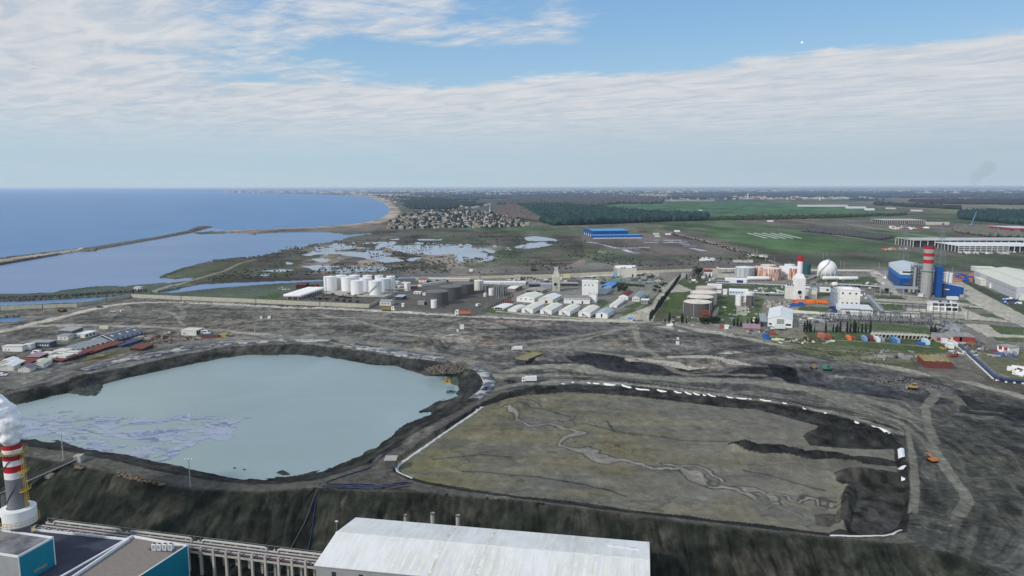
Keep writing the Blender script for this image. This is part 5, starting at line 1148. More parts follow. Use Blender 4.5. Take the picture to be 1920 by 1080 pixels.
# ---- vehicles
def wheels(t, xs, hw, r, w=.35):
    for x in xs:
        for s in (-1, 1):
            o = MB().tube((x, s*hw-w/2, r), (x, s*hw+w/2, r), r, 14).build('wheel', BLACKR, t); MB().tube((x, s*hw-w/2-.02, r), (x, s*hw+w/2+.02, r), r*.5, 10).build('rim', STEEL, o)
def lorry(label, px, py, ang, kind, cc=WHITE, bc=ORANGE, s=1.0, z=None):
    X, Y = P(px, py); z = gz(X, Y) if z is None else z; t = thing({'tipper': 'dump_truck', 'box': 'box_truck', 'van': 'van', 'car': 'parked_car', 'tanker': 'tank_truck'}[kind], label, {'tipper': 'dump truck', 'box': 'truck', 'van': 'van', 'car': 'car', 'tanker': 'tanker'}[kind], X, Y, z, radians(ang)); t.scale = (s, s, s)
    if kind in ('van', 'car'):
        L = 5.6 if kind == 'van' else 4.4; h = 2.3 if kind == 'van' else 1.45; b = MB()
        pr = [(-L/2,.45),(L/2,.45),(L/2,1.0),(L/2-.9,1.15 if kind=='van' else .95),(L/2-1.6,h),(-L/2+(.1 if kind=='van' else .9),h),(-L/2,.95 if kind=='car' else h-.1)]
        n = len(pr); b.add([(x, -.95, zz) for x, zz in pr]+[(x, .95, zz) for x, zz in pr], [tuple(range(n)), tuple(range(2*n-1, n-1, -1))]+[(i, n+i, n+(i+1)%n, (i+1)%n) for i in range(n)]); b.build('body', cc, t)
        MB().box(-L/2+.7,-.97,h*.6,L/2-1.9,.97,h*.88).build('side_window', GLASS, t); w_ = MB(); w_.add([(L/2-.93,-.8,1.2),(L/2-.93,.8,1.2),(L/2-1.57,.8,h-.05),(L/2-1.57,-.8,h-.05)], [(0,1,2,3)]); w_.build('windscreen', GLASS, t); t.children[-1].location.x = .03
        wheels(t, (-L/2+1, L/2-1), .85, .36, .22); return t
    MB().box(-4.2,-.5,.75,4.0,.5,1.05).build('chassis', DGREY, t)
    c = MB(); c.add([(2.3,-1.2,.6),(4.2,-1.2,.6),(4.3,-1.2,1.9),(3.95,-1.2,3.0),(2.3,-1.2,3.0)]+[(2.3,1.2,.6),(4.2,1.2,.6),(4.3,1.2,1.9),(3.95,1.2,3.0),(2.3,1.2,3.0)], [(0,1,2,3,4),(9,8,7,6,5),(0,5,6,1),(1,6,7,2),(2,7,8,3),(3,8,9,4),(4,9,5,0)]); cb = c.build('cab', cc, t)
    w_ = MB(); w_.add([(4.32,-1.05,1.95),(4.32,1.05,1.95),(4.0,1.05,2.85),(4.0,-1.05,2.85)], [(0,1,2,3)]); w_.build('windscreen', GLASS, cb); MB().box(2.9,-1.22,1.9,3.7,1.22,2.6).build('side_window', GLASS, cb)
    if kind == 'tipper':
        b = MB(); b.add([(-4.2,-1.25,1.15),(2.0,-1.25,1.15),(2.1,-1.3,2.75),(-4.5,-1.3,2.6),(-4.2,1.25,1.15),(2.0,1.25,1.15),(2.1,1.3,2.75),(-4.5,1.3,2.6)], [(0,1,2,3),(7,6,5,4),(0,4,5,1),(1,5,6,2),(3,7,4,0)]); b.build('tipping_body', bc, t)
        MB().add([(-4.2,-1.1,2.3),(1.9,-1.1,2.4),(1.9,1.1,2.4),(-4.2,1.1,2.3),(-1,0,2.9)], [(0,1,4),(1,2,4),(2,3,4),(3,0,4)]).build('load', mat('ash_load', (84,82,80), .95), t)
        g = MB()
        for q in range(6): g.box(-4.1+q*1.15,-1.36,1.2,-4.0+q*1.15,-1.26,2.6)
        g.build('body_ribs', bc, t)
    elif kind == 'tanker': MB().tube((-4.3,0,2.1),(2.0,0,2.1),1.15,16).build('tank', bc, t)
    else:
        MB().box(-5.0,-1.27,1.1,2.1,1.27,3.75).build('cargo_box', bc, t); g = MB()
        for q in range(1, 8): g.box(-5.0+q*.88,-1.3,1.15,-4.95+q*.88,-1.271,3.7)
        g.build('side_ribs', STEEL, t)
    wheels(t, (-3.4,-2.1,3.1), 1.05, .52); return t
lorry('yellow dump truck with white cab on the paved road by the wall end', 728, 583, -4, 'tipper', WHITE, mat('mustard_body', (150,122,62), .7), 1.5)
lorry('orange dump truck heading left on the paved road', 868, 591.5, 176, 'tipper', WHITE, mat('dull_orange_body', (178,104,72), .7), 1.75)
lorry('white box truck parked alone on the haul road between the ponds', 991, 717, 184, 'box', WHITE, LINER, 1.0)
lorry('white box truck parked above the yellow topped platform', 968.5, 656.5, 183, 'box', WHITE, LINER, .88)
lorry('white panel truck with red sign parked before the big white hangar', 1457, 619, 178, 'box', WHITE, LINER, 1.25)
lorry('white van on the yard left of the low white bungalow', 897, 574.5, 60, 'van', WHITE, s=1.2)
lorry('white minibus beside the flat cream roofed garage', 386, 627, 5, 'van', WHITE, s=1.35)
lorry('white minibus parked on the left yard near the mauve red roof', 68, 664.5, 170, 'van', WHITE, s=1.3)
lorry('dark pickup on the haul road left of the white box truck', 954, 715.5, 175, 'car', mat('dark_car', (44,42,50), .5), s=1.3)
lorry('blue tipper parked on the bend at the east end of the pond', 909, 731, 70, 'tipper', mat('blue_truck', (44,88,140), .6), mat('blue_truck_body', (40,80,132), .6), .62)
lorry('orange tipper standing left of the brown open tank', 1787, 669.5, 20, 'tipper', RED, mat('rust_tip', (150,84,60), .7), .9)
lorry('white saloon at the edge of the left yard by the road', 3, 707, 10, 'car', WHITE, s=1.5); lorry('dark saloon car parked by the white tents', 4, 703.5, 10, 'car', mat('dark_car', (44,42,50), .5), s=1.3)
lorry('white car on the wide bare ground near the crossing road', 211, 585, 20, 'car', WHITE, s=1.1); lorry('white van on the bare ground right of the parked car', 230, 584.5, 60, 'van', WHITE, s=.8); lorry('dark car driving on the curved gravel road', 187, 577, 15, 'car', mat('dark_car', (44,42,50), .5), s=1.3)
lorry('white tanker truck on the grass by the sphere gas yard', 1412, 604, 90, 'tanker', WHITE, WHITE, .7)
def digger(label, px, py, ang, m, kind='excavator', s=1.0, boom=1.0):
    X, Y = P(px, py); t = thing(kind, label, kind.replace('_', ' '), X, Y, gz(X, Y), radians(ang)); t.scale = (s, s, s)
    for sy in (-1.25, 1.25):
        b = MB(); pr = [(-2.1,.25),(-1.8,0),(1.8,0),(2.1,.25),(2.1,.75),(1.8,1.0),(-1.8,1.0),(-2.1,.75)]; n = 8
        b.add([(x, sy-.3, z) for x, z in pr]+[(x, sy+.3, z) for x, z in pr], [tuple(range(n)), tuple(range(2*n-1, n-1, -1))]+[(i, n+i, n+(i+1)%n, (i+1)%n) for i in range(n)]); b.build('track', BLACKR, t)
    if kind == 'excavator':
        b = MB(); b.box(-2.3,-1.35,1.1,1.2,1.35,1.35); b.add([(-2.5,-1.35,1.35),(-.2,-1.35,1.35),(-.2,1.35,1.35),(-2.5,1.35,1.35),(-2.3,-1.25,2.5),(-.2,-1.25,2.4),(-.2,1.25,2.4),(-2.3,1.25,2.5)], [(3,2,1,0),(4,5,6,7),(0,1,5,4),(1,2,6,5),(2,3,7,6),(3,0,4,7)]); b.build('housing', m, t)
        cb = MB().box(-.15,.25,1.35,1.35,1.3,3.1).build('cab', m, t); MB().box(-.05,.2,1.9,1.4,1.33,2.9).build('cab_glass', GLASS, cb)
        MB().lathe([(.9,.9),(.9,1.12)],16).build('slew_ring', DGREY, t)
        z1 = 4.0*boom; g = MB(); g.bar((.6,-.2,1.8),(3.0,-.2,z1),.55); g.bar((3.0,-.2,z1),(5.0,-.2,z1*.85),.45); g.build('boom', m, t); MB().bar((5.0,-.2,z1*.85),(5.6,-.2,1.0),.36).build('stick', m, t)
        MB().add([(5.2,-.8,1.1),(5.9,-.8,1.2),(6.0,-.8,.3),(5.2,-.8,.1),(5.2,.4,1.1),(5.9,.4,1.2),(6.0,.4,.3),(5.2,.4,.1)], [(0,1,2,3),(7,6,5,4),(0,4,5,1),(2,6,7,3),(3,7,4,0)]).build('bucket', DGREY, t)
        MB().tube((1.2,-.2,1.6),(2.6,-.2,2.9*boom),.12,6).build('hydraulic_ram', STEEL, t)
    else:
        MB().box(-2.0,-.85,.7,1.9,.85,1.9).build('housing', m, t); cb = MB().box(-1.6,-.8,1.9,.2,.8,3.0).build('cab', m, t); MB().box(-1.5,-.83,2.1,.23,.83,2.8).build('cab_glass', GLASS, cb)
        b = MB(); b.add([(2.9,-1.9,.1),(2.9,1.9,.1),(2.6,1.9,1.4),(2.6,-1.9,1.4),(2.75,-1.9,.1),(2.75,1.9,.1),(2.45,1.9,1.4),(2.45,-1.9,1.4)], [(0,1,2,3),(7,6,5,4),(0,4,5,1),(2,6,7,3),(0,3,7,4),(1,5,6,2)]); b.build('blade', STEEL, t)
        g = MB(); g.bar((1.4,-1.0,.6),(2.6,-1.0,.6),.2); g.bar((1.4,1.0,.6),(2.6,1.0,.6),.2); g.build('push_arms', m, t)
    return t
digger('orange tracked excavator working east of the dry basin', 1748, 866, 97, mat('excavator_orange', (170,108,54), .55), s=.9, boom=.8)
digger('yellow bulldozer on the dark ash field below the brown tank', 1711, 731, 160, mat('dozer_yellow', (166,134,72), .6), 'bulldozer', 1.2)
digger('tan wheel loader at the top of the black ash slope', 1525, 692, 80, mat('loader_tan', (136,118,92), .7), 'bulldozer', 1.1)
digger('green and white excavator on the ash slope beside the loader', 1551, 695, -5, mat('machine_green', (60,128,104), .6), s=1.15, boom=.5)
digger('small yellow excavator by the corner of the concrete wall', 152, 574, 160, YELLOW, s=1.0, boom=.5); digger('rust coloured excavator on the bare ground near the wall corner', 118, 585, 150, mat('rusty_digger', (112,88,58), .8), s=1.5, boom=.5)
bld('pump_shed', 'small dark open shed with pale roof by the basin corner', 'shed', (722,875), (742,874), 5, 864, DGREY, CONC_M, 'flat', yaw=2)
t, L, W, H = bld('settling_tank', 'long steel tank with yellowish top beside the white box truck', 'tank', (967,680), (986,681), 24, 673, mat('dark_blue_steel', (60,58,76), .7), mat('straw_deck', (128,124,92), .9, var=.3, scale=.5), 'flat', yaw=-32)
g = MB(); g.bar((-L/2,-W/2,H+1.0),(-L/2,W/2,H+1.0),.12); g.bar((L/2,-W/2,H+1.0),(L/2,W/2,H+1.0),.12); g.box(-L/2-.8,W/2-9,H-.5,-L/2-.36,W/2-8,H+1.2); g.box(L/2+.36,-W/2+1,H-.5,L/2+.8,-W/2+2,H+1.2); g.build('yellow_gantry', YELLOW, t)
for px, py, s, lb in ((866,617,3.4,'white cabin standing alone on the grey plain'),(858,621.5,1.6,'tiny white box near the lone white cabin'),(1270.5,646,2.0,'upright white box on the ash bank'),(1271,639.5,1.5,'tiny white box just above the upright one'),(505,597.5,2.4,'pale concrete post standing on the grey plain'),(490,597.5,1.8,'smaller pale post left of the other post')):
    X, Y = P(px, py); t = thing('field_cabin', lb, 'cabin', X, Y, gz(X, Y), .1); MB().box(-s/2,-s/2,-.4,s/2,s/2,s*1.0).build('wall', WHITE, t); MB().box(-s/2-.1,-s/2-.1,s,s/2+.1,s/2+.1,s+.15).build('roof', OFFW, t)
rng = random.Random(3); PB = mat('blue_plastic_pipe', (32,42,74), .5); PK = mat('black_plastic_pipe', (70,72,80), .6)
for i in range(22):
    px = rng.uniform(622, 752); py = rng.uniform(907, 917); X, Y = P(px, py); a = rng.uniform(-.12, .12)+(.35 if px > 725 else 0)*rng.choice([1, -1]); L = rng.uniform(5, 12)
    t = thing('plastic_pipe', 'loose plastic pipe in the blue and black heap above the slope', 'pipe', X, Y, .25+gz(X, Y), a, 'plastic pipes heaped above the slope'); MB().tube((-L/2,0,.2),(L/2,0,.2),.22,7).build('tube', rng.choice([PB, PB, PK]), t)
for pts, m, lb in (([(600,906),(592,925),(585,945),(576,965),(566,985),(556,1010),(548,1026)], PB, 'blue hose running down the grassy ash slope'), ([(600,906),(590,925),(570,945),(545,965),(520,990),(495,1010)], PK, 'black hose curving left down the ash slope'), ([(612,905),(650,892),(690,880),(715,858),(730,845),(752,832)], PB, 'blue hose lying along the pond road edge')):
    q = []
    for x, y in pts:
        X, Y = P(x, y)
        for _ in range(6): zz = gz(X, Y); X, Y = P(x, y, zz)
        q.append((X, Y, gz(X, Y)+.35))
    c = q[0]; o = MB().path([(a-c[0], b-c[1], e-c[2]) for a, b, e in q], .24, 6).build('hose', m, None, c); tag(o, lb, 'hose')
# ------------------------------------------------------------------ left yard
WY = -14
bld('long_shed', 'long gabled shed with light grey roof in the left yard', 'shed', (108,660), (148,664), 31, 657, GREYW, GROOF, 'gy', 3.6, yaw=WY, over=.6, win=[('r',6,2.6,1.6,1.4,.05,.95)])
t, L, W, H = bld('long_shed', 'dark roofed half of the long shed with white edge trim, towards the sea', 'shed', (176,640), (214,649), 34, 641, DGREY, mat('dark_panelled_roof', (92,98,108), .5, c2=(78,84,94), scale=.3), 'gy', 3.6, yaw=WY, over=.6, win=[('r',6,2.4,1.4,1.2,.05,.95,BLUE)])
g = MB(); g.bar((-L/2-.6,-W/2-.7,H+.3),(0,-W/2-.7,H+4.0),.35); g.bar((0,-W/2-.7,H+4.0),(L/2+.6,-W/2-.7,H+.3),.35); g.bar((0,-W/2,H+4.05),(0,W/2,H+4.05),.3); g.build('edge_trim', WHITE, t)
for k in range(4): MB().add([(L*.12,-W/2+4+k*8,H+3.05),(L*.12+2,-W/2+4+k*8,H+2.3),(L*.12+2,-W/2+6+k*8,H+2.3),(L*.12,-W/2+6+k*8,H+3.05)], [(0,1,2,3)]).build('skylight', SILT, t)
bld('blue_lean_to', 'low dark blue lean-to along the foot of the dark roofed shed', 'shed', (214,651), (228,652), 22, 648, NAVY, mat('navy_roof', (58,70,104), .6), 'mono', .5, yaw=WY)
for i, (a, b, dp, yt, lb) in enumerate((((88,679),(118,680),14,675,'nearest low rust red roof among the sheds above the pond bank'),((106,672),(140,673),18,668,'second low rust red roof stepping up behind the nearest one'),((130,664),(170,666),22,661,'long rust red roof below the grey shed'),((160,655),(200,657),20,652,'rust red roof below the dark panelled shed'),((244,657),(268,657),12,653,'separate small rust red roof at the east end of the yard'),((13,688),(52,689),12,681,'rust red flat roof in front of the white tents'),((50,676),(74,677),9,669,'small mauve red roof by the white cabins'))):
    bld('low_shed', lb, 'shed', a, b, dp, yt, mat('dark_shed_wall', (54,50,54), .8), RUSTR if i < 6 else PINK, 'mono', .8, yaw=WY+(4 if i < 5 else 8))
for a, b, dp, yt, lb in (((76,671),(95,672),6,663,'white cabin left of the grey gabled end'),((102,666),(123,668),8,658,'white cabin block against the grey gable'),((91,676),(105,677),6,669,'white cabin at the front left of the cabin group'),((106,676),(124,678),9,668,'white cabin at the front right of the cabin group'),((70,684),(86,684),6,676,'white round cornered cabin between the red roofs'),((125,668),(146,664),4,660,'white wall cabin along the grey shed')):
    bld('site_cabin', lb, 'cabin', a, b, dp, yt, WHITE, OFFW, 'flat', yaw=WY+6, win=[('f',2,1.4,.8,.7,.15,.85)])
bld('site_office', 'dark long cabin with pale window strip in the middle of the left yard', 'building', (58,652), (94,650), 8, 642, DGREY, GROOF, 'flat', yaw=-2, win=[('f',7,1.9,1.1,1.2,.04,.96,SILT)])
bld('site_office', 'dark workshop with grey roof at the back of the left yard', 'building', (110,632), (136,634), 11, 619.5, DGREY, GROOF, 'mono', 1.2, yaw=WY, win=[('r',4,2.4,1.2,1.4,.1,.9,SILT)])
bld('site_office', 'low dark shed with white end wall left of the back workshop', 'building', (108,637.5), (128,636), 9, 630, OFFW, GROOF, 'flat', yaw=-2, win=[('f',2,1.6,.8,.8,.1,.9,DARK)])
bld('site_hut', 'white hut with bright roof and dark side behind the long shed', 'hut', (139,633), (159,634), 12, 626, OFFW, WROOF, 'mono', .4, yaw=WY, win=[('r',3,1.8,1.4,1.8,.05,.95,DARK),('f',1,1.4,1,1.8,.4,.7,DARK,'door')])
bld('garage', 'flat cream roofed garage with white front in the left yard', 'garage', (340,628.5), (368,630), 11, 619.5, OFFW, mat('cream_ribbed_roof', (196,192,180), .7, kind='riby'), 'flat', yaw=-9, win=[('r',3,2.1,2.4,3.2,.05,.95,DARK,'door'),('f',1,1.5,1.6,2,.1,.3,GREYW,'door')])
bld('site_wall_cabin', 'long low white cabin at the left end of the yard', 'cabin', (5,659), (42,658), 6, 650, WHITE, OFFW, 'flat', yaw=3, win=[('f',2,1.3,.8,.7,.05,.4)])
bld('site_wall_cabin', 'white cabin right of the long low one', 'cabin', (44,656), (58,655), 6, 647, WHITE, OFFW, 'flat', yaw=3)
for a, b, dp, lb, m in (((0,697),(26,696),16,'white tent like roof at the left photo edge',WROOF),((0,688),(24,686),10,'white tent roof behind the first tent',WHITE),((62,692),(82,691),12,'cream pitched shelter roof right of the tents',mat('cream_canvas',(196,192,172),.8)),((34,700),(56,699),9,'mauve grey shelter in front of the tents',mat('mauve_canvas',(112,108,124),.8))):
    bld('shelter', lb, 'shelter', a, b, dp, a[1]-9, OFFW, m, 'gy', 1.4, yaw=10)
for i, (px, py) in enumerate(((190,616.5),(195.5,616.5),(201,616.5))):
    X, Y = P(px, py); t = thing('water_tank_cube', 'cream cube tank in the row of three beyond the shed roof', 'tank', X, Y, 0, 0, 'cream cube tanks by the yard road'); MB().box(-1.1,-1,0,1.1,1,2.2).build('body', mat('cream_tank', (196,196,172), .7), t); MB().lathe([(.3,2.2),(.3,2.35)],10).build('lid', WHITE, t)
rng = random.Random(7); scm = [mat('scrap_dark', (66,58,56), .8), mat('scrap_pale', (168,160,152), .7), mat('scrap_rust', (112,78,64), .8)]
def scrap(n, box, lb, grp, s=1.0, mats=None, nm='scrap_metal', cat='scrap'):
    for k in range(n):
        px = rng.uniform(box[0], box[2]); py = rng.uniform(box[1], box[3]); X, Y = P(px, py); t = MB()
        a = rng.uniform(0, 3.1); L = rng.uniform(1.2, 4.5)*s; w = rng.uniform(.4, 1.3)*s; h = rng.uniform(.4, 1.3)*s
        ty = k % 3
        if ty == 0: t.box(-L/2,-w/2,0,L/2,w/2,h); t.box(-L/2,-w/4,h,L/4,w/4,h*1.4)
        elif ty == 1: t.bar((-L/2,0,.2),(L/2,0,h),.3*s); t.bar((0,-L/3,.2),(0,L/3,h*.8),.3*s)
        else: t.tube((-L/2,0,.4*s),(L/2,0,.4*s),.4*s,8); t.box(-.5*s,-.6*s,0,.5*s,.6*s,.5*s)
        o = t.build(nm, rng.choice(mats or scm), None, (X, Y, gz(X, Y)-.05)); o.rotation_euler.z = a; tag(o, lb, cat, grp)
scrap(60, (258,624,322,645), 'scrap metal piece on the heap right of the dark panelled shed', 'scrap metal on the left yard', 1.2)
scrap(12, (345,633,376,641), 'steel scrap lying below the cream roofed garage', 'scrap below the garage', 1.1)
scrap(26, (2,664,40,690), 'odd steel piece lying among the cabins of the left yard', 'loose steel among the left cabins', 1.2)
t, L, W, H = bld('crate', 'yellow topped open crate at the right end of the left yard', 'crate', (410,631.5), (423,632), 5, 628, YELLOW, mat('crate_top', (150,134,84), .9), 'flat', yaw=-5)
bld('container', 'rust red long container left of the yellow crate', 'container', (376,632), (409,632.5), 2.5, 629.5, BROWN, DGREY, 'flat', yaw=-4)

# ------------------------------------------------------------------ perimeter walls
def wall(name, label, pts, h=2.6, th=.35, m=CONC_M, z0=0.0, post=6.0, cat='wall'):
    W = [P(x, y, z0) for x, y in pts]; cx, cy = W[0]; t = thing(name, label, cat, cx, cy, z0); g = MB(); pp = MB(); cp = MB()
    for (ax, ay), (bx, by) in zip(W[:-1], W[1:]):
        d = Vector((bx-ax, by-ay)); L = d.length; d.normalize(); n = Vector((-d.y, d.x))*th/2
        q = [(ax-cx+n.x, ay-cy+n.y), (bx-cx+n.x, by-cy+n.y), (bx-cx-n.x, by-cy-n.y), (ax-cx-n.x, ay-cy-n.y)][::-1]; g.prism(q, -1, h)
        k = int(L/post)
        for i in range(k+1): x, y = ax-cx+d.x*L*i/max(k,1), ay-cy+d.y*L*i/max(k,1); pp.box(x-.3, y-.3, -1, x+.3, y+.3, h+.25)
    g.build('panels', m, t); pp.build('posts', m, t); return t
CW = mat('concrete_wall', (168,165,152), .9, var=.2, scale=.25)
wall('concrete_wall', 'long pale concrete perimeter wall along the grey plain to the truck road', [(247,558),(340,562),(480,568),(600,573.5),(692,577.5)], 4.0, m=CW)
wall('concrete_wall', 'concrete wall section stepping down to the left photo edge', [(-200,590),(0,581.5),(80,578.5),(144,576.5)], 4.0, m=CW); wall('concrete_wall', 'concrete wall section climbing from the step to the corner', [(145,576.3),(200,566),(247,557.5)], 4.0, m=CW)
wall('concrete_wall', 'concrete wall running back beside the tank farm', [(692,577.3),(712,566),(735,556)], 3.2, m=CW)
wall('boundary_wall', 'pale boundary wall behind the tank farm and works', [(780,526),(900,522.5),(1040,519),(1180,512.5),(1330,508),(1460,505)], 3.6, m=mat('pale_boundary_wall', (186,178,162), .85))
wall('boundary_wall', 'low pale wall in front of the row of white sheds', [(930,585),(1030,593.5),(1110,599.5),(1180,602)], 1.0, m=CW); wall('boundary_wall', 'low kerb wall beyond the gas works sphere', [(1500,506.5),(1640,508.5)], 2.4, m=CW)
bld('harbour_hut', 'white hut on the breakwater', 'hut', (148,468.5), (154,468.5), 7, 465.8, WHITE, OFFW, 'flat', yaw=5)
bld('dike_hut', 'white hut at the corner of the rock dike', 'hut', (251,543.5), (263,543.5), 6, 539, WHITE, OFFW, 'flat', yaw=0, win=[('f',2,1.6,1,1,.1,.9)])
def rocks():
    rng = np.random.RandomState(4); b = MB()
    W = world_poly([(-60,561),(0,560),(60,558.5),(130,555),(200,550),(270,545.5)], 0.0)
    for k in range(900):
        i = rng.randint(0, len(W)-1); t = rng.rand(); p = W[i]*(1-t)+W[i+1]*t; o = rng.randn()*5.0; x, y = p[0]+rng.randn()*1.5, p[1]+o; s = rng.uniform(.8, 1.9); z = 1.6-abs(o)*.35
        v = [(x+s*rng.uniform(.5,1)*cx, y+s*rng.uniform(.5,1)*cy, z+s*rng.uniform(.4,.8)*cz) for cx, cy, cz in ((-1,-1,-1),(1,-1,-1),(1,1,-1),(-1,1,-1),(-1,-1,1),(1,-1,1),(1,1,1),(-1,1,1))]
        b.add(v, [(0,3,2,1),(4,5,6,7),(0,1,5,4),(1,2,6,5),(2,3,7,6),(3,0,4,7)])
    o = b.build('rock_armour', mat('dike_rock', (96,92,88), .9, c2=(66,62,60), scale=.3)); tag(o, 'grey armour stones heaped along the dike between sea and channel', 'rocks', None, 'stuff')
rocks()
# ------------------------------------------------------------------ white tank farm
WT_ = [(620,11.9,546.2,519,'leftmost white storage tank of the shoreline farm'),(640.5,9.3,542.5,516.5,'white tank in the back row beside the leftmost one'),(652,11.3,546.6,520,'second white tank from the left in the middle row'),(665.4,9.3,543,516.5,'white back row tank behind the front pair, left one'),(689.6,8.2,541.5,517,'white back row tank in the centre, the narrowest'),(685.6,10.9,547,521.8,'white middle row tank between the two foremost tanks'),(711.2,7.6,541.5,517.5,'white back row tank right of centre'),(733.2,7.9,545.5,518.5,'rightmost white tank of the shoreline farm'),(717.6,11.9,548.2,522.6,'white middle row tank right of the tank with stairs'),(670,11.6,553.4,526.6,'front white tank without stairs'),(703.8,12.1,554.2,527.2,'front white tank with dark spiral stairs')]
for i, (x, r, yb, yt, lb) in enumerate(WT_):
    tank('storage_tank', lb, x, yb, r, yt, TANKW, WHITE, 'cone', 'white tanks by the channel', stair=(-158, -40) if i == 10 else None, ribs=2 if i == 0 else 0, n=36)
t = thing('tank_slab', 'pale concrete slab under the white tanks', 'slab', *P(675, 560), 0); ax = P(675, 560)
g = MB(); q = [(P(x, y)[0]-ax[0], P(x, y)[1]-ax[1]) for x, y in ((602,549),(650,556),(720,557),(748,548),(735,541),(620,541))]; g.prism(q, 0, .35); g.build('slab', CONC_M, t)
p0 = Vector(P(549.5, 561.5)); p1 = Vector(P(592, 547.5)); pr = None
for k in range(11):
    c = p0.lerp(p1, k/10)
    if pr is None:
        t = thing('gas_bullet', 'white horizontal gas bullet in the long row by the concrete wall', 'gas tank', c.x, c.y, 0, radians(-4), 'white gas bullets side by side')
        b = MB(); Lh, r = 9.2, 1.75; prf = [(0.02,-Lh-1.4),(r*.6,-Lh-1.1),(r*.92,-Lh-.5),(r,-Lh),(r,Lh),(r*.92,Lh+.5),(r*.6,Lh+1.1),(.02,Lh+1.4)]
        n = 16; vs = [(z, q*cos(2*pi*j/n), 4.3+q*sin(2*pi*j/n)) for q, z in prf for j in range(n)]; fs = [(i*n+j, (i+1)*n+j, (i+1)*n+(j+1)%n, i*n+(j+1)%n) for i in range(len(prf)-1) for j in range(n)]
        b.add(vs, fs); smooth_by_angle(b.build('vessel', TANKW, t))
        for x in (-6, 0, 6): MB().box(x-.35,-1.2,-.5,x+.35,1.2,3.0).build('saddle', CONC_M, t)
        MB().tube((0,0,5.9),(0,0,6.7),.3,8).build('valve', STEEL, t); pr = proto(t)
    else: clone(pr, c.x, c.y)
bld('pump_house', 'dark red roofed open pump house left of the white tanks', 'building', (555,541.5), (572,541.5), 14, 534.5, mat('maroon_shadow_wall', (58,44,50), .8), DRED, 'mono', 1.2, yaw=-5)
scrap(16, (574,536,597,541), 'red painted pipework piece beside the dark red pump house', 'red pipework by the pump house', 2.0, [mat('maroon_pipe', (112,44,50), .7)], 'pipework', 'pipework')
scrap(10, (526,540,545,545), 'white machine part lying on the ground left of the pump house', 'white parts left of the pump house', 1.3, [WHITE, CONC_M], 'machine_part', 'machine part'); scrap(12, (742,529,758,541), 'white pump equipment right of the white tanks', 'white pump equipment', 2.2, [WHITE, OFFW], 'pump_unit', 'pump')
scrap(40, (570,552,688,562), 'dark pipe fitting lying in front of the white tanks', 'dark fittings before the white tanks', 1.5, [mat('dark_fitting', (70,62,60), .8), BARK], 'pipe_fitting', 'fitting')
tank('storage_tank', 'slim white tank standing right of the shoreline tank farm', 764, 545.5, 5.9, 530.5, TANKW, WHITE, 'cone', ribs=3)
t = thing('pipe_bridge', 'brown steel pipe bridge right of the white tanks', 'pipe bridge', *P(742, 550), 0, radians(8)); g = MB()
for x in range(-12, 13, 4): g.bar((x,-1.5,0),(x,-1.5,4.6),.3); g.bar((x,1.5,0),(x,1.5,4.6),.3); g.bar((x,-1.5,4.6),(x,1.5,4.6),.3)
for y in (-1.5,1.5): g.bar((-12,y,4.6),(12,y,4.6),.3); g.bar((-12,y,3.3),(12,y,3.3),.22)
g.build('frame', mat('brown_steel', (104,92,80), .8), t); MB().tube((-12,0,4.9),(12,0,4.9),.35,8).tube((-12,.9,4.9),(12,.9,4.9),.3,8).build('pipes', OFFW, t)
for x, r, yb, yt, lb in ((868.5,20.5,553.8,531.5,'rearmost of the three big charcoal tanks'),(845.5,21.3,563,536.8,'middle one of the three big charcoal tanks'),(820,21.3,573.5,546,'nearest of the three big charcoal tanks with white cylinder in front')):
    tank('storage_tank', lb, x, yb, r, yt, TANKG, TROOFG, 'cone', 'big charcoal storage tanks', rise=1.0, ribs=0)
    t = bpy.context.scene.collection.objects[-1].parent if False else None
for base, r_, lab in (): pass
for x, yb, yt in ((828,571,548),(836.5,568,545.5),(852.5,561,538),(860,559,536.5),(875.5,552,532.5),(882.5,550,531.5)):
    X, Y = P(x, yb); t = thing('riser_pipe', 'pale vertical riser pipe on the face of a charcoal tank', 'pipe', X, Y, 0, 0, 'pale risers on the charcoal tanks'); Hh = top_at(X, Y, yt); MB().tube((0,0,-.3),(0,0,Hh),.62,8).build('pipe', mat('pale_riser', (150,148,144), .7), t); MB().box(-.8,-.4,Hh,.8,.8,Hh+.4).build('bracket', CONC_M, t)
for x, r, yb, yt, lb, rt in ((921.5,5.3,554.5,542,'small white domed tank before the right charcoal tanks','dome'),(909.3,2.5,556.5,550.5,'very small white tank left of the small domed one','cone'),(813.6,5.5,578.2,563.5,'white cylinder standing before the nearest charcoal tank','cone'),(898,8.6,545.5,526.2,'tall cream tank behind the charcoal tanks','cone')):
    tank('storage_tank', lb, x, yb, r, yt, TANKW if x != 898 else mat('cream_tank_wall', (196,194,186), .7, kind='stain'), WHITE, rt, ribs=3 if x > 890 and x < 900 else 0)
for x, r, yb, yt, lb in ((912,7,549,535.5,'left dark tank of the right charcoal group'),(933,7.5,556,536.5,'middle dark tank of the right charcoal group'),(943,6.5,552,537.5,'right dark tank of the right charcoal group')):
    tank('storage_tank', lb, x, yb, r, yt, TANKG, TROOFG, 'cone', ribs=6, rise=.7)
for x, yb, yt in ((935,559.5,533),(944,556,538),(908.8,548,530)):
    X, Y = P(x, yb); t = thing('vent_pipe', 'thin tall vent pipe beside the right charcoal tanks', 'pipe', X, Y, 0, 0, 'thin vent pipes'); Hh = top_at(X, Y, yt); MB().tube((0,0,0),(0,0,Hh),.3,6).build('pipe', STEEL, t); MB().bar((0,0,Hh*.8),(3,0,Hh*.6),.2).build('arm', STEEL, t)
Y20 = -20
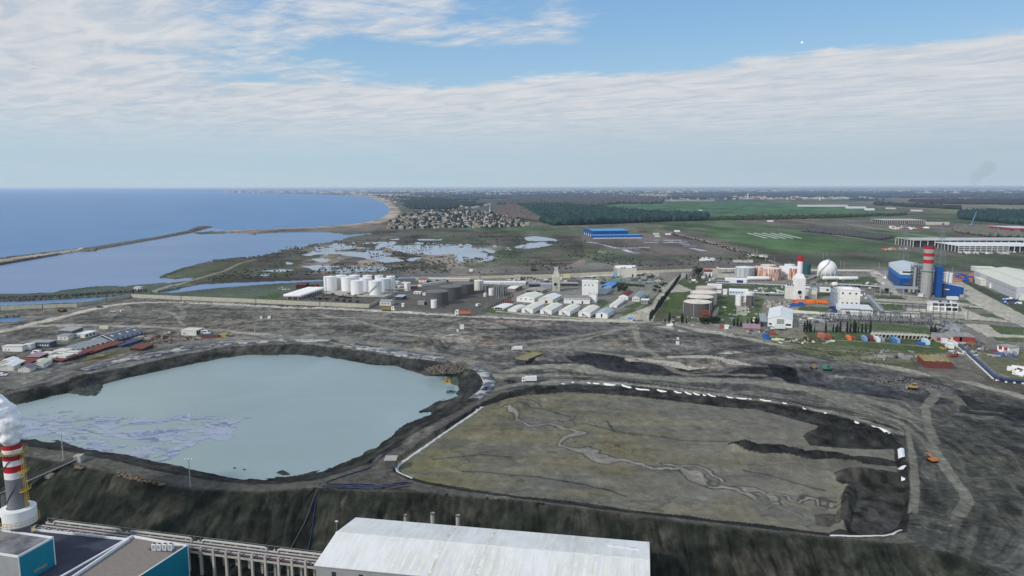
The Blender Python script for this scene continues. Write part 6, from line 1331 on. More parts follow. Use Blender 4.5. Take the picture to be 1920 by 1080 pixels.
bld('pump_station', 'small gabled grey building in front of the pipe bridge', 'building', (712,573), (733,574), 13, 565.5, OFFW, GROOF, 'gx', 1.3, yaw=-8, win=[('f',3,2.2,1.3,1.3,.1,.9)])
bld('loading_shed', 'dark loading shed with pale blue grey roof behind the small gabled building', 'building', (741,562), (755,563), 12, 556.5, mat('dark_blue_wall', (52,62,78), .7), mat('pale_blue_roof', (158,168,180), .6), 'mono', .5, yaw=-12)
bld('gate_house', 'small white house with red roof behind the dark tanks', 'house', (785,529.5), (800,529.5), 10, 524.5, WHITE, TILE, 'gx', 1.8, yaw=-6, win=[('f',2,1.8,1.2,1.2,.1,.9)])
bld('site_hut', 'white hut with porch in the yard left of the charcoal tanks', 'hut', (776,551), (788,551), 6, 548, WHITE, WHITE, 'flat', yaw=-10, win=[('f',2,1.2,1.4,1.6,.1,.9,DARK)]); bld('site_hut', 'tiny white hut left of the nearest charcoal tank', 'hut', (792.5,553.5), (797.5,553.5), 4, 550, WHITE, OFFW, 'flat', yaw=-10); bld('site_hut', 'long maroon hut behind the slim white tank', 'hut', (770,542), (782,540), 8, 537, mat('maroon_wall', (110,52,58), .8), GROOF, 'flat', yaw=20)
bld('service_building', 'long pale building running back behind the slim white tank', 'building', (783,537), (790,537.5), 45, 533.5, OFFW, GROOF, 'gy', 1, yaw=-38)
bld('site_hut', 'pale grey equipment hut beside the nearest charcoal tank', 'hut', (783,572), (795,573), 6, 566, GREYW, GROOF, 'flat', yaw=-12); bld('site_hut', 'small white hut at the roadside left of the charcoal tanks', 'hut', (753,575.5), (757,575.5), 3, 570, WHITE, WHITE, 'flat', yaw=-5)
SR = []
ws = [('r',6,2.5,1.2,.8,.03,.97)]
sheds = [((978,586.9),(999,588.3),578.3,'leftmost cream roofed shed of the front row of five'),((1013,589),(1034,590.6),580.5,'second cream roofed shed of the front row from the left'),((1047.7,591.3),(1068.7,592.8),583.2,'third cream roofed shed of the front row from the left'),((1084.5,593.7),(1106.6,595.4),585.3,'fourth cream roofed shed of the front row, beside the grey one')]
for a, b, yt, lb in sheds:
    t, L, W, H = bld('storage_shed', lb, 'shed', a, b, 37, yt, WHITE, CREAM, 'gy', 1.6, yaw=Y20, win=[('r',9,3.4,.8,.9,.03,.97),('f',1,1.5,1.4,2.4,.28,.5,GREYW,'door')], group='row of cream roofed sheds')
    g = MB(); g.bar((-L*.18,-W/2-.4,3.0),(L*.34,-W/2-3,0),.5); g.bar((-L*.18,-W/2-.4,4.0),(L*.34,-W/2-3,1),.15); g.box(-L*.22,-W/2-1.2,2.8,-L*.1,-W/2-.05,3.0); g.build('outside_stair', DGREY, t)
bld('storage_shed', 'grey roofed shed closing the right end of the front row', 'shed', (1117,596.2), (1139,597.8), 27, 587.5, WHITE, mat('blue_grey_roof', (158,168,176), .6, kind='ribx'), 'gy', 1.8, yaw=Y20, win=[('f',1,2.6,1.4,3.6,.4,.6,DARK,'door'),('r',3,3.2,1.0,.8,.1,.9)])
t, L, W, H = bld('site_office', 'small white building with columned porch left of the front row', 'building', (926,581), (944,582.5), 24, 576.8, OFFW, WHITE, 'gy', .8, yaw=Y20, over=1.2, win=[('f',3,1.6,2.2,2,.1,.9,DARK,'door'),('r',6,2,.9,1,.05,.95)])
bld('storage_shed', 'low white shed between the porch building and the front row', 'shed', (952,585), (968,586), 27, 580, WHITE, CREAM, 'gy', .8, yaw=Y20, win=[('r',4,1.8,.8,.8,.1,.9)])
bld('house', 'small dark red roofed house behind the porch building', 'house', (945,571.5), (961,572), 9, 567.5, OFFW, DRED, 'gx', 1.3, yaw=Y20)
bld('workshop', 'wide cream roofed workshop, left one of the second row', 'workshop', (968.8,565.5), (1001.7,567.5), 32, 557.5, WHITE, CREAM, 'gy', 2.4, yaw=Y20, win=[('f',3,3.2,1.6,1,.1,.95),('r',5,2.6,1.6,1.2,.05,.95)])
bld('workshop', 'bright white roofed workshop, middle one of the second row', 'workshop', (1009.5,568), (1036.5,570), 32, 560.5, OFFW, WROOF, 'gy', 2.4, yaw=Y20, win=[('f',1,1.6,2.4,2.6,.4,.7,DARK,'door'),('r',5,3.0,2.2,.9,.05,.95)])
t, L, W, H = bld('office_building', 'long white building with a strip of small square windows and grey roof', 'building', (1057,569.2), (1106,571), 18, 558.5, WHITE, mat('old_grey_roof', (138,135,130), .9, c2=(120,116,112), scale=.15), 'flat', yaw=-7, win=[('f',18,4.7,.8,.9,.02,.98),('f',2,1.6,1.6,2.4,.15,.9,DARK,'door'),('r',3,2.4,1.6,2.4,.05,.95,DARK,'door')])
bld('office_annex', 'white annex wall at the right end of the windowed building', 'building', (1105,567.5), (1118,566), 14, 552, WHITE, OFFW, 'flat', yaw=-14, win=[('f',1,2,1.2,2,.2,.5,GREYW,'door')])
t, L, W, H = bld('boiler_house', 'tall windowed white block rising behind the long office', 'building', (1091,555.5), (1121,556), 15, 528.5, WHITE, WHITE, 'flat', yaw=-7, win=[('f',3,12.6,1.2,1.3,.08,.78,DARK),('f',2,3.4,1.2,1.3,.35,.85,DARK),('r',2,3,1.4,2.4,.1,.9,DARK,'door')])
MB().box(-L*.35,-W*.2,H+.4,L*.15,W*.3,H+1.2).build('roof_plant', OFFW, t)
bld('storage_shed', 'pale blue shed right of the tall white block', 'shed', (1124,551.5), (1135,552), 34, 544, SILT, mat('slate_sheet_roof', (142,154,160), .6), 'gy', 1.4, yaw=Y20, win=[('f',2,2.4,1.1,2.0,.1,.9,SILT,'door'),('r',4,2,1.2,1.2,.05,.95)]); bld('storage_shed', 'bright blue roofed shed behind the tall white block', 'shed', (1128,540.5), (1147,541.5), 30, 536, BLUE, mat('bright_blue_roof', (76,132,200), .6), 'gy', 1.2, yaw=Y20)
bld('house', 'white house with dark maroon gabled roof on the green lawns', 'house', (1160,562), (1177,563.3), 34, 554.5, WHITE, DRED, 'gy', 1.8, yaw=Y20, win=[('f',2,1.9,1.2,1.3,.1,.9),('r',6,1.9,1.1,1.2,.05,.95)]); bld('storage_shed', 'long low cream roofed shed running back to the maroon roofed house', 'shed', (1142.3,577), (1156.5,578.5), 47, 572.5, WHITE, CREAM, 'gy', 1.1, yaw=Y20, win=[('f',1,1.4,1.2,1.8,.3,.7,GREYW,'door'),('r',6,1.7,.9,.7,.05,.95)])
bld('house', 'white gabled house with long grey roof beside the lawns', 'house', (1185,565.3), (1199,566.6), 40, 557, OFFW, GROOF, 'gy', 1.8, yaw=Y20, win=[('f',3,2.2,1.0,1.2,.08,.92),('r',6,2,1,1,.05,.95)]); bld('kiosk', 'square kiosk with overhanging white roof by the cypress road', 'kiosk', (1202,570), (1214.5,571), 8, 562.5, GREYW, WHITE, 'flat', yaw=Y20, over=.7, win=[('f',2,2.2,1.2,1.2,.1,.9)])
bld('guard_post', 'blue and white guard post where the road meets the plain', 'kiosk', (1177,601.5), (1186,602), 5, 597.5, WHITE, mat('guard_blue', (84,140,190), .6), 'flat', yaw=-8, win=[('f',2,1.4,1,1,.1,.9)])
bld('storage_shed', 'brown fronted shed with white roof behind the dark tanks', 'shed', (951.5,546.3), (966,547.5), 26, 540.8, mat('pinkish_brown_wall', (140,120,112), .8), WHITE, 'gx', 1.2, yaw=Y20, win=[('r',2,2,3,2.4,.1,.9,DARK,'door')])
bld('warehouse', 'long low white roofed warehouse behind the charcoal tanks', 'warehouse', (905,533), (985,538), 16, 530, OFFW, WHITE, 'flat', yaw=-5, win=[('f',10,2,2,1.6,.4,.98,GREYW,'door')]); bld('warehouse', 'beige flat warehouse at the back of the tank yard', 'warehouse', (800,527.5), (880,527), 12, 523.5, mat('beige_wall', (176,170,160), .8), mat('beige_roof', (188,182,168), .8), 'flat', yaw=-3)
bld('storage_shed', 'blue grey long shed left of the pale tower', 'shed', (991,539.3), (1013,540), 10, 531.5, mat('blue_grey_wall', (110,112,126), .8), GROOF, 'mono', .8, yaw=-6, win=[('f',8,2.4,1.6,2.6,.03,.97,DARK,'door')]); bld('storage_shed', 'lilac grey long shed just left of the pale tower', 'shed', (1013.5,541), (1034,541.5), 10, 533.5, mat('lilac_wall', (140,142,156), .8), mat('lilac_roof', (156,156,166), .8), 'mono', .8, yaw=-6); bld('storage_shed', 'dark purple fronted shed right of the pale tower', 'shed', (1050,536.5), (1083,538), 9, 531.5, mat('purple_dark_wall', (80,68,78), .8), GROOF, 'mono', .8, yaw=-6, win=[('f',7,2,1.6,2.2,.03,.97,DARK,'door')])
bld('storage_shed', 'grey shed with dark strip window behind the workshops', 'shed', (984,549), (1016,551), 20, 544, mat('taupe_wall', (140,136,130), .8), mat('taupe_roof', (150,147,140), .8), 'gy', 1.6, yaw=Y20, win=[('f',9,2,1.8,1.6,.08,.92,DARK)]); bld('storage_shed', 'cream yellow tarpaulined stack beyond the pale tower', 'stack', (1057,520.8), (1069,520.5), 8, 516, mat('pale_yellow_tarp', (196,186,140), .8), mat('pale_yellow_tarp', (196,186,140), .8), 'flat', yaw=-5)
rc = [mat('maroon_box', (110,48,52), .8), mat('olive_box', (96,100,92), .8), mat('maroon_box2', (128,56,58), .8)]
for k in range(8): bld('freight_container', 'maroon or grey freight container in the row behind the white block', 'container', (1064+k*3.2,532.5), (1066.6+k*3.2,532.5), 6, 527.3, rc[k % 3], rc[k % 3], 'flat', yaw=Y20, over=0, group='freight containers behind the white block')
def stack_tower(name, label, xa, xb, yb, ybody, ysh, ytop, nx, wall, depth, hole, red=None):
    x, y, th, L, A = foot((xa, yb), (xb, yb+.3), depth, yaw=-7); t = thing(name, label, 'stack', x, y, 0, th); W = depth
    z1, z2, z3 = (top_at(A.x, A.y, q) for q in (ybody, ysh, ytop)); w2 = L*nx/2
    MB().box(-L/2,-W/2,-.5,L/2,W/2,z1).build('casing', wall, t); b = MB(); q = [(-L/2,-W/2),(L/2,-W/2),(L/2,W/2),(-L/2,W/2)]; p = [(-w2,-w2),(w2,-w2),(w2,w2),(-w2,w2)]
    b.add([(u, v, z1) for u, v in q]+[(u, v, z2) for u, v in p], [(0,1,5,4),(1,2,6,5),(2,3,7,6),(3,0,4,7)]); b.build('shoulder', wall, t)
    zr = z3 if red is None else top_at(A.x, A.y, red); MB().lathe([(w2, z2-.2), (w2, zr)], 16).build('flue', wall, t) if red else MB().box(-w2,-w2,z2,w2,w2,z3).build('flue', wall, t)
    if red: MB().lathe([(w2*1.06, zr), (w2*1.1, z3)], 16).build('red_top', RED, t)
    hz = top_at(A.x, A.y, hole[0]); r = hole[1]*sqrt(x*x+y*y+CAMH**2)/FPX; MB().ngon((-L*.05+hole[2]*L,-W/2-.3,hz), r, (0,1,0), 20, .9).build('port_ring', wall, t); MB().ngon((-L*.05+hole[2]*L,-W/2-.72,hz), r*.88, (0,1,0), 20, .12).build('round_port', DARK, t)
    g = MB()
    for k in range(1, 7): g.box(-L/2-.12,-W/2-.12,z1*k/7,L/2+.12,W/2+.12,z1*k/7+.22)
    g.build('stiffener', wall, t); g = MB(); g.bar((0,-W/2-1,hz-r*1.6),(0,-W/2-1,hz-r*2.6),.4); g.box(-1,-W/2-1.4,hz-r*1.7,1,-W/2-.3,hz-r*1.5); g.build('bracket', STEEL, t); return t
stack_tower('exhaust_tower', 'pale concrete exhaust tower with a dark round port and narrow neck', 1035.3, 1049.7, 546, 518.5, 508, 501.5, .5, mat('pale_tower_concrete', (172,171,160), .85, kind='stain', var=.35), 9, (532.8, 3.3, -.02))
t, L, W, H = bld('tall_hall', 'tall cream hall with grey gable standing alone beyond the lumber yard', 'building', (1157.4,520.5), (1193.3,519.5), 17, 503.4, mat('cream_wall', (206,203,190), .7, var=.15), WROOF, 'gx', 3.0, yaw=9, win=[('f',2,13,2.6,1.4,.16,.44,DARK),('f',2,13.6,2.4,1.2,.76,.98,DARK),('f',1,2,2.0,4.0,.74,.86,DARK,'door'),('l',2,3.5,3,7,.1,.9,BLUEL,'door')])
MB().box(-L/2-.05,-W/2-.05,0,-L/2-.01,W/2+.05,H).build('side_cladding', GREYW, t)
g = MB();
for u in (.14,.18,.33): g.box(-L/2+L*u,-W/2-.12,0,-L/2+L*u+.25,-W/2-.01,H)
g.build('downpipe', GREYW, t)
scrap(130, (1070,521,1245,534), 'grey green bundle in the stockyard beyond the white block', 'stockyard bundles', 2.6, [mat('greygreen_a', (112,122,116), .9), mat('greygreen_b', (140,138,130), .9), mat('greygreen_c', (80,84,84), .9), mat('teal_bundle', (92,128,124), .8)], 'stock_bundle', 'bundle')
scrap(50, (960,523,1080,531), 'pale or dark bundle along the back wall of the works', 'bundles by the back wall', 2.0, [CONC_M, DGREY, OFFW], 'stock_bundle', 'bundle'); scrap(46, (1196,514,1236,530), 'dark steel structure piece near the cypress road', 'steel pieces near the cypress road', 2.8, [DGREY, BARK, CONC_M], 'steel_part', 'steel part')
# ------------------------------------------------------------------ gas works and power plant on the right
for x, r, yb, yt, lb, wm, rm in ((1323.5,18,563,538.5,'pinkish tank at the back of the white roofed four',TANKP,mat('pinkish_tank_roof',(190,176,170),.8)),(1319,23.5,574,547.8,'third white roofed tank, just before the pinkish one',TANKP,TROOF),(1312.5,23.2,583,556.2,'second white roofed tank of the row',mat('red_brown_tank',(92,74,72),.8,kind='stain'),TROOF),(1307.3,24.8,594,565.6,'nearest white roofed tank with charcoal wall',TANKG,TROOF)):
    tank('storage_tank', lb, x, yb, r, yt, wm, rm, 'cone', 'white roofed storage tanks', rise=.6, ribs=5, n=40)
bld('tank_hut', 'white flat roofed hut on top end behind the white roofed tanks', 'hut', (1326,540.5), (1353,541), 10, 534, WHITE, WHITE, 'flat', yaw=-17)
t = thing('valve_platform', 'rust red valve platform in front of the nearest white roofed tank', 'platform', *P(1323, 598), 0, 0); g = MB()
for x in (-3.5,0,3.5):
    for y in (-2,2): g.bar((x,y,0),(x,y,7.5),.35)
for z in (2.5,5,7.5): g.box(-4,-2.4,z-.2,4,2.4,z)
g.build('frame', mat('rust_frame', (140,74,54), .8), t); MB().box(-3,-1.5,5.1,2.5,1.5,6.6).build('cabin', TILE, t)
t = thing('pipe_stair', 'grey sloping pipe stair right of the white roofed tanks', 'stair', *P(1336, 596), 0, radians(62)); g = MB(); g.bar((0,-1,1),(22,-1,7),.3); g.bar((0,1,1),(22,1,7),.3)
for k in range(12): g.bar((k*2,-1,1+k*.52),(k*2,1,1+k*.52),.25); g.bar((k*2,-1,0),(k*2,-1,1+k*.52),.18)
g.build('frame', STEEL, t)
TK = [(1396.5,16.4,519.5,501,mat('grey_plated_tank',(168,172,176),.6,var=.1),'white grey plated tank with visible hoops','flatr',8),(1429,16.5,519,499.5,TANKR,'rust streaked tank right of the plated one','open',2),(1440,13,515,497,TANKP,'pale peach tank hidden behind the rusty ones','cone',0),(1446.5,15.8,526,503,TANKR,'rust streaked tank with pale roof in front of the other','cone',1),(1480,17.8,523.5,500.5,TANKW,'big white tank left of the white stack','cone',2),(1480,8.8,512,496.3,TANKW,'narrow white tank rising behind the big white one','cone',1),(1491,10.5,525.5,503,TANKR,'rusty tank partly hidden by the white stack','open',0),(1512,6.6,515,495,mat('petrol_green_tank',(44,78,86),.6),'petrol green tank right of the white stack','open',0),(1387,3.2,555,545,TANKW,'x','cone',0)]
for x, r, yb, yt, wm, lb, rt, rg in TK[:-1]:
    tank('storage_tank', lb, x, yb, r, yt, wm, TROOF if 'pale' in lb else WHITE, 'cone' if rt == 'flatr' else rt, rings=rg, rise=.8, ribs=12 if rt == 'flatr' else 0, stair=(-160,-60) if x == 1480 and r > 10 else None)
stack_tower('white_stack', 'white square stack with red topped flue and a black round port', 1490, 1508.5, 562, 522, 513.5, 481, .52, mat('white_stack_paint', (216,218,214), .7, kind='stain', var=.12), 10, (547.8, 3.8, .0), red=490.5)
def sphere():
    X, Y = P(1550, 522.5); sl = sqrt(X*X+Y*Y+CAMH**2); r = 15.7*sl/FPX; Y += r*.9; X += r*.4; zc = (top_at(X, Y, 504.5)); t = thing('gas_sphere', 'big white spherical gas tank on legs with a curved stair', 'gas tank', X, Y)
    smooth_by_angle(MB().lathe([(max(.05, r*sin(pi*k/20)), zc-r*cos(pi*k/20)) for k in range(21)], 36).build('sphere', TANKW, t))
    for k in range(12):
        a = 2*pi*k/12; MB().tube((r*.98*cos(a), r*.98*sin(a), -.5), (r*.98*cos(a), r*.98*sin(a), zc), .45, 8).build('leg', TANKW, t)
    g = MB()
    for k in range(12): a, b = 2*pi*k/12, 2*pi*(k+1)/12; g.bar((r*.98*cos(a), r*.98*sin(a), 1), (r*.98*cos(b), r*.98*sin(b), zc*.62), .14); g.bar((r*.98*cos(b), r*.98*sin(b), 1), (r*.98*cos(a), r*.98*sin(a), zc*.62), .14)
    g.build('bracing', STEEL, t); g = MB(); N_ = 24; pts = []
    for k in range(N_+1):
        f = k/N_; ph = radians(-150+95*f); el = -.5+2.0*f if f < 1 else 1.5; el = min(el, 1.45); q = r*1.05; pts.append((q*cos(el)*cos(ph-.3), q*cos(el)*sin(ph-.3), zc+q*sin(el)))
    pts = [(-r*.9, -r*1.0, 0)]*0+pts
    for k in range(N_): g.bar(pts[k], pts[k+1], .6); g.bar(tuple(1.03*v if i < 2 else v+.8 for i, v in enumerate(pts[k])), tuple(1.03*v if i < 2 else v+.8 for i, v in enumerate(pts[k+1])), .14)
    g.build('staircase', STEEL, t); g = MB(); g.box(-1.4,-1.4,zc+r-.1,1.4,1.4,zc+r+.3);
    for sx in (-1.4,1.4): g.bar((sx,-1.4,zc+r),(sx,-1.4,zc+r+1.6),.12); g.bar((sx,1.4,zc+r),(sx,1.4,zc+r+1.6),.12)
    g.bar((-1.4,-1.4,zc+r+1.6),(1.4,-1.4,zc+r+1.6),.12); g.build('top_platform', WHITE, t)
sphere()
def bullet(label, xa, xb, yc, rp, zc=4.2, yaw=-1, group=None):
    X, Y = P((xa+xb)/2, yc+2.5); sl = sqrt(X*X+Y*Y+CAMH**2); r = rp*sl/FPX; Lh = (xb-xa)/2*sl/FPX-r*.6; t = thing('gas_bullet', label, 'gas tank', X, Y, 0, radians(yaw), group)
    prf = [(0.02,-Lh-r*.6),(r*.6,-Lh-r*.5),(r*.92,-Lh-r*.2),(r,-Lh),(r,Lh),(r*.92,Lh+r*.2),(r*.6,Lh+r*.5),(.02,Lh+r*.6)]; n = 18; b = MB(); b.add([(z, q*cos(2*pi*j/n), zc+q*sin(2*pi*j/n)) for q, z in prf for j in range(n)], [(i*n+j, (i+1)*n+j, (i+1)*n+(j+1)%n, i*n+(j+1)%n) for i in range(7) for j in range(n)])
    smooth_by_angle(b.build('vessel', TANKW, t))
    for x in (-Lh*.7, Lh*.7): MB().box(x-.4,-r*.7,-.3,x+.4,r*.7,zc-r*.6).build('saddle', CONC_M, t)
    MB().tube((0,0,zc+r-.1),(0,0,zc+r+.9),.4,8).build('dome_valve', STEEL, t)
bullet('white horizontal gas vessel before the gas sphere', 1543, 1573.5, 524, 3.2, 3.6); bullet('white horizontal gas vessel right of the first vessel', 1575, 1607, 524.5, 3.2, 3.6); bullet('white horizontal vessel in front of the rusty tanks', 1402, 1442, 524, 3.3, 3.4); bullet('small white vessel end on beside the cypress trees', 1560, 1570, 535, 3.6, 3.0)
x, y, th, L, A = foot((1348,513), (1379,514), 16, yaw=-4); t = thing('canopy', 'open loading canopy with white fascia left of the plated tank', 'canopy', x, y, 0, th); hh = 7.0
MB().box(-L/2,-8,hh,L/2,8,hh+.5).build('roof', mat('dark_canopy_roof', (66,64,66), .8), t); MB().box(-L/2-.3,-8.3,hh-.3,L/2+.3,-8.01,hh+1.1).box(-L/2-.3,-8,hh-.3,-L/2-.01,8,hh+1.1).build('fascia', WHITE, t)
for sx in (-.4,0,.4):
    for sy in (-5,5): MB().box(L*sx-.25,sy-.25,-.2,L*sx+.25,sy+.25,hh-.01).build('column', DGREY, t)
bld('house', 'white house with maroon roof and red windows by the canopy', 'house', (1319,517.8), (1335,518), 8, 509.5, WHITE, DRED, 'mono', 2.2, yaw=-17, win=[('f',3,4.2,1.2,1.0,.1,.9,RED),('f',2,1.5,1.2,1.8,.1,.9,DARK,'door')])
bld('workshop', 'long white building with two blue doors beside the tanks', 'building', (1359.5,531.3), (1400,531.6), 9, 524, WHITE, WHITE, 'mono', 1.2, yaw=-17, win=[('f',2,2.6,4.2,3.8,.55,.82,mat('cobalt_door',(36,54,120),.6),'door'),('f',1,2,1.4,1,.85,.95,SILT)])
bld('workshop', 'low brown walled hut left of the white building with blue doors', 'hut', (1344.5,531), (1366,531.4), 7, 526.5, mat('brown_hut_wall', (132,112,102), .8), GROOF, 'flat', yaw=-17, win=[('f',4,1.5,1.2,1.2,.05,.95)])
bld('office_building', 'pale blue office with six dark windows beside the white roofed tanks', 'building', (1367,553.2), (1402,552.8), 10, 545.5, SILT, WHITE, 'mono', 1.4, yaw=-17, win=[('f',6,3.0,1.6,1.1,.03,.9)])
bld('site_hut', 'white box hut left of the pale blue office', 'hut', (1355.5,552.5), (1363,552.5), 5, 543.5, WHITE, WHITE, 'flat', yaw=-17); bld('site_hut', 'small white hut farther left, by the tank stairs', 'hut', (1344,550), (1352,550.5), 5, 546, WHITE, WHITE, 'flat', yaw=-17)
tank('process_column', 'white vertical process tank left of the framed column', 1385.5, 573, 6.2, 554.5, TANKW, WHITE, 'cone', ribs=3); tank('process_column', 'taller white process tank behind the steel frame', 1404, 566, 8.5, 548.5, TANKW, WHITE, 'dome', ribs=0); tank('process_column', 'rusty grey column inside the steel frame', 1405, 575, 6, 556, mat('dull_column', (104,98,96), .8, kind='stain'), DGREY, 'cone', rings=4)
t = thing('process_structure', 'open grey steel process frame around the rusty column', 'process frame', *P(1402, 574), 0, radians(-6)); g = MB()
for x in (-6,0,6):
    for y in (-3,4): g.bar((x,y,0),(x,y,11),.4)
for z in (3,6,9): g.bar((-6,-3,z),(6,-3,z),.35); g.bar((-6,4,z),(6,4,z),.3); g.bar((-6,-3,z),(-6,4,z),.3); g.bar((6,-3,z),(6,4,z),.3)
g.build('frame', DGREY, t)
t, L, W, H = bld('hangar', 'big white gabled hangar with a roller door in the gas works', 'hangar', (1439,611.5), (1485.4,616.5), 58, 597.6, WHITE, WROOFY, 'gy', 3.0, yaw=-21, win=[('f',1,3.6,6,6.6,.42,.62,GREYW,'door'),('f',1,2.2,2.4,1.4,.06,.16,DARK),('f',1,2.2,4.4,1.6,.74,.94,DARK)])
bld('lean_to', 'grey roofed lean-to on the left side of the white hangar', 'shed', (1426,611), (1438.2,611.5), 40, 603, DGREY, GROOF, 'mono', .4, yaw=-17)
bld('storage_shed', 'mauve roofed shed left of the white hangar', 'shed', (1393,620.5), (1425,622), 9, 615, mat('pinkish_grey_wall', (144,128,122), .8), PINK, 'mono', 2.2, yaw=-17, win=[('f',6,1.6,2.0,2.2,.04,.96,mat('taupe_door',(120,108,104),.8),'door')])
bld('freight_container', 'rust red box container left of the mauve roofed shed', 'container', (1350,616), (1357,616.5), 6, 610.5, mat('rust_box', (140,84,70), .8), TILE, 'flat', yaw=-17); bld('freight_container', 'white box container beside the rust red box', 'container', (1358,616.5), (1366,617), 5, 611.5, WHITE, WHITE, 'flat', yaw=-17)
bld('plant_house', 'cream plant building left of the white square stack', 'building', (1472,560.5), (1490,560.8), 12, 537.5, OFFW, WHITE, 'flat', yaw=-17, win=[('f',3,15,1.3,1.6,.1,.9,DARK)]); bld('plant_house', 'lower cream plant building right of the white square stack', 'building', (1509,554.5), (1519,554.8), 12, 540, OFFW, WHITE, 'flat', yaw=-17, win=[('f',2,8.5,1.3,1.6,.1,.9,DARK)]); bld('plant_house', 'cream plant building with a grey shutter at its foot', 'building', (1518,560), (1531,560.3), 12, 542.5, OFFW, WHITE, 'flat', yaw=-17, win=[('f',3,10.5,1.2,1.5,.05,.95,DARK),('f',1,2.5,5.6,5,.1,.9,GREYW,'door')])
bld('site_hut', 'white hut with a dark window between stack and boiler house', 'hut', (1538,547.5), (1557,548.5), 9, 540.5, WHITE, WHITE, 'flat', yaw=-17, win=[('f',1,2.6,2.6,2.2,.55,.85,DARK),])
bld('boiler_hall', 'lower white hall with a row of fourteen dark windows', 'building', (1574,590.3), (1636,591.3), 26, 578.5, WHITE, mat('pale_flat_roof', (196,200,204), .7), 'mono', .6, yaw=-17, win=[('f',15,5.4,1.1,1.2,.03,.97,DARK),('f',1,2,4,3,.18,.3,DARK,'door')])
t, L, W, H = bld('boiler_tower', 'tall white boiler block with three round windows above the low hall', 'building', (1573,577), (1611.5,577.6), 20, 543.5, mat('white_block_wall', (214,214,204), .7, var=.15), WHITE, 'flat', yaw=-17, win=[('f',4,5.2,1.6,1.2,.05,.95,DARK)])
for u in (-.35,0,.3): MB().ngon((L*u,-W/2-.02,14.8), .95, (0,1,0), 14, .2).build('round_window', DARK, t)
MB().box(-L/2-.15,-W/2-.15,9.2,L/2+.15,W/2+.15,9.6).build('string_course', OFFW, t); MB().box(-L/2+4,-2,H+.4,L/2-6,6,H+1.6).build('roof_plant', WHITE, t)
bld('boiler_annex', 'blue grey annex on the left side of the boiler tower', 'building', (1563,573), (1573.5,574), 30, 549, mat('blue_grey_cladding', (128,140,152), .7), GROOF, 'flat', yaw=-17)
rng = random.Random(21)
for k in range(26):
    px = rng.uniform(1490, 1552); py = rng.uniform(564.5, 571); X, Y = P(px, py); L = rng.uniform(4, 9); t = thing('orange_drum', 'orange drum or pipe in the heap below the white square stack', 'drum', X, Y, 0, rng.uniform(-.3,.3), 'orange drums below the stack'); smooth_by_angle(MB().tube((-L/2,0,1.1),(L/2,0,1.1),1.05,12).build('drum', ORANGE, t))
for k in range(18):
    px = rng.uniform(1478, 1512); py = rng.uniform(569, 576); X, Y = P(px, py); s = rng.uniform(1.6, 3.2); b = MB(); n = 9
    b.add([(s*cos(2*pi*j/n)*rng.uniform(.8,1.2), s*sin(2*pi*j/n)*rng.uniform(.8,1.2), 0) for j in range(n)]+[(s*.7*cos(2*pi*j/n)*rng.uniform(.8,1.2), s*.7*sin(2*pi*j/n), s*rng.uniform(.5,.9)) for j in range(n)]+[(0,0,s*.9)], [(j,(j+1)%n,n+(j+1)%n,n+j) for j in range(n)]+[(n+j,n+(j+1)%n,2*n) for j in range(n)])
    o = b.build('tarped_load', BLUETARP, None, (X, Y, 0)); tag(o, 'load under crumpled blue tarpaulin below the white square stack', 'tarped load', 'blue tarped loads below the stack')
scrap(36, (1440,564,1484,577), 'grey pink pallet in the laydown yard behind the hangar', 'pallets behind the hangar', 2.2, [mat('pallet_pink', (150,138,132), .9), CONC_M, GREYW], 'pallet', 'pallet'); scrap(22, (1560,579,1574,588), 'blue wrapped part left of the windowed low hall', 'blue wrapped parts', 1.9, [mat('deep_blue_wrap', (34,62,118), .7)], 'wrapped_part', 'wrapped part')
wall('pipe_trench_wall', 'long white low wall right of the hangar', [(1487,586),(1530,589),(1575,594)], 2.4, .8, OFFW, post=30); wall('pipe_trench_wall', 'pale pipe trench edge in front of the long white wall', [(1487,593),(1530,596),(1572,599)], 1.2, .8, CONC_M, post=30)
def piperun(label, pts, r=.5, z=2.5, n=3, m=None, gap=1.3):
    W = [P(x, y) for x, y in pts]; c = W[0]; t = thing('pipe_run', label, 'pipe run', c[0], c[1]); q = [(a-c[0], b-c[1]) for a, b in W]
    for k in range(n): MB().path([(a, b+k*gap, z) for a, b in q], r, 8).build('pipe', m or (STEEL, OFFW, CONC_M)[k % 3], t)
    g = MB()
    for (ax, ay), (bx, by) in zip(q[:-1], q[1:]):
        L = hypot(bx-ax, by-ay); K = max(1, int(L/9))
        for k in range(K+1): x, y = ax+(bx-ax)*k/K, ay+(by-ay)*k/K; g.box(x-.25,y-.4,-.3,x+.25,y+n*gap,z-r)
    g.build('pipe_support', CONC_M, t)
piperun('bundle of grey pipes running left to right past the white roofed tanks', [(1402,552),(1440,554),(1472,555)], .5, 2.2, 5); piperun('pipes along the road between office and rusty tanks', [(1345,533),(1420,535),(1480,538)], .5, 1.6, 4); piperun('pipe run leading from the stack to the gas sphere', [(1510,528),(1530,521),(1545,520)], .5, 2.5, 3); piperun('pipes running right from the gas vessels to the plant road', [(1560,536),(1610,538),(1650,541),(1668,543)], .6, 2.0, 5); piperun('pale pipe line behind the gas sphere', [(1516,511),(1560,511.5),(1632,512)], .7, 3.0, 2, OFFW); piperun('thin pipe line over the lawn right of the boiler tower', [(1640,553),(1690,556),(1740,560)], .4, 1.5, 1); piperun('pipes along the lawn edge before the small plant office', [(1640,571),(1700,574),(1745,576)], .4, 1.5, 2)
A = Vector((*P(1627,556,6), 6)); B = Vector((*P(1655,588,4), 4)); t = thing('pipe_gallery', 'grey inclined pipe gallery right of the boiler tower', 'pipe gallery', A.x, A.y, 0); d = B-A; n_ = Vector((-d.y, d.x, 0)).normalized()*1.5; g = MB()
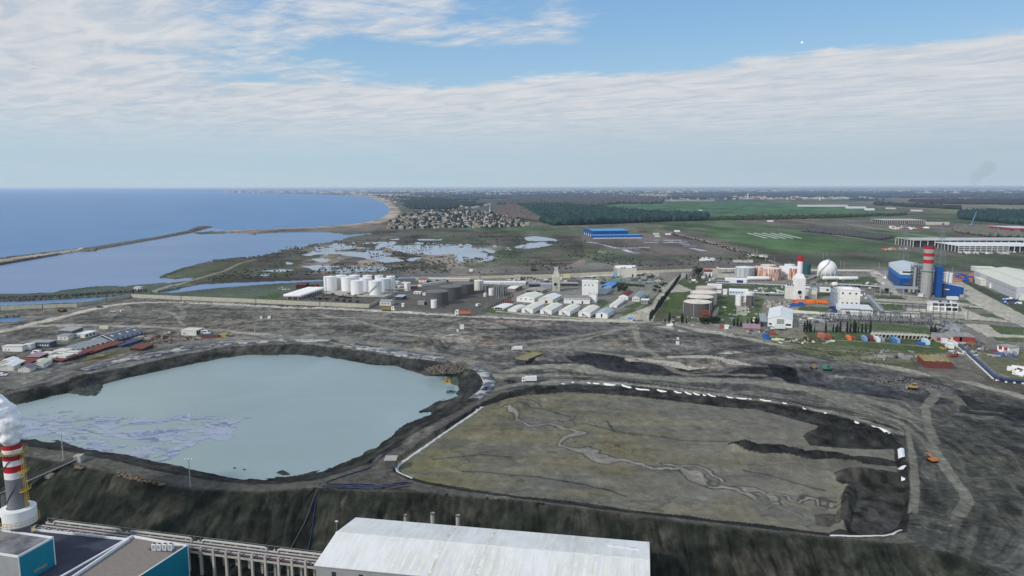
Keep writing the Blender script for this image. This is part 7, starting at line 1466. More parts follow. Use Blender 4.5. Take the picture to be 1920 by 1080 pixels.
for s in (-1, 1):
    for z in (0, 2): g.bar((n_.x*s, n_.y*s, 6+z), (d.x+n_.x*s, d.y+n_.y*s, 4+z), .35)
    for k in range(9): p = d*(k/8); g.bar((p.x+n_.x*s, p.y+n_.y*s, 0), (p.x+n_.x*s, p.y+n_.y*s, 7), .3)
g.build('frame', GREYW, t); MB().add([(n_.x,n_.y,8),(-n_.x,-n_.y,8),(d.x-n_.x,d.y-n_.y,6),(d.x+n_.x,d.y+n_.y,6)], [(0,1,2,3)]).build('deck', STEEL, t)
# ------------------------------------------------------------------ switchyard
def breaker(x, y, pr=[None]):
    if pr[0] is None:
        t = thing('circuit_breaker', 'grey and white insulator set on a stand in the switchyard rows', 'switchgear', x, y, 0, 0, 'switchyard insulator stands')
        MB().box(-1.6,-.5,0,-1.2,.5,2.2).box(1.2,-.5,0,1.6,.5,2.2).box(-1.8,-.6,2.2,1.8,.6,2.5).build('stand', DGREY, t)
        for s in (-1.4,0,1.4): MB().lathe([(.34,2.5),(.5,2.7),(.3,2.9),(.5,3.2),(.3,3.4),(.45,3.7),(.25,4.0),(.5,4.2),(.1,4.9)], 8, s, 0).build('insulator', GREYW, t)
        pr[0] = proto(t)
    else: clone(pr[0], x, y)
rng = random.Random(9)
for row, (y0, y1) in enumerate(((594,600),(598.5,605),(603,609))):
    a = P(1545+row*6, y0); b = P(1745, y1)
    for k in range(22):
        f = k/21; breaker(a[0]+(b[0]-a[0])*f+rng.uniform(-1,1), a[1]+(b[1]-a[1])*f+rng.uniform(-1,1))
def transformer(x, y, pr=[None]):
    if pr[0] is None:
        t = thing('power_transformer', 'pale transformer box with bushings in the switchyard', 'transformer', x, y, 0, 0, 'pale switchyard transformers'); MB().box(-2,-1.4,.3,2,1.4,3.4).build('casing', TANKW, t); MB().tube((-1.6,1.0,4.4),(1.6,1.0,4.4),.6,10).build('conservator', WHITE, t)
        for s in (-1.2,0,1.2): MB().lathe([(.35,3.4),(.2,4),(.35,4.3),(.1,5.2)], 8, s, -.6).build('bushing', DGREY, t)
        pr[0] = proto(t)
    else: clone(pr[0], x, y)
for px, py in ((1558,597),(1570,597.5),(1583,598),(1663,594),(1670,594.5),(1693,594.8),(1700,595.2),(1707,595.5),(1714,595.8),(1650,593.5),(1722,596.3)): transformer(*P(px, py))
def gantry(px, py, w, h, ang=0, pr=None):
    X, Y = P(px, py); t = thing('switchyard_gantry', 'slim steel portal gantry spanning the switchyard', 'gantry', X, Y, 0, radians(ang), 'switchyard gantries')
    for s in (-1, 1):
        g = MB()
        for k in range(5):
            z0, z1 = h*k/5, h*(k+1)/5; g.bar((s*w/2-.4,0,z0),(s*w/2+.4,0,z1),.1); g.bar((s*w/2+.4,0,z0),(s*w/2-.4,0,z1),.1)
        g.bar((s*w/2-.4,0,0),(s*w/2-.4,0,h),.14); g.bar((s*w/2+.4,0,0),(s*w/2+.4,0,h),.14); g.build('post', DGREY, t)
    g = MB(); g.bar((-w/2,0,h),(w/2,0,h),.2); g.bar((-w/2,0,h-.9),(w/2,0,h-.9),.14)
    for k in range(10): g.bar((-w/2+w*k/10,0,h),(-w/2+w*(k+1)/10,0,h-.9),.09)
    g.build('beam', DGREY, t)
for k in range(11): gantry(1555+k*19, 600+k*.75+(2.5 if k % 2 else 0), 16, 9+(k % 3), -8)
for k in range(5): gantry(1690+k*26, 594+k*1.2, 18, 13, -8)
scrap(60, (1752,603,1800,622), 'grey switchgear piece in the dark compact yard', 'grey switchgear pieces', 1.8, [DGREY, STEEL, GREYW], 'switchgear_part', 'switchgear'); scrap(60, (1500,592,1560,606), 'grey bus support piece at the left of the switchyard', 'bus supports', 1.6, [DGREY, STEEL, GREYW, WHITE], 'bus_support', 'switchgear')
scrap(36, (1460,634,1560,644), 'pale rubble or debris along the grass edge', 'debris along the grass edge', 1.2, [CONC_M, OFFW, mat('debris_brown', (84,66,62), .9)], 'debris', 'debris'); scrap(40, (1640,660,1720,676), 'concrete rubble lump left of the brown tank', 'rubble left of the brown tank', 1.3, [CONC_M, GREYW, mat('rubble_dark', (92,88,82), .9)], 'rubble', 'rubble')
pr = None
for k in range(15):
    f = k/14; X, Y = P(1640+99*f, 632.5+4.0*f)
    if pr is None:
        t = thing('culvert_pipe', 'large pale concrete culvert pipe with dark open end in the lawn row', 'culvert pipe', X, Y, 0, radians(-98), 'row of concrete culvert pipes'); n = 20; R, r, L = 1.75, 1.45, 9.0; b = MB()
        for xx, q in ((0, R), (-L, R), (-L, r), (0, r)):
            for j in range(n): b.v.append((xx+4, q*cos(2*pi*j/n), R+q*sin(2*pi*j/n)))
        for i in range(4):
            for j in range(n): b.face((i*n+j, i*n+(j+1)%n, ((i+1)%4)*n+(j+1)%n, ((i+1)%4)*n+j))
        smooth_by_angle(b.build('pipe', mat('culvert_concrete', (164,162,150), .85), t)); MB().tube((2.5,0,R),(2.6,0,R),r*.99,18).build('dark_interior', DARK, t); pr = proto(t)
    else: clone(pr, X, Y)
def container(label, a, b, dp, yt, c, yaw, group=None, nm='freight_container'):
    m = mat('box_'+'_'.join(map(str, c)), c, .7, var=.2, kind='ribx', scale=.6); t, L, W, H = bld(nm, label, 'container', a, b, dp, yt, m, m, 'flat', yaw=yaw, over=0, win=[('f',2,1.3,1.0,2.2,.02,.98,m,'door')]); return t
container('bright orange container on the lawn, left one', (1590,638), (1597,638.5), 11, 633.5, (214,112,56), -15); container('rust container beside the orange one with a white drum', (1599,638.5), (1605,639), 9, 634.5, (128,70,58), -15)
container('light blue container alone on the lawn', (1620,639.3), (1627,639.6), 12, 634.5, (110,146,178), -15); container('dark maroon container right of the light blue one', (1631,639.5), (1638,640), 10, 635, (100,50,54), -15); container('white container of the pair before the culvert pipes', (1644,641), (1651,641.3), 12, 636, (206,206,208), -15); container('lilac grey container of the pair before the culvert pipes', (1652.5,640.8), (1659,641), 12, 636, (136,138,154), -15)
container('blue container of the pair in mid lawn', (1674,643), (1681,643.3), 12, 637.5, (64,110,158), -15); container('pale blue container of the pair in mid lawn', (1682,643.5), (1688,643.8), 12, 638, (112,158,196), -15); container('white and pale blue container at the right end of the lawn', (1736,646.5), (1744,647), 13, 640.5, (176,196,208), -15)
container('rust red container, left of the stacked pair near the rubble', (1537,634.5), (1548,635.5), 7, 627.5, (168,104,88), -5); container('pinkish rust container, right of the stacked pair', (1549,635), (1560,636), 7, 629.5, (140,82,74), -5)
container('rust red container near the blue tarp by the hangar', (1446,630), (1455,631), 6, 624.5, (136,72,62), -5); container('purple blue container behind the rust red one by the hangar', (1440,626), (1449,626.5), 6, 622.5, (86,82,120), -5)
for k, (px, py) in enumerate(((1436,634),(1439,636),(1434,631.5),(1726,645.5),(1730,646),(1723,643))):
    X, Y = P(px, py); s = 2.6 if k < 3 else 2.0; b = MB(); n = 9; b.add([(s*cos(2*pi*j/n), s*.8*sin(2*pi*j/n), 0) for j in range(n)]+[(s*.7*cos(2*pi*j/n), s*.6*sin(2*pi*j/n)+.1*(j%2), s*.75) for j in range(n)]+[(0,0,s*.95)], [(j,(j+1)%n,n+(j+1)%n,n+j) for j in range(n)]+[(n+j,n+(j+1)%n,2*n) for j in range(n)])
    o = b.build('tarped_load', BLUETARP, None, (X, Y, 0)); tag(o, 'blue tarped heap by the hangar road' if k < 3 else 'blue tarped heap beside the container at the right end of the lawn', 'tarped load', 'blue heaps by the hangar' if k < 3 else 'blue heaps on the lawn end')
for px, py, ln, lb in ((1454,638,6,'pale green concrete ring lying on the grass, left one'),(1462,637.5,7,'pale green concrete beam lying on the grass, right one')):
    X, Y = P(px, py); t = thing('concrete_beam', lb, 'beam', X, Y, 0, radians(130)); MB().box(-ln/2,-.7,0,ln/2,.7,.9).box(-ln/2,-.25,.9,ln/2,.25,1.3).build('beam', mat('pale_green_concrete', (186,194,164), .8), t)
for px, py, r in ((1765,654,1.2),(1769,656,1.2),(1773,655,1.0)):
    X, Y = P(px, py); t = thing('valve_fitting', 'yellow valve fitting lying on the lawn', 'fitting', X, Y, 0, px, 'yellow fittings on the lawn'); MB().tube((-r,0,.5),(r,0,.5),.4,8).tube((0,0,.5),(0,0,1.4),.3,8).lathe([(.7,1.4),(.7,1.6)],10).build('valve', YELLOW, t)
bld('substation', 'flat roofed substation with red brick panels and pale posts', 'building', (1783,643), (1827,642), 18, 630.5, mat('pale_frame_wall', (176,168,158), .8), mat('felt_roof', (118,120,122), .9, c2=(142,142,142), scale=.3), 'flat', yaw=-17, win=[('f',3,3.4,6.2,4.2,.12,.98,BRED,'brick_panel')]); bld('substation', 'lower left wing of the red substation', 'building', (1757,641), (1783,642.5), 18, 632.5, mat('pale_frame_wall', (176,168,158), .8), mat('felt_roof', (118,120,122), .9), 'flat', yaw=-17, win=[('f',3,2.2,4.6,2.8,.05,.95,BRED,'brick_panel')])
for a, b, dp, yt, lb in (((1767,643.5),(1777,644.5),9,636.5,'white cabin nearest the substation wing'),((1779,653.5),(1789,654.3),9,646,'white cabin at the start of the navy pipeline'),((1781,645),(1790,645.5),6,640,'cream cabin between the two white cabins'),((1791,651),(1796,651.5),5,644.5,'small white cabin right of the pipeline start')):
    bld('site_cabin', lb, 'cabin', a, b, dp, yt, WHITE, WHITE if 'cream' not in lb else mat('cream_cabin_roof', (206,196,170), .8), 'flat', yaw=-14, win=[('r',3,1.8,.9,.8,.05,.95,GREYW)])
t, L, W, H = bld('substation', 'small white house with brick red left side', 'building', (1891,666), (1910,664.5), 9, 652.5, WHITE, mat('grey_felt', (150,148,142), .9), 'flat', yaw=18, win=[('l',2,4.4,2.6,3,.05,.95,BRED,'brick_panel')])
scrap(26, (1862,655,1902,669), 'blue or grey transformer part before the small brick sided house', 'transformer parts by the brick sided house', 2.0, [mat('blue_part', (84,104,140), .7), GREYW, mat('red_part', (124,66,64), .8)], 'transformer_part', 'transformer'); scrap(30, (1800,645,1860,660), 'grey steel piece on the yard right of the substation', 'steel pieces right of the substation', 1.5, [DGREY, TIMB, GREYW], 'steel_part', 'steel part')
scrap(12, (1902,688,1919,706), 'yellow or dark frame piece at the right photo edge', 'frames at the right photo edge', 2.2, [mat('dull_yellow', (150,140,84), .8), DGREY, WHITE], 'frame_part', 'steel part')
t, L, W, H = bld('open_tank', 'rust brown rectangular open topped tank with yellow rim', 'tank', (1732,690), (1785.5,693), 19, 676.5, BROWN, mat('tank_fill', (140,134,108), .9, c2=(120,112,70), scale=.4), 'none', yaw=-17)
MB().box(-L/2+.5,-W/2+.5,H-.8,L/2-.5,W/2-.5,H+.06).build('contents', mat('tank_fill', (140,134,108), .9), t); MB().box(-L/2-.25,-W/2-.25,H+.003,L/2+.25,-W/2+.3,H+.5).box(-L/2-.25,W/2-.3,H+.003,L/2+.25,W/2+.25,H+.5).box(-L/2-.25,-W/2+.3,H+.003,-L/2+.3,W/2-.3,H+.5).box(L/2-.3,-W/2+.3,H+.003,L/2+.25,W/2-.3,H+.5).build('rim', mat('yellowed_rim', (166,146,72), .8, c2=(112,66,58), scale=.5), t)
g = MB()
for k in range(26): g.box(-L/2+L*k/26,-W/2-.14,-.3,-L/2+L*k/26+.22,-W/2-.003,H)
for k in range(14): g.box(-L/2-.14,-W/2+W*k/14,-.3,-L/2-.003,-W/2+W*k/14+.22,H)
g.build('stiffener', BROWN, t)
W_ = [P(1796,646,1), P(1830,676,1), P(1866,709,1), P(1878,713,1), P(1925,717,1), P(1980,722,1)]; c = W_[0]; t = thing('pipeline', 'large navy blue pipeline running down to the right edge on white blocks', 'pipeline', c[0], c[1]); q = [(a-c[0], b-c[1], 1.7) for a, b in W_]
smooth_by_angle(MB().path(q, 1.05, 14).build('pipe', NAVY, t)); g = MB()
for (ax, ay, _), (bx, by, _) in zip(q[:-1], q[1:]):
    L = hypot(bx-ax, by-ay); K = max(1, int(L/3.6)); th = atan2(by-ay, bx-ax)
    for k in range(K):
        o = MB().box(-.5,-1.5,0,.5,1.2,.85).build('support_block', WHITE, t, (ax+(bx-ax)*(k+.5)/K, ay+(by-ay)*(k+.5)/K, .0)); o.rotation_euler.z = th
# ------------------------------------------------------------------ blue power plant
bw = mat('white_band_cladding', (206,210,214), .6, kind='ribx')
t, L, W, H = bld('turbine_hall', 'big blue turbine hall with white top band and pale roof', 'power plant', (1686,541.5), (1745,545), 100, 507.5, BLUE, mat('turbine_roof', (176,182,190), .5, var=.12, kind='ribx'), 'gy', 3.4, yaw=-20.5, bands=[(.58, BLUE), (.79, BLUEM), (1.0, bw)], win=[('f',1,2.6,6,5,.28,.5,DARK,'door')])
MB().box(-L/2+2,-W/2-.5,H*.9,L/2-8,-W/2-.02,H*.96).build('louvre', DARK, t); MB().box(-L/2+2,-W/2-.7,H*.965,L/2-8,-W/2-.02,H*.99).build('cowl', STEEL, t)
t, L, W, H = bld('side_annex', 'lower navy blue annex at the foot of the turbine hall', 'power plant', (1697,548), (1722,549.5), 14, 534, mat('navy_cladding', (30,58,118), .6), DGREY, 'flat', yaw=-20.5, win=[('f',1,3,5,5.4,.3,.5,CONC_M,'door'),('f',2,7,2,1,.5,.9)])
t = thing('air_duct', 'grey duct bridge jutting left from the turbine hall annex', 'duct', *P(1690, 541, 9), 0, radians(-20.5)); MB().box(-22,-1.6,9,16,1.6,11.6).build('duct', STEEL, t)
for x in (-21,-12,2): MB().box(x,-1,0,x+.8,1,9).build('leg', STEEL, t)
x, y, th, L, A = foot((1711,551.5), (1735,553), 24, yaw=-20.5); t = thing('boiler_unit', 'grey heat recovery boiler full of steelwork beside the turbine hall', 'power plant', x, y, 0, th); W = 24; H = top_at(A.x, A.y, 499.5)
MB().box(-L/2+3,-W/2+1.5,0,L/2,W/2,H).build('casing', mat('boiler_grey', (116,122,130), .6, var=.25, kind='stain'), t)
g = MB()
for k in range(5):
    X = -L/2+3+(L-3)*k/4; g.box(X-.35,-W/2+1.0,0,X+.35,-W/2+1.5,H+1)
for k in range(8): g.box(-L/2,-W/2+.6,H*k/8,L/2,-W/2+1.5,H*k/8+.3); g.box(-L/2-.2,-W/2+1,H*k/8,-L/2+3,W/2,H*k/8+.3)
for k in range(5): g.box(-L/2-.2,-W/2+1+5.4*k,0,-L/2+.2,-W/2+1.5+5.4*k,H)
g.build('steelwork', DGREY, t); g = MB()
for k, (a, b, z) in enumerate(((.1,.3,.9),(.35,.5,1.4),(.6,.8,1.0),(.2,.35,2.0))): g.box(-L/2+L*a,-4+k*2,H,-L/2+L*b,2+k*2,H+z*1.4)
for k in range(7): g.tube((-L/2+4+k*2,-6,H),(-L/2+4+k*2,-6,H+2.4),.4,8)
g.build('roof_equipment', STEEL, t); MB().lathe([(1.6,2),(1.6,H-1)], 12, -L/2+1.2, -W/2+.4).build('downcomer', STEEL, t); MB().box(-L/2+6,-W/2-4,0,-L/2+11,-W/2+.5,5).build('inlet_box', DARK, t)
X, Y = P(1741, 556.5); sl = sqrt(X*X+Y*Y+CAMH**2); r = 8.2*sl/FPX; Y += r; t = thing('power_plant_chimney', 'tall grey chimney with three red bands at the blue power plant', 'chimney', X, Y); zz = lambda q: top_at(X, Y, q)
gch = mat('chimney_grey', (146,146,144), .8, kind='stain', var=.2); lv = [(0,'s'),(zz(507.5),'s'),(zz(493.5),'w'),(zz(486.5),'r'),(zz(480.5),'w'),(zz(474.2),'r'),(zz(467),'w'),(zz(462),'r')]
smooth_by_angle(MB().lathe([(r*1.03,-.5),(r*1.03,lv[1][0])],32,cap=False).build('base_silo', gch, t)); MB().lathe([(r*1.03,lv[1][0]),(r*1.35,lv[1][0]),(r*1.35,lv[1][0]+.4),(r*.95,lv[1][0]+.4)],32,cap=False).build('gallery', STEEL, t)
for i in range(1, 7): smooth_by_angle(MB().lathe([(r*.93,lv[i][0]),(r*.93,lv[i+1][0])],32,cap=False).build('red_band' if lv[i+1][1] == 'r' else 'shaft', RED if lv[i+1][1] == 'r' else gch, t))
MB().lathe([(r*.95,lv[7][0]),(r*.95,lv[7][0]+.5),(r*.8,lv[7][0]+.5),(r*.8,lv[7][0]-3),(.1,lv[7][0]-3)],32,cap=False).build('rim', mat('sooty_rim', (84,62,64), .8), t)
for k in range(9): MB().lathe([(r*1.045,lv[1][0]*k/9+1),(r*1.045,lv[1][0]*k/9+1.3)],32,cap=False).build('hoop', STEEL, t)
x, y, th, L, A = foot((1754,557.5), (1765,558), 12, yaw=-17); t = thing('stair_tower', 'tall slim blue tower with steel stairs right of the grey chimney', 'tower', x, y, 0, th); H = top_at(A.x, A.y, 500.5); MB().box(-L/2,-6,-.5,L/2,6,H).build('wall', BLUE, t); g = MB()
for k in range(12):
    g.box(L/2+.01,-5,H*(k+.6)/12.6,L/2+3,4,H*(k+.6)/12.6+.3); g.bar((L/2+3,-5,H*(k+.6)/12.6),(L/2+3,4,H*min(k+1.6,12.6)/12.6),.25)
for yy in (-5,4): g.bar((L/2+3,yy,0),(L/2+3,yy,H),.3)
g.build('stair', DGREY, t)
t, L, W, H = bld('control_building', 'blue building with roof sloping down to the right', 'power plant', (1767,557), (1806,560), 24, 538, BLUE, mat('blue_building_roof', (168,176,184), .6), 'slopex', 4.2, yaw=-17, win=[('f',1,8.6,5,1.0,.05,.3,WHITE,'name_panel'),('f',1,1.8,4,3.4,.86,.99,CONC_M,'door')])
container('row of white containers at the foot of the blue sloping building', (1778,561.5), (1797,562.3), 4, 557, (210,212,214), -5); bld('site_hut', 'white box beside the base of the grey chimney', 'hut', (1723,556.5), (1731,556.8), 4, 551, WHITE, WHITE, 'flat', yaw=-8)
for px, py, r, yt, lb in ((1771,538,4.8,511,'left white vessel of the cluster behind the blue tower'),(1779,538,4.5,513,'right white vessel of the cluster behind the blue tower')): tank('process_vessel', lb, px, py, r, yt, TANKW, WHITE, 'dome', ribs=4)
t, L, W, H = bld('plant_office', 'two storey white plant office with large dark windows and roof units', 'office', (1743.5,582.5), (1796,585.3), 13, 568, WHITE, mat('office_roof', (190,192,190), .8), 'flat', yaw=-17, win=[('f',4,6.4,4.4,2.6,.07,.98),('f',2,2.2,4.4,3.0,.56,1.0,DARK,'open_bay'),('f',2,2.2,4.4,3.0,.08,.54,GREYW,'shutter')])
for k, (u, m) in enumerate(((-.1, NAVY), (.04, STEEL), (.2, NAVY), (.27, WHITE))): MB().tube((L*u,-1,H+.4),(L*u,-1,H+2.0),1.3,10).build('roof_unit', m, t)
for a, L_, dp, yt, rs, lb in (((1904.5,561.5),30,170,539.5,2.2,'long pale shed with cream roof running back at the right edge'),((1954,564),36,200,541,2.6,'second long pale shed further right, mostly out of view')):
    bld('long_warehouse', lb, 'warehouse', a, None, dp, yt, mat('pale_grey_cladding', (176,178,184), .7, kind='riby'), mat('cream_long_roof', (196,196,184), .7, kind='riby'), 'gy', rs, yaw=-19.5, L=L_, win=[('l',24,8.6,2.2,.8,.02,.98,DARK),('f',1,3.5,5,6,.15,.3,OFFW,'door')])
bld('annex_shed', 'small pale annex on the left flank of the long shed', 'shed', (1838,535.5), (1855,537.5), 26, 525, OFFW, CREAM, 'mono', .6, yaw=-19.5); tank('storage_tank', 'small white tank beside the pale annex', 1858.5, 540.5, 3, 532.5, TANKW, WHITE, 'cone'); bullet('small white vessel on a plinth by the pale annex', 1862, 1874, 539, 3.4, 3.0)
bld('far_shed', 'flat pale shed at the back of the long shed yard, left one', 'shed', (1829,509.5), (1868,511), 22, 502, OFFW, CREAM, 'flat', yaw=-17); bld('far_shed', 'lower pale shed right of the flat shed at the back', 'shed', (1868,512), (1925,514), 18, 507.5, OFFW, CREAM, 'flat', yaw=-17)
scrap(40, (1785,516,1824,528), 'blue tarped or orange machine part in the yard left of the long shed', 'blue and orange machine parts', 3.0, [BLUETARP, BLUETARP, mat('dull_orange_part', (176,112,84), .8)], 'machine_part', 'machine part'); scrap(24, (1880,553,1920,570), 'blue or white crate beside the long shed', 'crates beside the long shed', 2.2, [BLUETARP, WHITE, NAVY], 'crate', 'crate')
t = thing('fence', 'dark boundary fence along the sloping lawn at the right', 'fence', *P(1800, 525), 0); a = P(1800, 525); b = P(1955, 603); n = 46; g = MB()
for k in range(n+1): f = k/n; x, y = (b[0]-a[0])*f, (b[1]-a[1])*f; g.bar((x,y,0),(x,y,2.4),.12)
g.build('posts', DGREY, t); g = MB(); g.bar((0,0,2.3),(b[0]-a[0],b[1]-a[1],2.3),.1); g.bar((0,0,.6),(b[0]-a[0],b[1]-a[1],.6),.1); g.add([(0,0,.1),(b[0]-a[0],b[1]-a[1],.1),(b[0]-a[0],b[1]-a[1],1.4),(0,0,1.4)], [(0,1,2,3)]); g.build('mesh_panel', DGREY, t)

EQ = [WHITE, OFFW, GREYW, STEEL, DGREY]
for bx, n_, s_, lb in (((1405,540,1470,550),30,1.6,'equipment skid between the tanks and the white stack'),((1560,532,1660,546),46,1.6,'pipework piece beside the road right of the gas vessels'),((1600,552,1640,572),20,1.6,'equipment piece right of the boiler tower'),((1500,530,1570,536),22,1.6,'valve group before the gas sphere'),((1290,519,1340,530),34,1.4,'pump or drum near the house with maroon roof'),((1345,575,1420,606),26,1.2,'small skid on the grass left of the hangar'),((1250,596,1350,612),34,1.3,'fitting in the front strip by the white roofed tanks'),((1640,515,1662,522),14,1.6,'white part at the corner of the plant road'),((1712,545,1765,556),20,1.3,'crate at the foot of the boiler and chimney'),((1790,545,1812,556),10,1.6,'crate right of the blue sloping building'),((1780,655,1840,668),20,1.3,'steel offcut on the yard by the navy pipeline'),((1400,616,1440,628),16,1.2,'rubble piece by the mauve roofed shed')):
    scrap(n_, bx, lb, lb.replace('piece ', '').split(' by ')[0]+'s', s_, EQ, 'equipment', 'equipment')
# ------------------------------------------------------------------ trees near the works
def make_cypress(seed):
    t = thing('cypress', 'slim dark cypress in the avenue beside the works road', 'tree', 0, 0, 0, 0, 'cypresses along the works road')
    H = 10.0; rf = lambda u: 1.25*(sin(pi*min(1, u*.86+.12))**.8)*(1-u*.35)
    MB().lathe([(.22,-.4),(.18,1.2)], 7).build('trunk', BARK, t); b = leafy(520, rf, lambda u: .5+u*(H-.5), seed, .42); rng = random.Random(seed)
    b.lathe([(max(.05, rf(k/8)*.62*rng.uniform(.8,1.1)), .5+k/8*(H-.6)) for k in range(9)], 7); b.build('crown', LEAFD, t); return t
cy = [proto(make_cypress(s)) for s in (1, 2)]
used = [False, False]
def put_cypress(px, py, hpx, label=None, group=None, wide=1.0):
    k = int(px*7) % 2; X, Y = P(px, py); H = top_at(X, Y, py-hpx); s = H/10.0; root = cy[k][0]
    if not used[k]: used[k] = True; o = root; o.location = (X, Y, 0); o.scale = (s*wide, s*wide, s)
    else: o = clone(cy[k], X, Y, 0, px, (s*wide, s*wide, s))
    if label: o['label'] = label; o['group'] = group
rng = random.Random(13)
for k in range(46):
    f = (k/45)**.8; put_cypress(1219+(1276-1219)*f+rng.uniform(-.6,.6), 602+(521-602)*f, (18-9*f)*rng.uniform(.7,1.15), wide=.95)
SY = 'tall cypress standing before the switchyard'; sg = 'cypresses before the switchyard'
for px, h in ((1508,21),(1513,23),(1518,22),(1521,15),(1527,12),(1548,18),(1562,16),(1567,14),(1570,17),(1575,22),(1588,22),(1594,19),(1601,24),(1604,20),(1609,13),(1616,18),(1623,18),(1631.5,22)): put_cypress(px, 622.5+(px-1508)*.022, h, SY, sg, .95)
for px, py, h in ((1745,626,17),(1748,627,12),(1752,627,18),(1755,628,14)): put_cypress(px, py, h, 'dark cypress at the corner of the compact switchyard', 'cypresses at the compact switchyard')
for px, py, h in ((1255,605,19),(1279,606,19),(1247,605,9),(1401.5,613,14),(1409,613,17),(1417,613,19),(1421,613,16),(1376,612,14),(1383,613,17),(1389,613,12),(1287,607,10)): put_cypress(px, py, h, 'dark cypress along the works front near the white roofed tanks', 'cypresses along the works front', 1.25)
for px, py, h in ((1287,523,11),(1298,523,9),(1301,523,12),(1313,524,10),(1324,523,9),(1331,523,12),(1560,541,7),(1604,541,6),(1611,541,7)): put_cypress(px, py, h, 'small dark cypress near the house with maroon roof or the boiler tower', 'small cypresses further back')
for px, py, h in [(915+k*4.2, 579.5-k*2.0, 4.5) for k in range(12)]: put_cypress(px, py, h, 'small trimmed evergreen in the row by the porch building', 'small evergreens by the porch building', 1.8)
def make_round(seed, label, cat='tree'):
    t = thing('evergreen_tree', label, cat, 0, 0); rng = random.Random(seed); MB().lathe([(.35,-.4),(.28,1.6),(.15,3.5)], 7).build('trunk', BARK, t)
    g = MB()
    for k in range(5): a = k*1.3; g.tube((0,0,1.4+k*.3),(1.6*cos(a),1.6*sin(a),3.2+k*.3),.12,5,r1=.05)
    g.build('limbs', BARK, t); b = MB(); lobes = [(rng.uniform(-1.6,1.6), rng.uniform(-1.6,1.6), rng.uniform(2.6,5.2), rng.uniform(1.0,1.9)) for _ in range(9)]
    for k in range(900):
        x, y, z, r = rng.choice(lobes); d = Vector((rng.gauss(0,1), rng.gauss(0,1), rng.gauss(0,1))).normalized(); c = Vector((x, y, z))+d*r*(.6+.4*rng.random()); e = d.orthogonal().normalized(); f = d.cross(e); s = rng.uniform(.16,.34); b.add([c+e*s, c+f*s, c-e*s, c-f*s], [(0,1,2,3)])
    b.build('crown', LEAFM, t); return t
rt_ = proto(make_round(5, 'x')); first = [True]
def put_tree(px, py, hpx, label, group=None, wide=1.0):
    X, Y = P(px, py); H = top_at(X, Y, py-hpx); s = H/6.4
    if first[0]: first[0] = False; o = rt_[0]; o.location = (X, Y, 0); o.scale = (s*wide, s*wide, s)
    else: o = clone(rt_, X, Y, 0, px*3.1, (s*wide, s*wide, s))
    o['label'] = label
    if group: o['group'] = group
for px, py, h in ((1315,608,13),(1321,609,15),(1327,608,12),(1334,607,12),(1340,606,13),(1346,606,12),(1333,601,9)): put_tree(px, py, h, 'bushy evergreen in the clump before the nearest white roofed tank', 'evergreen clump before the white roofed tank')
put_tree(1309, 520, 20, 'broad dark pine by the house with maroon roof', wide=1.2)
for k in range(16): px = 1128+k*5.2; put_tree(px, 533+k*.35, 4.5, 'low dark shrub in the hedge right of the white block', 'hedge right of the white block', 1.6)
for k in range(14): px = 1163+rng.uniform(-3,20); put_tree(px, 541+rng.uniform(-3,6), 5.5, 'dark shrub near the maroon roofed house', 'shrubs near the maroon roofed house', 1.5)
for px, py in ((1230,540),(1236,543),(1242,538),(1228,547),(1238,549),(1246,535)): put_tree(px, py, 6, 'dark bush left of the cypress avenue', 'bushes left of the cypress avenue', 1.7)
for px, py in ((802,532),(819,528),(825,529),(833,528),(839,529),(960,525),(978,523),(984,523),(990,523),(996,523)): put_tree(px, py, 6 if px == 802 else 4, 'dark round tree behind the charcoal tanks', 'round trees behind the tanks', 1.5)
for px, py in ((600,561.5),(612,562),(632,564),(645,565),(656,566),(670,567)): put_tree(px, py+1, 5, 'low bush behind the long concrete wall', 'bushes behind the long wall', 1.8)
for px, py in ((797,459.5),(809,458.5)): put_tree(px, py, 4.6, 'round dark tree alone on the marsh island, '+('left' if px < 800 else 'right')+' one', wide=1.6)
put_tree(1662, 548, 8, 'dark conifer at the plant road corner', wide=1.0); put_tree(1665, 548, 6, 'smaller conifer at the plant road corner', wide=1.0)
put_tree(1002, 509, 5, 'green bush on the open ground left of the pale tower', wide=3.0)
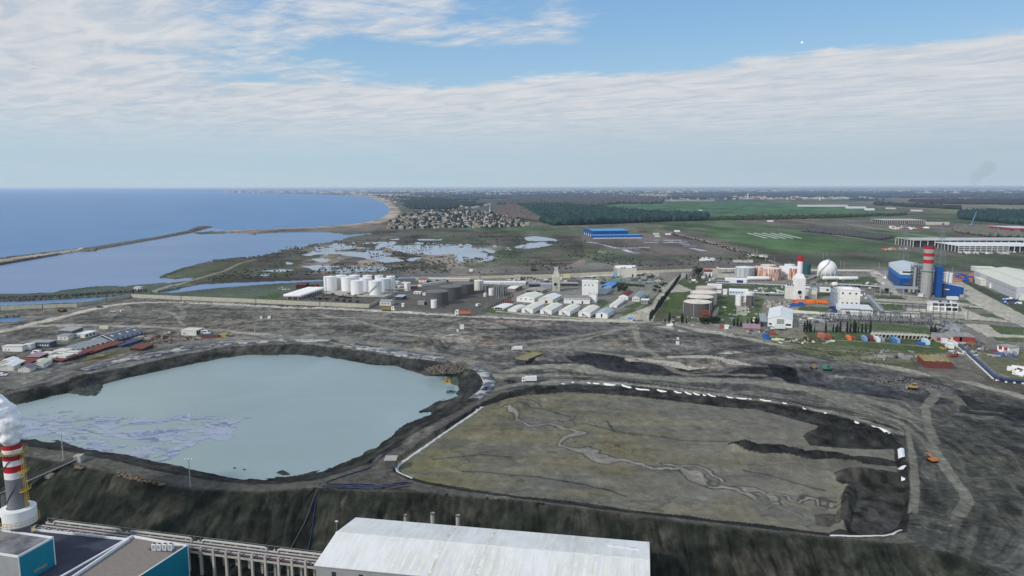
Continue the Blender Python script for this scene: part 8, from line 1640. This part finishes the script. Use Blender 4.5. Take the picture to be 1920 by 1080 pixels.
# ------------------------------------------------------------------ far buildings
t, L, W, H = bld('blue_warehouse', 'large bright blue warehouse alone in the far fields', 'warehouse', (1111,444.5), (1178,443), 95, 433.2, BLUE, BLUEL, 'gx', 2.5, yaw=8, win=[('l',4,3.4,5,6.8,.02,.9,WHITE,'door')])
t, L, W, H = bld('blue_warehouse', 'long low blue shed in front of the big blue warehouse', 'warehouse', (1112,447.5), (1204,446.5), 22, 441.8, mat('royal_blue_wall', (30,74,150), .6), BLUEL, 'mono', 1.0, yaw=7, win=[('f',13,4.4,3.4,1.6,.03,.97,BLUEL)]); MB().box(-L/2,-W/2-.3,0,L/2,-W/2-.02,1.8).build('plinth', WHITE, t)
def cluster(n, box, nm, lb, grp, sz, hts, mats, roofs, seed, minpx=3.5, poly=None, kind=None, lim=400):
    rng = random.Random(seed); pts = []; tries = 0
    while len(pts) < n and tries < 60000:
        tries += 1; px = rng.uniform(box[0], box[2]); py = rng.uniform(box[1], box[3])
        if poly is not None and not bool(pip(np.array([px]), np.array([py]), np.array(poly, float))[0]): continue
        if any(abs(px-a) < minpx and abs(py-b) < minpx*.28 for a, b in pts): continue
        pts.append((px, py))
    meshes = []
    for k in range(14):
        w, d, h = rng.uniform(*sz), rng.uniform(*sz), rng.uniform(*hts); b = MB(); b.box(-w/2,-d/2,-.5,w/2,d/2,h); o = .5; r = rng.uniform(1.2,2.4)
        if k % 3: b.add([(-w/2-o,-d/2-o,h+.01),(w/2+o,-d/2-o,h+.01),(w/2+o,d/2+o,h+.01),(-w/2-o,d/2+o,h+.01),(-w/2-o,0,h+r),(w/2+o,0,h+r)], [(0,1,5,4),(2,3,4,5),(0,4,3),(1,2,5),(0,3,2,1)], 1)
        else: b.box(-w/2-o,-d/2-o,h+.01,w/2+o,d/2+o,h+.5,1)
        for q in range(3):
            for z in ([1.6, 4.4] if h > 5 else [1.6]): b.box(-w/2+w*(q+.5)/3-.6,-d/2-.08,z-.5,-w/2+w*(q+.5)/3+.6,-d/2-.01,z+.7,2)
        me = bpy.data.meshes.new(nm); me.from_pydata(b.v, [], b.f)
        for m_ in (mats[k % len(mats)], roofs[k % len(roofs)], GLASS): me.materials.append(m_)
        me.polygons.foreach_set('material_index', np.array(b.m, np.int32)); me.update(); meshes.append(me)
    for px, py in pts:
        o = bpy.data.objects.new(nm, rng.choice(meshes)); COL.objects.link(o); X, Y = P(px, py); o.location = (X, Y, 0); o.rotation_euler.z = rng.choice([.1, .25, -.15, .5])+rng.choice([0, pi/2]); tag(o, lb, 'house' if nm == 'house' else 'building', grp)
    return pts
HW = [mat('house_white', (206,202,196), .8), mat('house_cream', (188,178,160), .8), mat('house_grey', (150,148,146), .8), mat('house_beige', (170,158,142), .8)]
HR = [TILE, mat('brown_tile', (112,88,80), .85), mat('pale_flat_roof_far', (180,176,170), .8), mat('grey_tile', (112,110,110), .85)]
V = [(726,430),(728,421),(740,413),(752,404),(775,398),(800,394),(850,393),(900,396),(925,400),(950,406),(975,410),(992,424),(960,426),(900,428),(840,427),(790,430)]
cluster(250, (726,393,993,430), 'house', 'small pale house in the seaside village by the beach', 'houses of the seaside village', (8.5,14), (4,8.5), HW, HR, 31, 4.4, V)
far_h = [(700,370),(740,369),(800,376),(880,384),(930,384),(900,391),(830,390),(790,390),(765,384),(735,380),(715,374)]
cluster(64, (700,369,935,392), 'house', 'tiny far house along the shore beyond the village', 'far houses along the shore', (14,24), (6,10), HW, HR, 33, 4.0, far_h)
X, Y = P(918.5, 398); t = thing('minaret', 'slender white minaret rising over the village', 'minaret', X, Y); H = top_at(X, Y, 386); MB().lathe([(1.6,0),(1.5,H*.72),(2.3,H*.73),(2.3,H*.76),(1.3,H*.77),(1.2,H*.86),(.1,H)], 10).build('tower', WHITE, t); MB().box(-4,-4,0,4,4,6).lathe([(4,6),(3.3,8),(1.8,9.4),(.1,10)],12).build('mosque_dome', WHITE, t)
X, Y = P(1097.5, 368.8); t = thing('water_tower', 'white mushroom water tower far on the plain', 'water tower', X, Y); H = top_at(X, Y, 364.2); MB().lathe([(3,0),(2.4,H*.72)],10).build('shaft', WHITE, t); MB().lathe([(3,H*.7),(11,H*.86),(11,H),(2,H+2)],14).build('bowl', WHITE, t)
for px, py, yt, lb in ((1402,372,361,'far minaret at the distant town right of centre'),(928,366,358,'far thin mast left of centre on the horizon plain'),(1537,376,368,'white silo tower in the distant town')):
    X, Y = P(px, py); t = thing('far_tower', lb, 'tower', X, Y); H = top_at(X, Y, yt); MB().lathe([(5,0),(4,H*.7),(6,H*.72),(3,H*.8),(.5,H)],8).build('tower', WHITE, t)
def far_town():
    rng = random.Random(77); b = MB()
    bands = [((420,358,1920,362.5), 620, 60, 24), ((640,361,1250,368), 360, 40, 16), ((1180,366,1330,374), 120, 26, 11), ((1440,363,1640,374), 260, 26, 11), ((1330,368,1450,374), 90, 24, 10), ((930,366,1010,376), 60, 22, 9)]
    for (x0,y0,x1,y1), n, w, h in bands:
        for k in range(n):
            px, py = rng.uniform(x0,x1), rng.uniform(y0,y1)
            X, Y = P(px, py); s = w*rng.uniform(.4,1.3)*(Y/12000 if Y > 12000 else 1); hh = h*rng.uniform(.4,1.2)*(min(2.2, Y/14000) if Y > 14000 else 1); b.box(X-s/2,Y-s/2,-1,X+s/2,Y+s/2,hh, rng.randrange(3));
            if k % 2: b.box(X-s*.3,Y-s*.3,hh,X+s*.3,Y+s*.3,hh*1.25, rng.randrange(3))
    o = b.build('distant_town', [mat('far_town_wall', (176,174,174), .9), HW[1], HW[2]]); tag(o, 'far towns showing as pale specks along the horizon', 'town', None, 'stuff')
far_town()
for a, b, dp, yt, m, rm, lb in (((1500,387.5),(1590,392),60,384.6,OFFW,WHITE,'long white factory roof beyond the green field'),((1590,391),(1624,393),40,387.5,SILT,WHITE,'pale blue factory block right of the long white roof'),((1625,394.3),(1640,394.3),30,391,WHITE,WHITE,'small bright hall right of the far factory'),((1665,392),(1680,392.5),30,389.6,OFFW,mat('far_cream', (206,196,170),.8),'cream roofed hall on the far plain'),((1712,396.5),(1730,397),30,393.5,OFFW,mat('far_cream', (206,196,170),.8),'rightmost cream roofed hall on the far plain'),((1440,415.8),(1450,416),12,413.5,WHITE,WHITE,'white hut beside the far field road'),((1310,395),(1317,395),10,393.9,WHITE,WHITE,'tiny white hut inside the green field'),((1265,435),(1275,435),10,432,WHITE,WHITE,'white lorry sized shed at the junction far behind'),((1198,436.5),(1212,437),14,433.5,mat('far_maroon', (110,74,70),.8),mat('far_maroon', (110,74,70),.8),'low red brown shed right of the blue warehouse'),((1225,440),(1236,440),10,437,OFFW,GROOF,'grey farm shed right of the red brown shed'),((1248,440.5),(1258,440.5),9,438,WHITE,WHITE,'white farm shed by the trees at the junction'),((1228,444),(1237,444),7,442.3,WHITE,WHITE,'small white shed below the farm sheds'),((1376,491.5),(1392,492.3),7,488,OFFW,GROOF,'pale cabin row beyond the plated tank, left part'),((1394,492),(1402,492.5),6,488.7,OFFW,GREYW,'pale cabin beyond the plated tank, middle part'),((1403,492),(1412,492.6),7,487.5,OFFW,GREYW,'pale cabin beyond the plated tank, right part'),((880,508),(886,508),5,505.5,WHITE,WHITE,'white van like hut on the rubble strip'),((964,518.8),(977,518.8),5,515.5,mat('far_blue_grey',(150,168,180),.8),GREYW,'pale blue cabin by the back wall')):
    bld('far_building', lb, 'building', a, b, dp, yt, m, rm, 'flat', yaw=-5)
def frame_hall(label, a, b, dp, yt, nx, ny, roof, yaw, clad=False):
    x, y, th, L, A = foot(a, b, dp, yaw=yaw); t = thing('frame_hall', label, 'building', x, y, 0, th); W = dp; H = top_at(A.x, A.y, yt); CM = mat('precast_column', (190,188,184), .8)
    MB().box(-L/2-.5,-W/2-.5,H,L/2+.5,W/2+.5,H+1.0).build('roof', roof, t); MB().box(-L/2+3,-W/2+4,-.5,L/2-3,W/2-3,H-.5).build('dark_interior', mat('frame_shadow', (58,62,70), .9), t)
    for k in range(nx+1): MB().box(-L/2+L*k/nx-.6,-W/2-.2,-.5,-L/2+L*k/nx+.6,-W/2+1,H).build('column', CM, t)
    for k in range(1, ny+1): MB().box(-L/2-.2,-W/2+W*k/ny-.6,-.5,-L/2+1,-W/2+W*k/ny+.6,H).build('column', CM, t)
    if clad:
        for z in (0, .36, .68): MB().box(-L/2,-W/2-.5,H*z,-L/2+L*.55,-W/2-.21,H*z+H*.13).build('floor_band', CM, t)
    return t, L, W, H
frame_hall('back pale roofed frame hall beyond the blue plant', (1712,463.5), (1960,466), 75, 451, 18, 6, mat('pale_concrete_roof', (160,160,158), .8, c2=(176,176,172), scale=.02), -3)
frame_hall('front white roofed open frame hall beyond the blue plant', (1797,473), (1965,475.5), 90, 461.5, 16, 7, WROOF, -5, True)
frame_hall('far pale frame hall on the middle plain', (1657,419.5), (1735,422.5), 110, 413.2, 22, 6, mat('pale_concrete_roof2', (172,170,166), .8), -6)
for k in range(20):
    X, Y = P(1737+k*2.2, 422.5-(k % 2)*1.2); t = thing('precast_column', 'bare precast column standing in the unfinished end of the far frame hall', 'column', X, Y, 0, 0, 'bare columns of the far frame hall'); h = top_at(X, Y, 416); MB().box(-.8,-.8,0,.8,.8,h).build('shaft', HW[0], t); MB().box(-1.3,-1.3,0,1.3,1.3,.8).build('footing', CONC_M, t)
t, L, W, H = bld('red_warehouse', 'dark and red clad warehouse with pale roof at the far right', 'warehouse', (1903,440.5), (1960,442), 110, 428, RED, mat('pale_warehouse_roof', (180,184,190), .7), 'flat', yaw=-3, win=[('f',3,7,8,9,.1,.7,mat('slate_door', (70,74,88),.7),'door'),('l',6,8,16,11,.02,.98,mat('slate_door', (70,74,88),.7),'cladding_panel')])
scrap(30, (1672,426.5,1740,430.5), 'tiny pale site hut or load in the construction yard', 'construction yard huts', 4.2, [WHITE, TILE, OFFW], 'site_load', 'site load'); scrap(36, (1795,473,1920,477), 'small construction load in front of the open frame hall', 'loads by the frame hall', 2.6, [CONC_M, WHITE, DGREY], 'site_load', 'site load'); scrap(20, (1655,466,1700,469), 'pale load on the dirt road left of the frame halls', 'loads on the dirt road', 2.4, [WHITE, CONC_M, ORANGE], 'site_load', 'site load')
scrap(18, (1402,478,1436,483), 'steel piece by the field road behind the rusty tanks', 'steel by the field road', 2.2, [OFFW, GREYW], 'steel_part', 'steel part'); scrap(10, (1310,486,1336,489.5), 'white wrecked steel piece on the rubble strip', 'white wrecks on the rubble strip', 3.0, [WHITE], 'steel_part', 'steel part')
def pylon(label, px, py, yt, w=11.0):
    X, Y = P(px, py); H = top_at(X, Y, yt); t = thing('lattice_pylon', label, 'pylon', X, Y, 0, .3); g = MB(); n = 12; PYM = mat('pylon_steel', (128,136,142), .6, .2)
    def wd(z): u = z/H; return (w/2)*(1-u*.78) if u < .8 else w/2*.2
    for k in range(n):
        z0, z1 = H*k/n, H*(k+1)/n; a, b = wd(z0), wd(z1); c0 = [(-a,-a,z0),(a,-a,z0),(a,a,z0),(-a,a,z0)]; c1 = [(-b,-b,z1),(b,-b,z1),(b,b,z1),(-b,b,z1)]
        for i in range(4): g.bar(c0[i], c1[i], .34); g.bar(c0[i], c1[(i+1)%4], .16); g.bar(c1[i], c1[(i+1)%4], .16)
    g.build('lattice', PYM, t); g = MB()
    for z, s in ((.72, 9), (.82, 7), (.92, 5)):
        for q in (-1, 1): g.bar((0,0,H*z+.8),(q*s,0,H*z),.3); g.bar((0,0,H*z-1),(q*s,0,H*z),.24)
    g.build('crossarm', PYM, t); MB().lathe([(1.6,H*.97),(.9,H+1.6)],6).build('red_top', RED, t)
pylon('tall lattice pylon with red top behind the turbine hall', 1694, 486, 417.5); pylon('tall lattice pylon with red top right of the banded chimney', 1762, 497, 419.5)
X, Y = P(1821, 423); t = thing('crane', 'pale blue leaning crawler crane on the far plain', 'crane', X, Y); H = top_at(X, Y, 397); g = MB(); CB = mat('crane_blue', (110,146,180), .6)
for s in (-1.0, 1.0): g.bar((s,0,2),(13+s*.4,0,H),.5); g.bar((s,2,2),(13+s*.4,1,H),.5)
for k in range(16): f = k/16; g.bar((-1+13*f,0,2+(H-2)*f),(1+13*(f+.06),0,2+(H-2)*(f+.06)),.35)
g.build('boom', CB, t); MB().box(-5,-2,1,3,2,4).build('cab', CB, t); MB().box(-5,-3,0,5,-1.5,1.4).box(-5,1.5,0,5,3,1.4).build('track', DGREY, t); MB().bar((13,0,H),(13,0,H*.5),.2).build('hoist_rope', DGREY, t)
def pole(px, py, h, lb='wooden power pole along the field road', grp='power poles across the fields'):
    X, Y = P(px, py); t = thing('power_pole', lb, 'power pole', X, Y, 0, .4, grp); H = top_at(X, Y, py-h); MB().tube((0,0,-.3),(0,0,H),.3,6,r1=.18).build('pole', CONC_M, t); MB().bar((-1.6,0,H-.6),(1.6,0,H-.6),.16).build('crossarm', STEEL, t)
for px, py, h in ((1317,453,7),(1347,462,10),(1381,470,10),(1412,481,13),(1418,482,13),(1420,478,12),(1435,492,13),(1403,490,9),(1452,490,9),(1543,489,14),(1576,501,12),(1582,503,12),(1550,480,8),(1290,420,7),(1648,503,11),(1785,512,11),(1330,445,6),(890,504,4),(212,620,6),(478,625,18),(1132,533,8),(1352,476,6)): pole(px, py, h)
# ------------------------------------------------------------------ woods and scrub (uncountable)
def wood(name, label, poly, n, size, m, z=0.0, seed=1, squash=1.0, cols=None, dens=None):
    rng = np.random.RandomState(seed); W = world_poly(poly); x0, y0 = W.min(0); x1, y1 = W.max(0); pa = np.array(poly, float); px0_, py0_ = pa.min(0); px1_, py1_ = pa.max(0)
    px = rng.uniform(px0_, px1_, n*6); py = rng.uniform(py0_, py1_, n*6); k = pip(px, py, pa); px, py = px[k][:n], py[k][:n]
    pt = np.array([P(a, b) for a, b in zip(px, py)]);
    if dens is not None: kk = fbm(pt[:,0]/dens, pt[:,1]/(dens*2), seed, 3) > .47; pt = pt[kk]
    n = len(pt); s = size*(.6+.7*rng.rand(n))
    ring = 6; base = []
    for (r, h) in ((.55,.1),(1.0,.45),(.8,.8)):
        for j in range(ring): a = 2*pi*j/ring+h; base.append((r*cos(a), r*sin(a), h))
    base.append((0,0,1.05)); base = np.array(base); nb = len(base); jit = rng.uniform(.7, 1.3, (n, nb, 3)); V_ = base[None]*jit*s[:,None,None]*np.array([.62,.62,squash]); V_[:,:,0] += pt[:,0:1]; V_[:,:,1] += pt[:,1:2]; V_[:,:,2] += z-.3
    F = []
    for i in range(2):
        for j in range(ring): F.append((i*ring+j, i*ring+(j+1)%ring, (i+1)*ring+(j+1)%ring, (i+1)*ring+j))
    T = [(2*ring+j, 2*ring+(j+1)%ring, 3*ring) for j in range(ring)]
    F = np.array(F); T = np.array(T); off = (np.arange(n)*nb)[:,None,None]; q = (F[None]+off).reshape(-1); t3 = (T[None]+off).reshape(-1)
    me = bpy.data.meshes.new(name); me.vertices.add(n*nb); me.vertices.foreach_set('co', V_.astype(np.float32).ravel()); nq, nt = len(q)//4, len(t3)//3; li = np.concatenate([q, t3]).astype(np.int32); me.loops.add(len(li)); me.loops.foreach_set('vertex_index', li)
    me.polygons.add(nq+nt); me.polygons.foreach_set('loop_start', np.concatenate([np.arange(nq)*4, nq*4+np.arange(nt)*3]).astype(np.int32)); me.polygons.foreach_set('loop_total', np.concatenate([np.full(nq,4), np.full(nt,3)]).astype(np.int32)); me.update(calc_edges=True); me.materials.append(m)
    o = bpy.data.objects.new(name, me); COL.objects.link(o); tag(o, label, 'woodland', None, 'stuff'); return o
FD = mat('pine_wood', (40,66,60), .95, c2=(24,46,50), scale=.02); FB = mat('bare_wood', (80,80,84), .95, var=.3, scale=.02); FS = mat('scrub_green', (50,62,44), .95, var=.4, scale=.1); FV = mat('village_trees', (42,56,60), .95, var=.4, scale=.05); FBR = mat('reddish_scrub', (96,88,84), .95, var=.3, scale=.05)
wood('pine_forest', 'dense dark pine forest behind the blue warehouse', [(972,386),(1050,384.5),(1110,390),(1180,399),(1250,404),(1326,408),(1322,414),(1250,415.5),(1180,418.5),(1120,421),(1040,423),(1020,418),(1000,405)], 9000, 17, FD, seed=2)
wood('bare_woodland', 'brown leafless woodland beyond the pine forest', [(930,383),(960,374),(1050,371),(1180,373),(1245,377),(1240,382),(1160,382),(1110,388),(1050,383.5),(985,385)], 5000, 20, FB, seed=3)
wood('bare_woodland', 'reddish leafless trees right of the village', [(925,398),(950,386),(975,388),(1000,404),(1015,416),(985,412),(950,408)], 1600, 12, FBR, seed=4)
wood('village_trees', 'dark trees between the village houses', V, 420, 9, FV, seed=5); wood('village_trees', 'dark pine belt behind the village', [(755,384),(800,380),(850,378),(860,384),(855,392),(800,393),(770,392)], 1500, 14, FV, seed=6)
wood('shore_trees', 'dark trees along the far shore houses', [(700,367),(800,370),(900,376),(935,384),(880,388),(780,384),(720,374)], 2200, 14, FV, seed=7, dens=300)
wood('far_woodland', 'far blue woods along the horizon plain', [(640,361),(900,360),(1300,359.5),(1920,359),(2100,360),(2100,376),(1700,377),(1400,374),(1180,372),(940,374),(800,368)], 26000, 24, mat('far_wood', (66,80,98), .95, var=.3, scale=.01), seed=8, dens=900)  # blue of distance haze is partly painted into this foliage colour
wood('dark_shelterbelt', 'dark belt of trees at the far right', [(1800,402),(1850,399),(1920,402),(2000,404),(2000,424),(1920,422),(1850,416),(1800,411)], 3500, 17, FD, seed=9)
wood('shelterbelt', 'thin hedgerow belt beyond the green field', [(1640,381),(1700,385),(1800,390),(1800,393),(1700,388.5),(1640,385)], 900, 14, FV, seed=10); wood('shelterbelt', 'dark tree line at the far right field', [(1700,378),(1920,377),(1920,384.5),(1740,382)], 2600, 18, mat('plum_wood', (56,54,62), .95), seed=11)
wood('tree_line', 'tree line at the far edge of the green field', [(1326,410),(1500,407),(1640,404),(1700,402),(1700,404),(1500,411),(1330,414)], 700, 9, FS, seed=12); wood('bare_scrub', 'grey leafless scrub between the far fields', [(1520,428),(1600,436),(1680,446),(1650,450),(1560,440),(1500,434)], 900, 6, FB, seed=13); wood('bare_scrub', 'pale leafless trees left of the red warehouse', [(1790,428),(1850,430),(1905,438),(1920,446),(1850,444),(1790,436)], 900, 9, mat('pale_scrub', (104,102,96), .95), seed=14)
wood('marsh_scrub', 'low dark scrub scattered over the marsh', [(540,462),(700,448),(930,440),(1090,450),(1300,478),(1500,490),(1330,498),(1060,505),(900,512),(640,512),(480,522),(380,528)], 2600, 2.6, FS, seed=15, squash=.6, dens=60)
wood('roadside_scrub', 'low scrub along the field road', [(1262,436),(1340,456),(1440,487),(1436,490),(1336,460),(1258,440)], 260, 3.2, FS, seed=16, squash=.7)
wood('grass_scrub', 'rough weeds on the bank left of the brown tank', [(1450,652),(1560,648),(1690,665),(1720,676),(1690,688),(1560,672)], 700, 1.0, FS, seed=17, squash=.5); wood('fence_scrub', 'weeds along the foot of the long concrete wall', [(250,561),(480,571),(690,580),(690,582),(480,573),(250,563)], 400, 1.1, FS, seed=18, squash=.5)
def stones(name, label, poly, n, s, m, seed):
    o = wood(name, label, poly, n, s, m, seed=seed, squash=.6); o['category'] = 'rubble'; return o
stones('rubble_strip', 'grey rubble scattered on the strip behind the works', [(900,513),(1100,506),(1330,495),(1500,500),(1640,504),(1640,509),(1480,503),(1330,503),(1100,511),(900,518)], 2600, 1.7, mat('rubble_grey', (104,100,96), .95), 41)
stones('rubble_patch', 'pale crust blocks on the edge of the black pit', [(1182,671),(1230,676),(1300,689),(1340,689),(1290,694),(1230,681)], 420, 1.0, mat('crust_blocks', (166,162,152), .9), 42); stones('rubble_patch', 'pale crust blocks on the north side of the black pit', [(1260,668),(1340,667),(1400,681),(1402,685),(1370,684),(1330,672)], 300, .9, mat('crust_blocks', (166,162,152), .9), 43)
stones('rubble_patch', 'broken stones round the bulldozer', [(1630,702),(1690,706),(1780,728),(1790,745),(1700,736),(1630,714)], 700, 1.0, mat('broken_stone', (100,98,98), .95), 44); stones('rubble_patch', 'broken stones at the corner of the turquoise pond', [(795,690),(830,682),(870,678),(885,688),(860,700),(810,702)], 600, .9, mat('broken_stone2', (104,98,90), .95), 45)
stones('reed_patch', 'orange brown dry reeds at the top of the left slope', [(142,872),(160,876),(150,880),(140,877)], 30, .9, mat('dry_reed', (116,100,84), .95), 46); stones('reed_patch', 'orange brown dry reeds along the slope crest', [(215,884),(240,890),(280,902),(318,908),(300,910),(260,902),(220,892)], 70, .9, mat('dry_reed', (136,108,80), .95), 47)
# ------------------------------------------------------------------ air, moon, distant smoke
def haze_box():
    b = MB().box(-75000, -2600, -30, 75000, 72000, 128); m = bpy.data.materials.new('haze'); m.use_nodes = True; nt = m.node_tree; nt.nodes.clear(); out = nt.nodes.new('ShaderNodeOutputMaterial'); v = nt.nodes.new('ShaderNodeVolumePrincipled')
    v.inputs['Color'].default_value = (.70, .84, 1.0, 1); v.inputs['Density'].default_value = HAZE; v.inputs['Anisotropy'].default_value = .1; nt.links.new(v.outputs[0], out.inputs['Volume']); o = b.build('haze', m); o['kind'] = 'stuff'; tag(o, 'thin pale blue air haze over the whole plain', 'haze', None, 'stuff')
HAZE = 3.2e-5
haze_box()
d = Vector(ray(1504, 80)).normalized()*60000; m = mat('moon_rock', (235,238,240), 1.0); m.node_tree.nodes['Principled BSDF'].inputs['Emission Color'].default_value = (.62,.74,.84,1); m.node_tree.nodes['Principled BSDF'].inputs['Emission Strength'].default_value = .5; t = MB().lathe([(max(1, 88*sin(pi*k/12)), -88*cos(pi*k/12)) for k in range(13)], 24).build('moon', m, None, (d.x, d.y, d.z+CAMH), True); tag(t, 'small pale daytime moon high in the blue gap', 'moon')  # emission added so the disc shows brighter than the sky behind it

import bmesh
bm = bmesh.new()
for k in range(9): f = k/8; bmesh.ops.create_icosphere(bm, subdivisions=2, radius=20+80*f, matrix=Matrix.Translation((230*f*f+20*sin(k*2), 30*cos(k), 25+330*f)))
me = bpy.data.meshes.new('far_smoke'); bm.to_mesh(me); bm.free(); X, Y = P(1815, 368); o = bpy.data.objects.new('smoke', me); COL.objects.link(o); o.location = (X, Y, 0); tag(o, 'faint grey smoke plume rising at the far right horizon', 'smoke', None, 'stuff')
rm = o.modifiers.new('r', 'REMESH'); rm.mode = 'VOXEL'; rm.voxel_size = 12
m = bpy.data.materials.new('far_smoke'); m.use_nodes = True; nt = m.node_tree; nt.nodes.clear(); out = nt.nodes.new('ShaderNodeOutputMaterial'); v = nt.nodes.new('ShaderNodeVolumePrincipled'); v.inputs['Color'].default_value = (.45, .46, .5, 1); v.inputs['Density'].default_value = .0009; nt.links.new(v.outputs[0], out.inputs['Volume']); me.materials.append(m)

for k, (a, b) in enumerate((((1402,437.5),(1438,447)),((1414,437),(1459,448)),((1430,437),(1473,448)),((1446,437.5),(1488,447.5)),((1462,438),(1504,447.5)))):
    strip('crop_cover', 'white row cover stretched across the green field', [a, ((a[0]+b[0])/2, (a[1]+b[1])/2), b], 4.2, BAG, 'row cover', off=.8, group='white row covers in the green field')
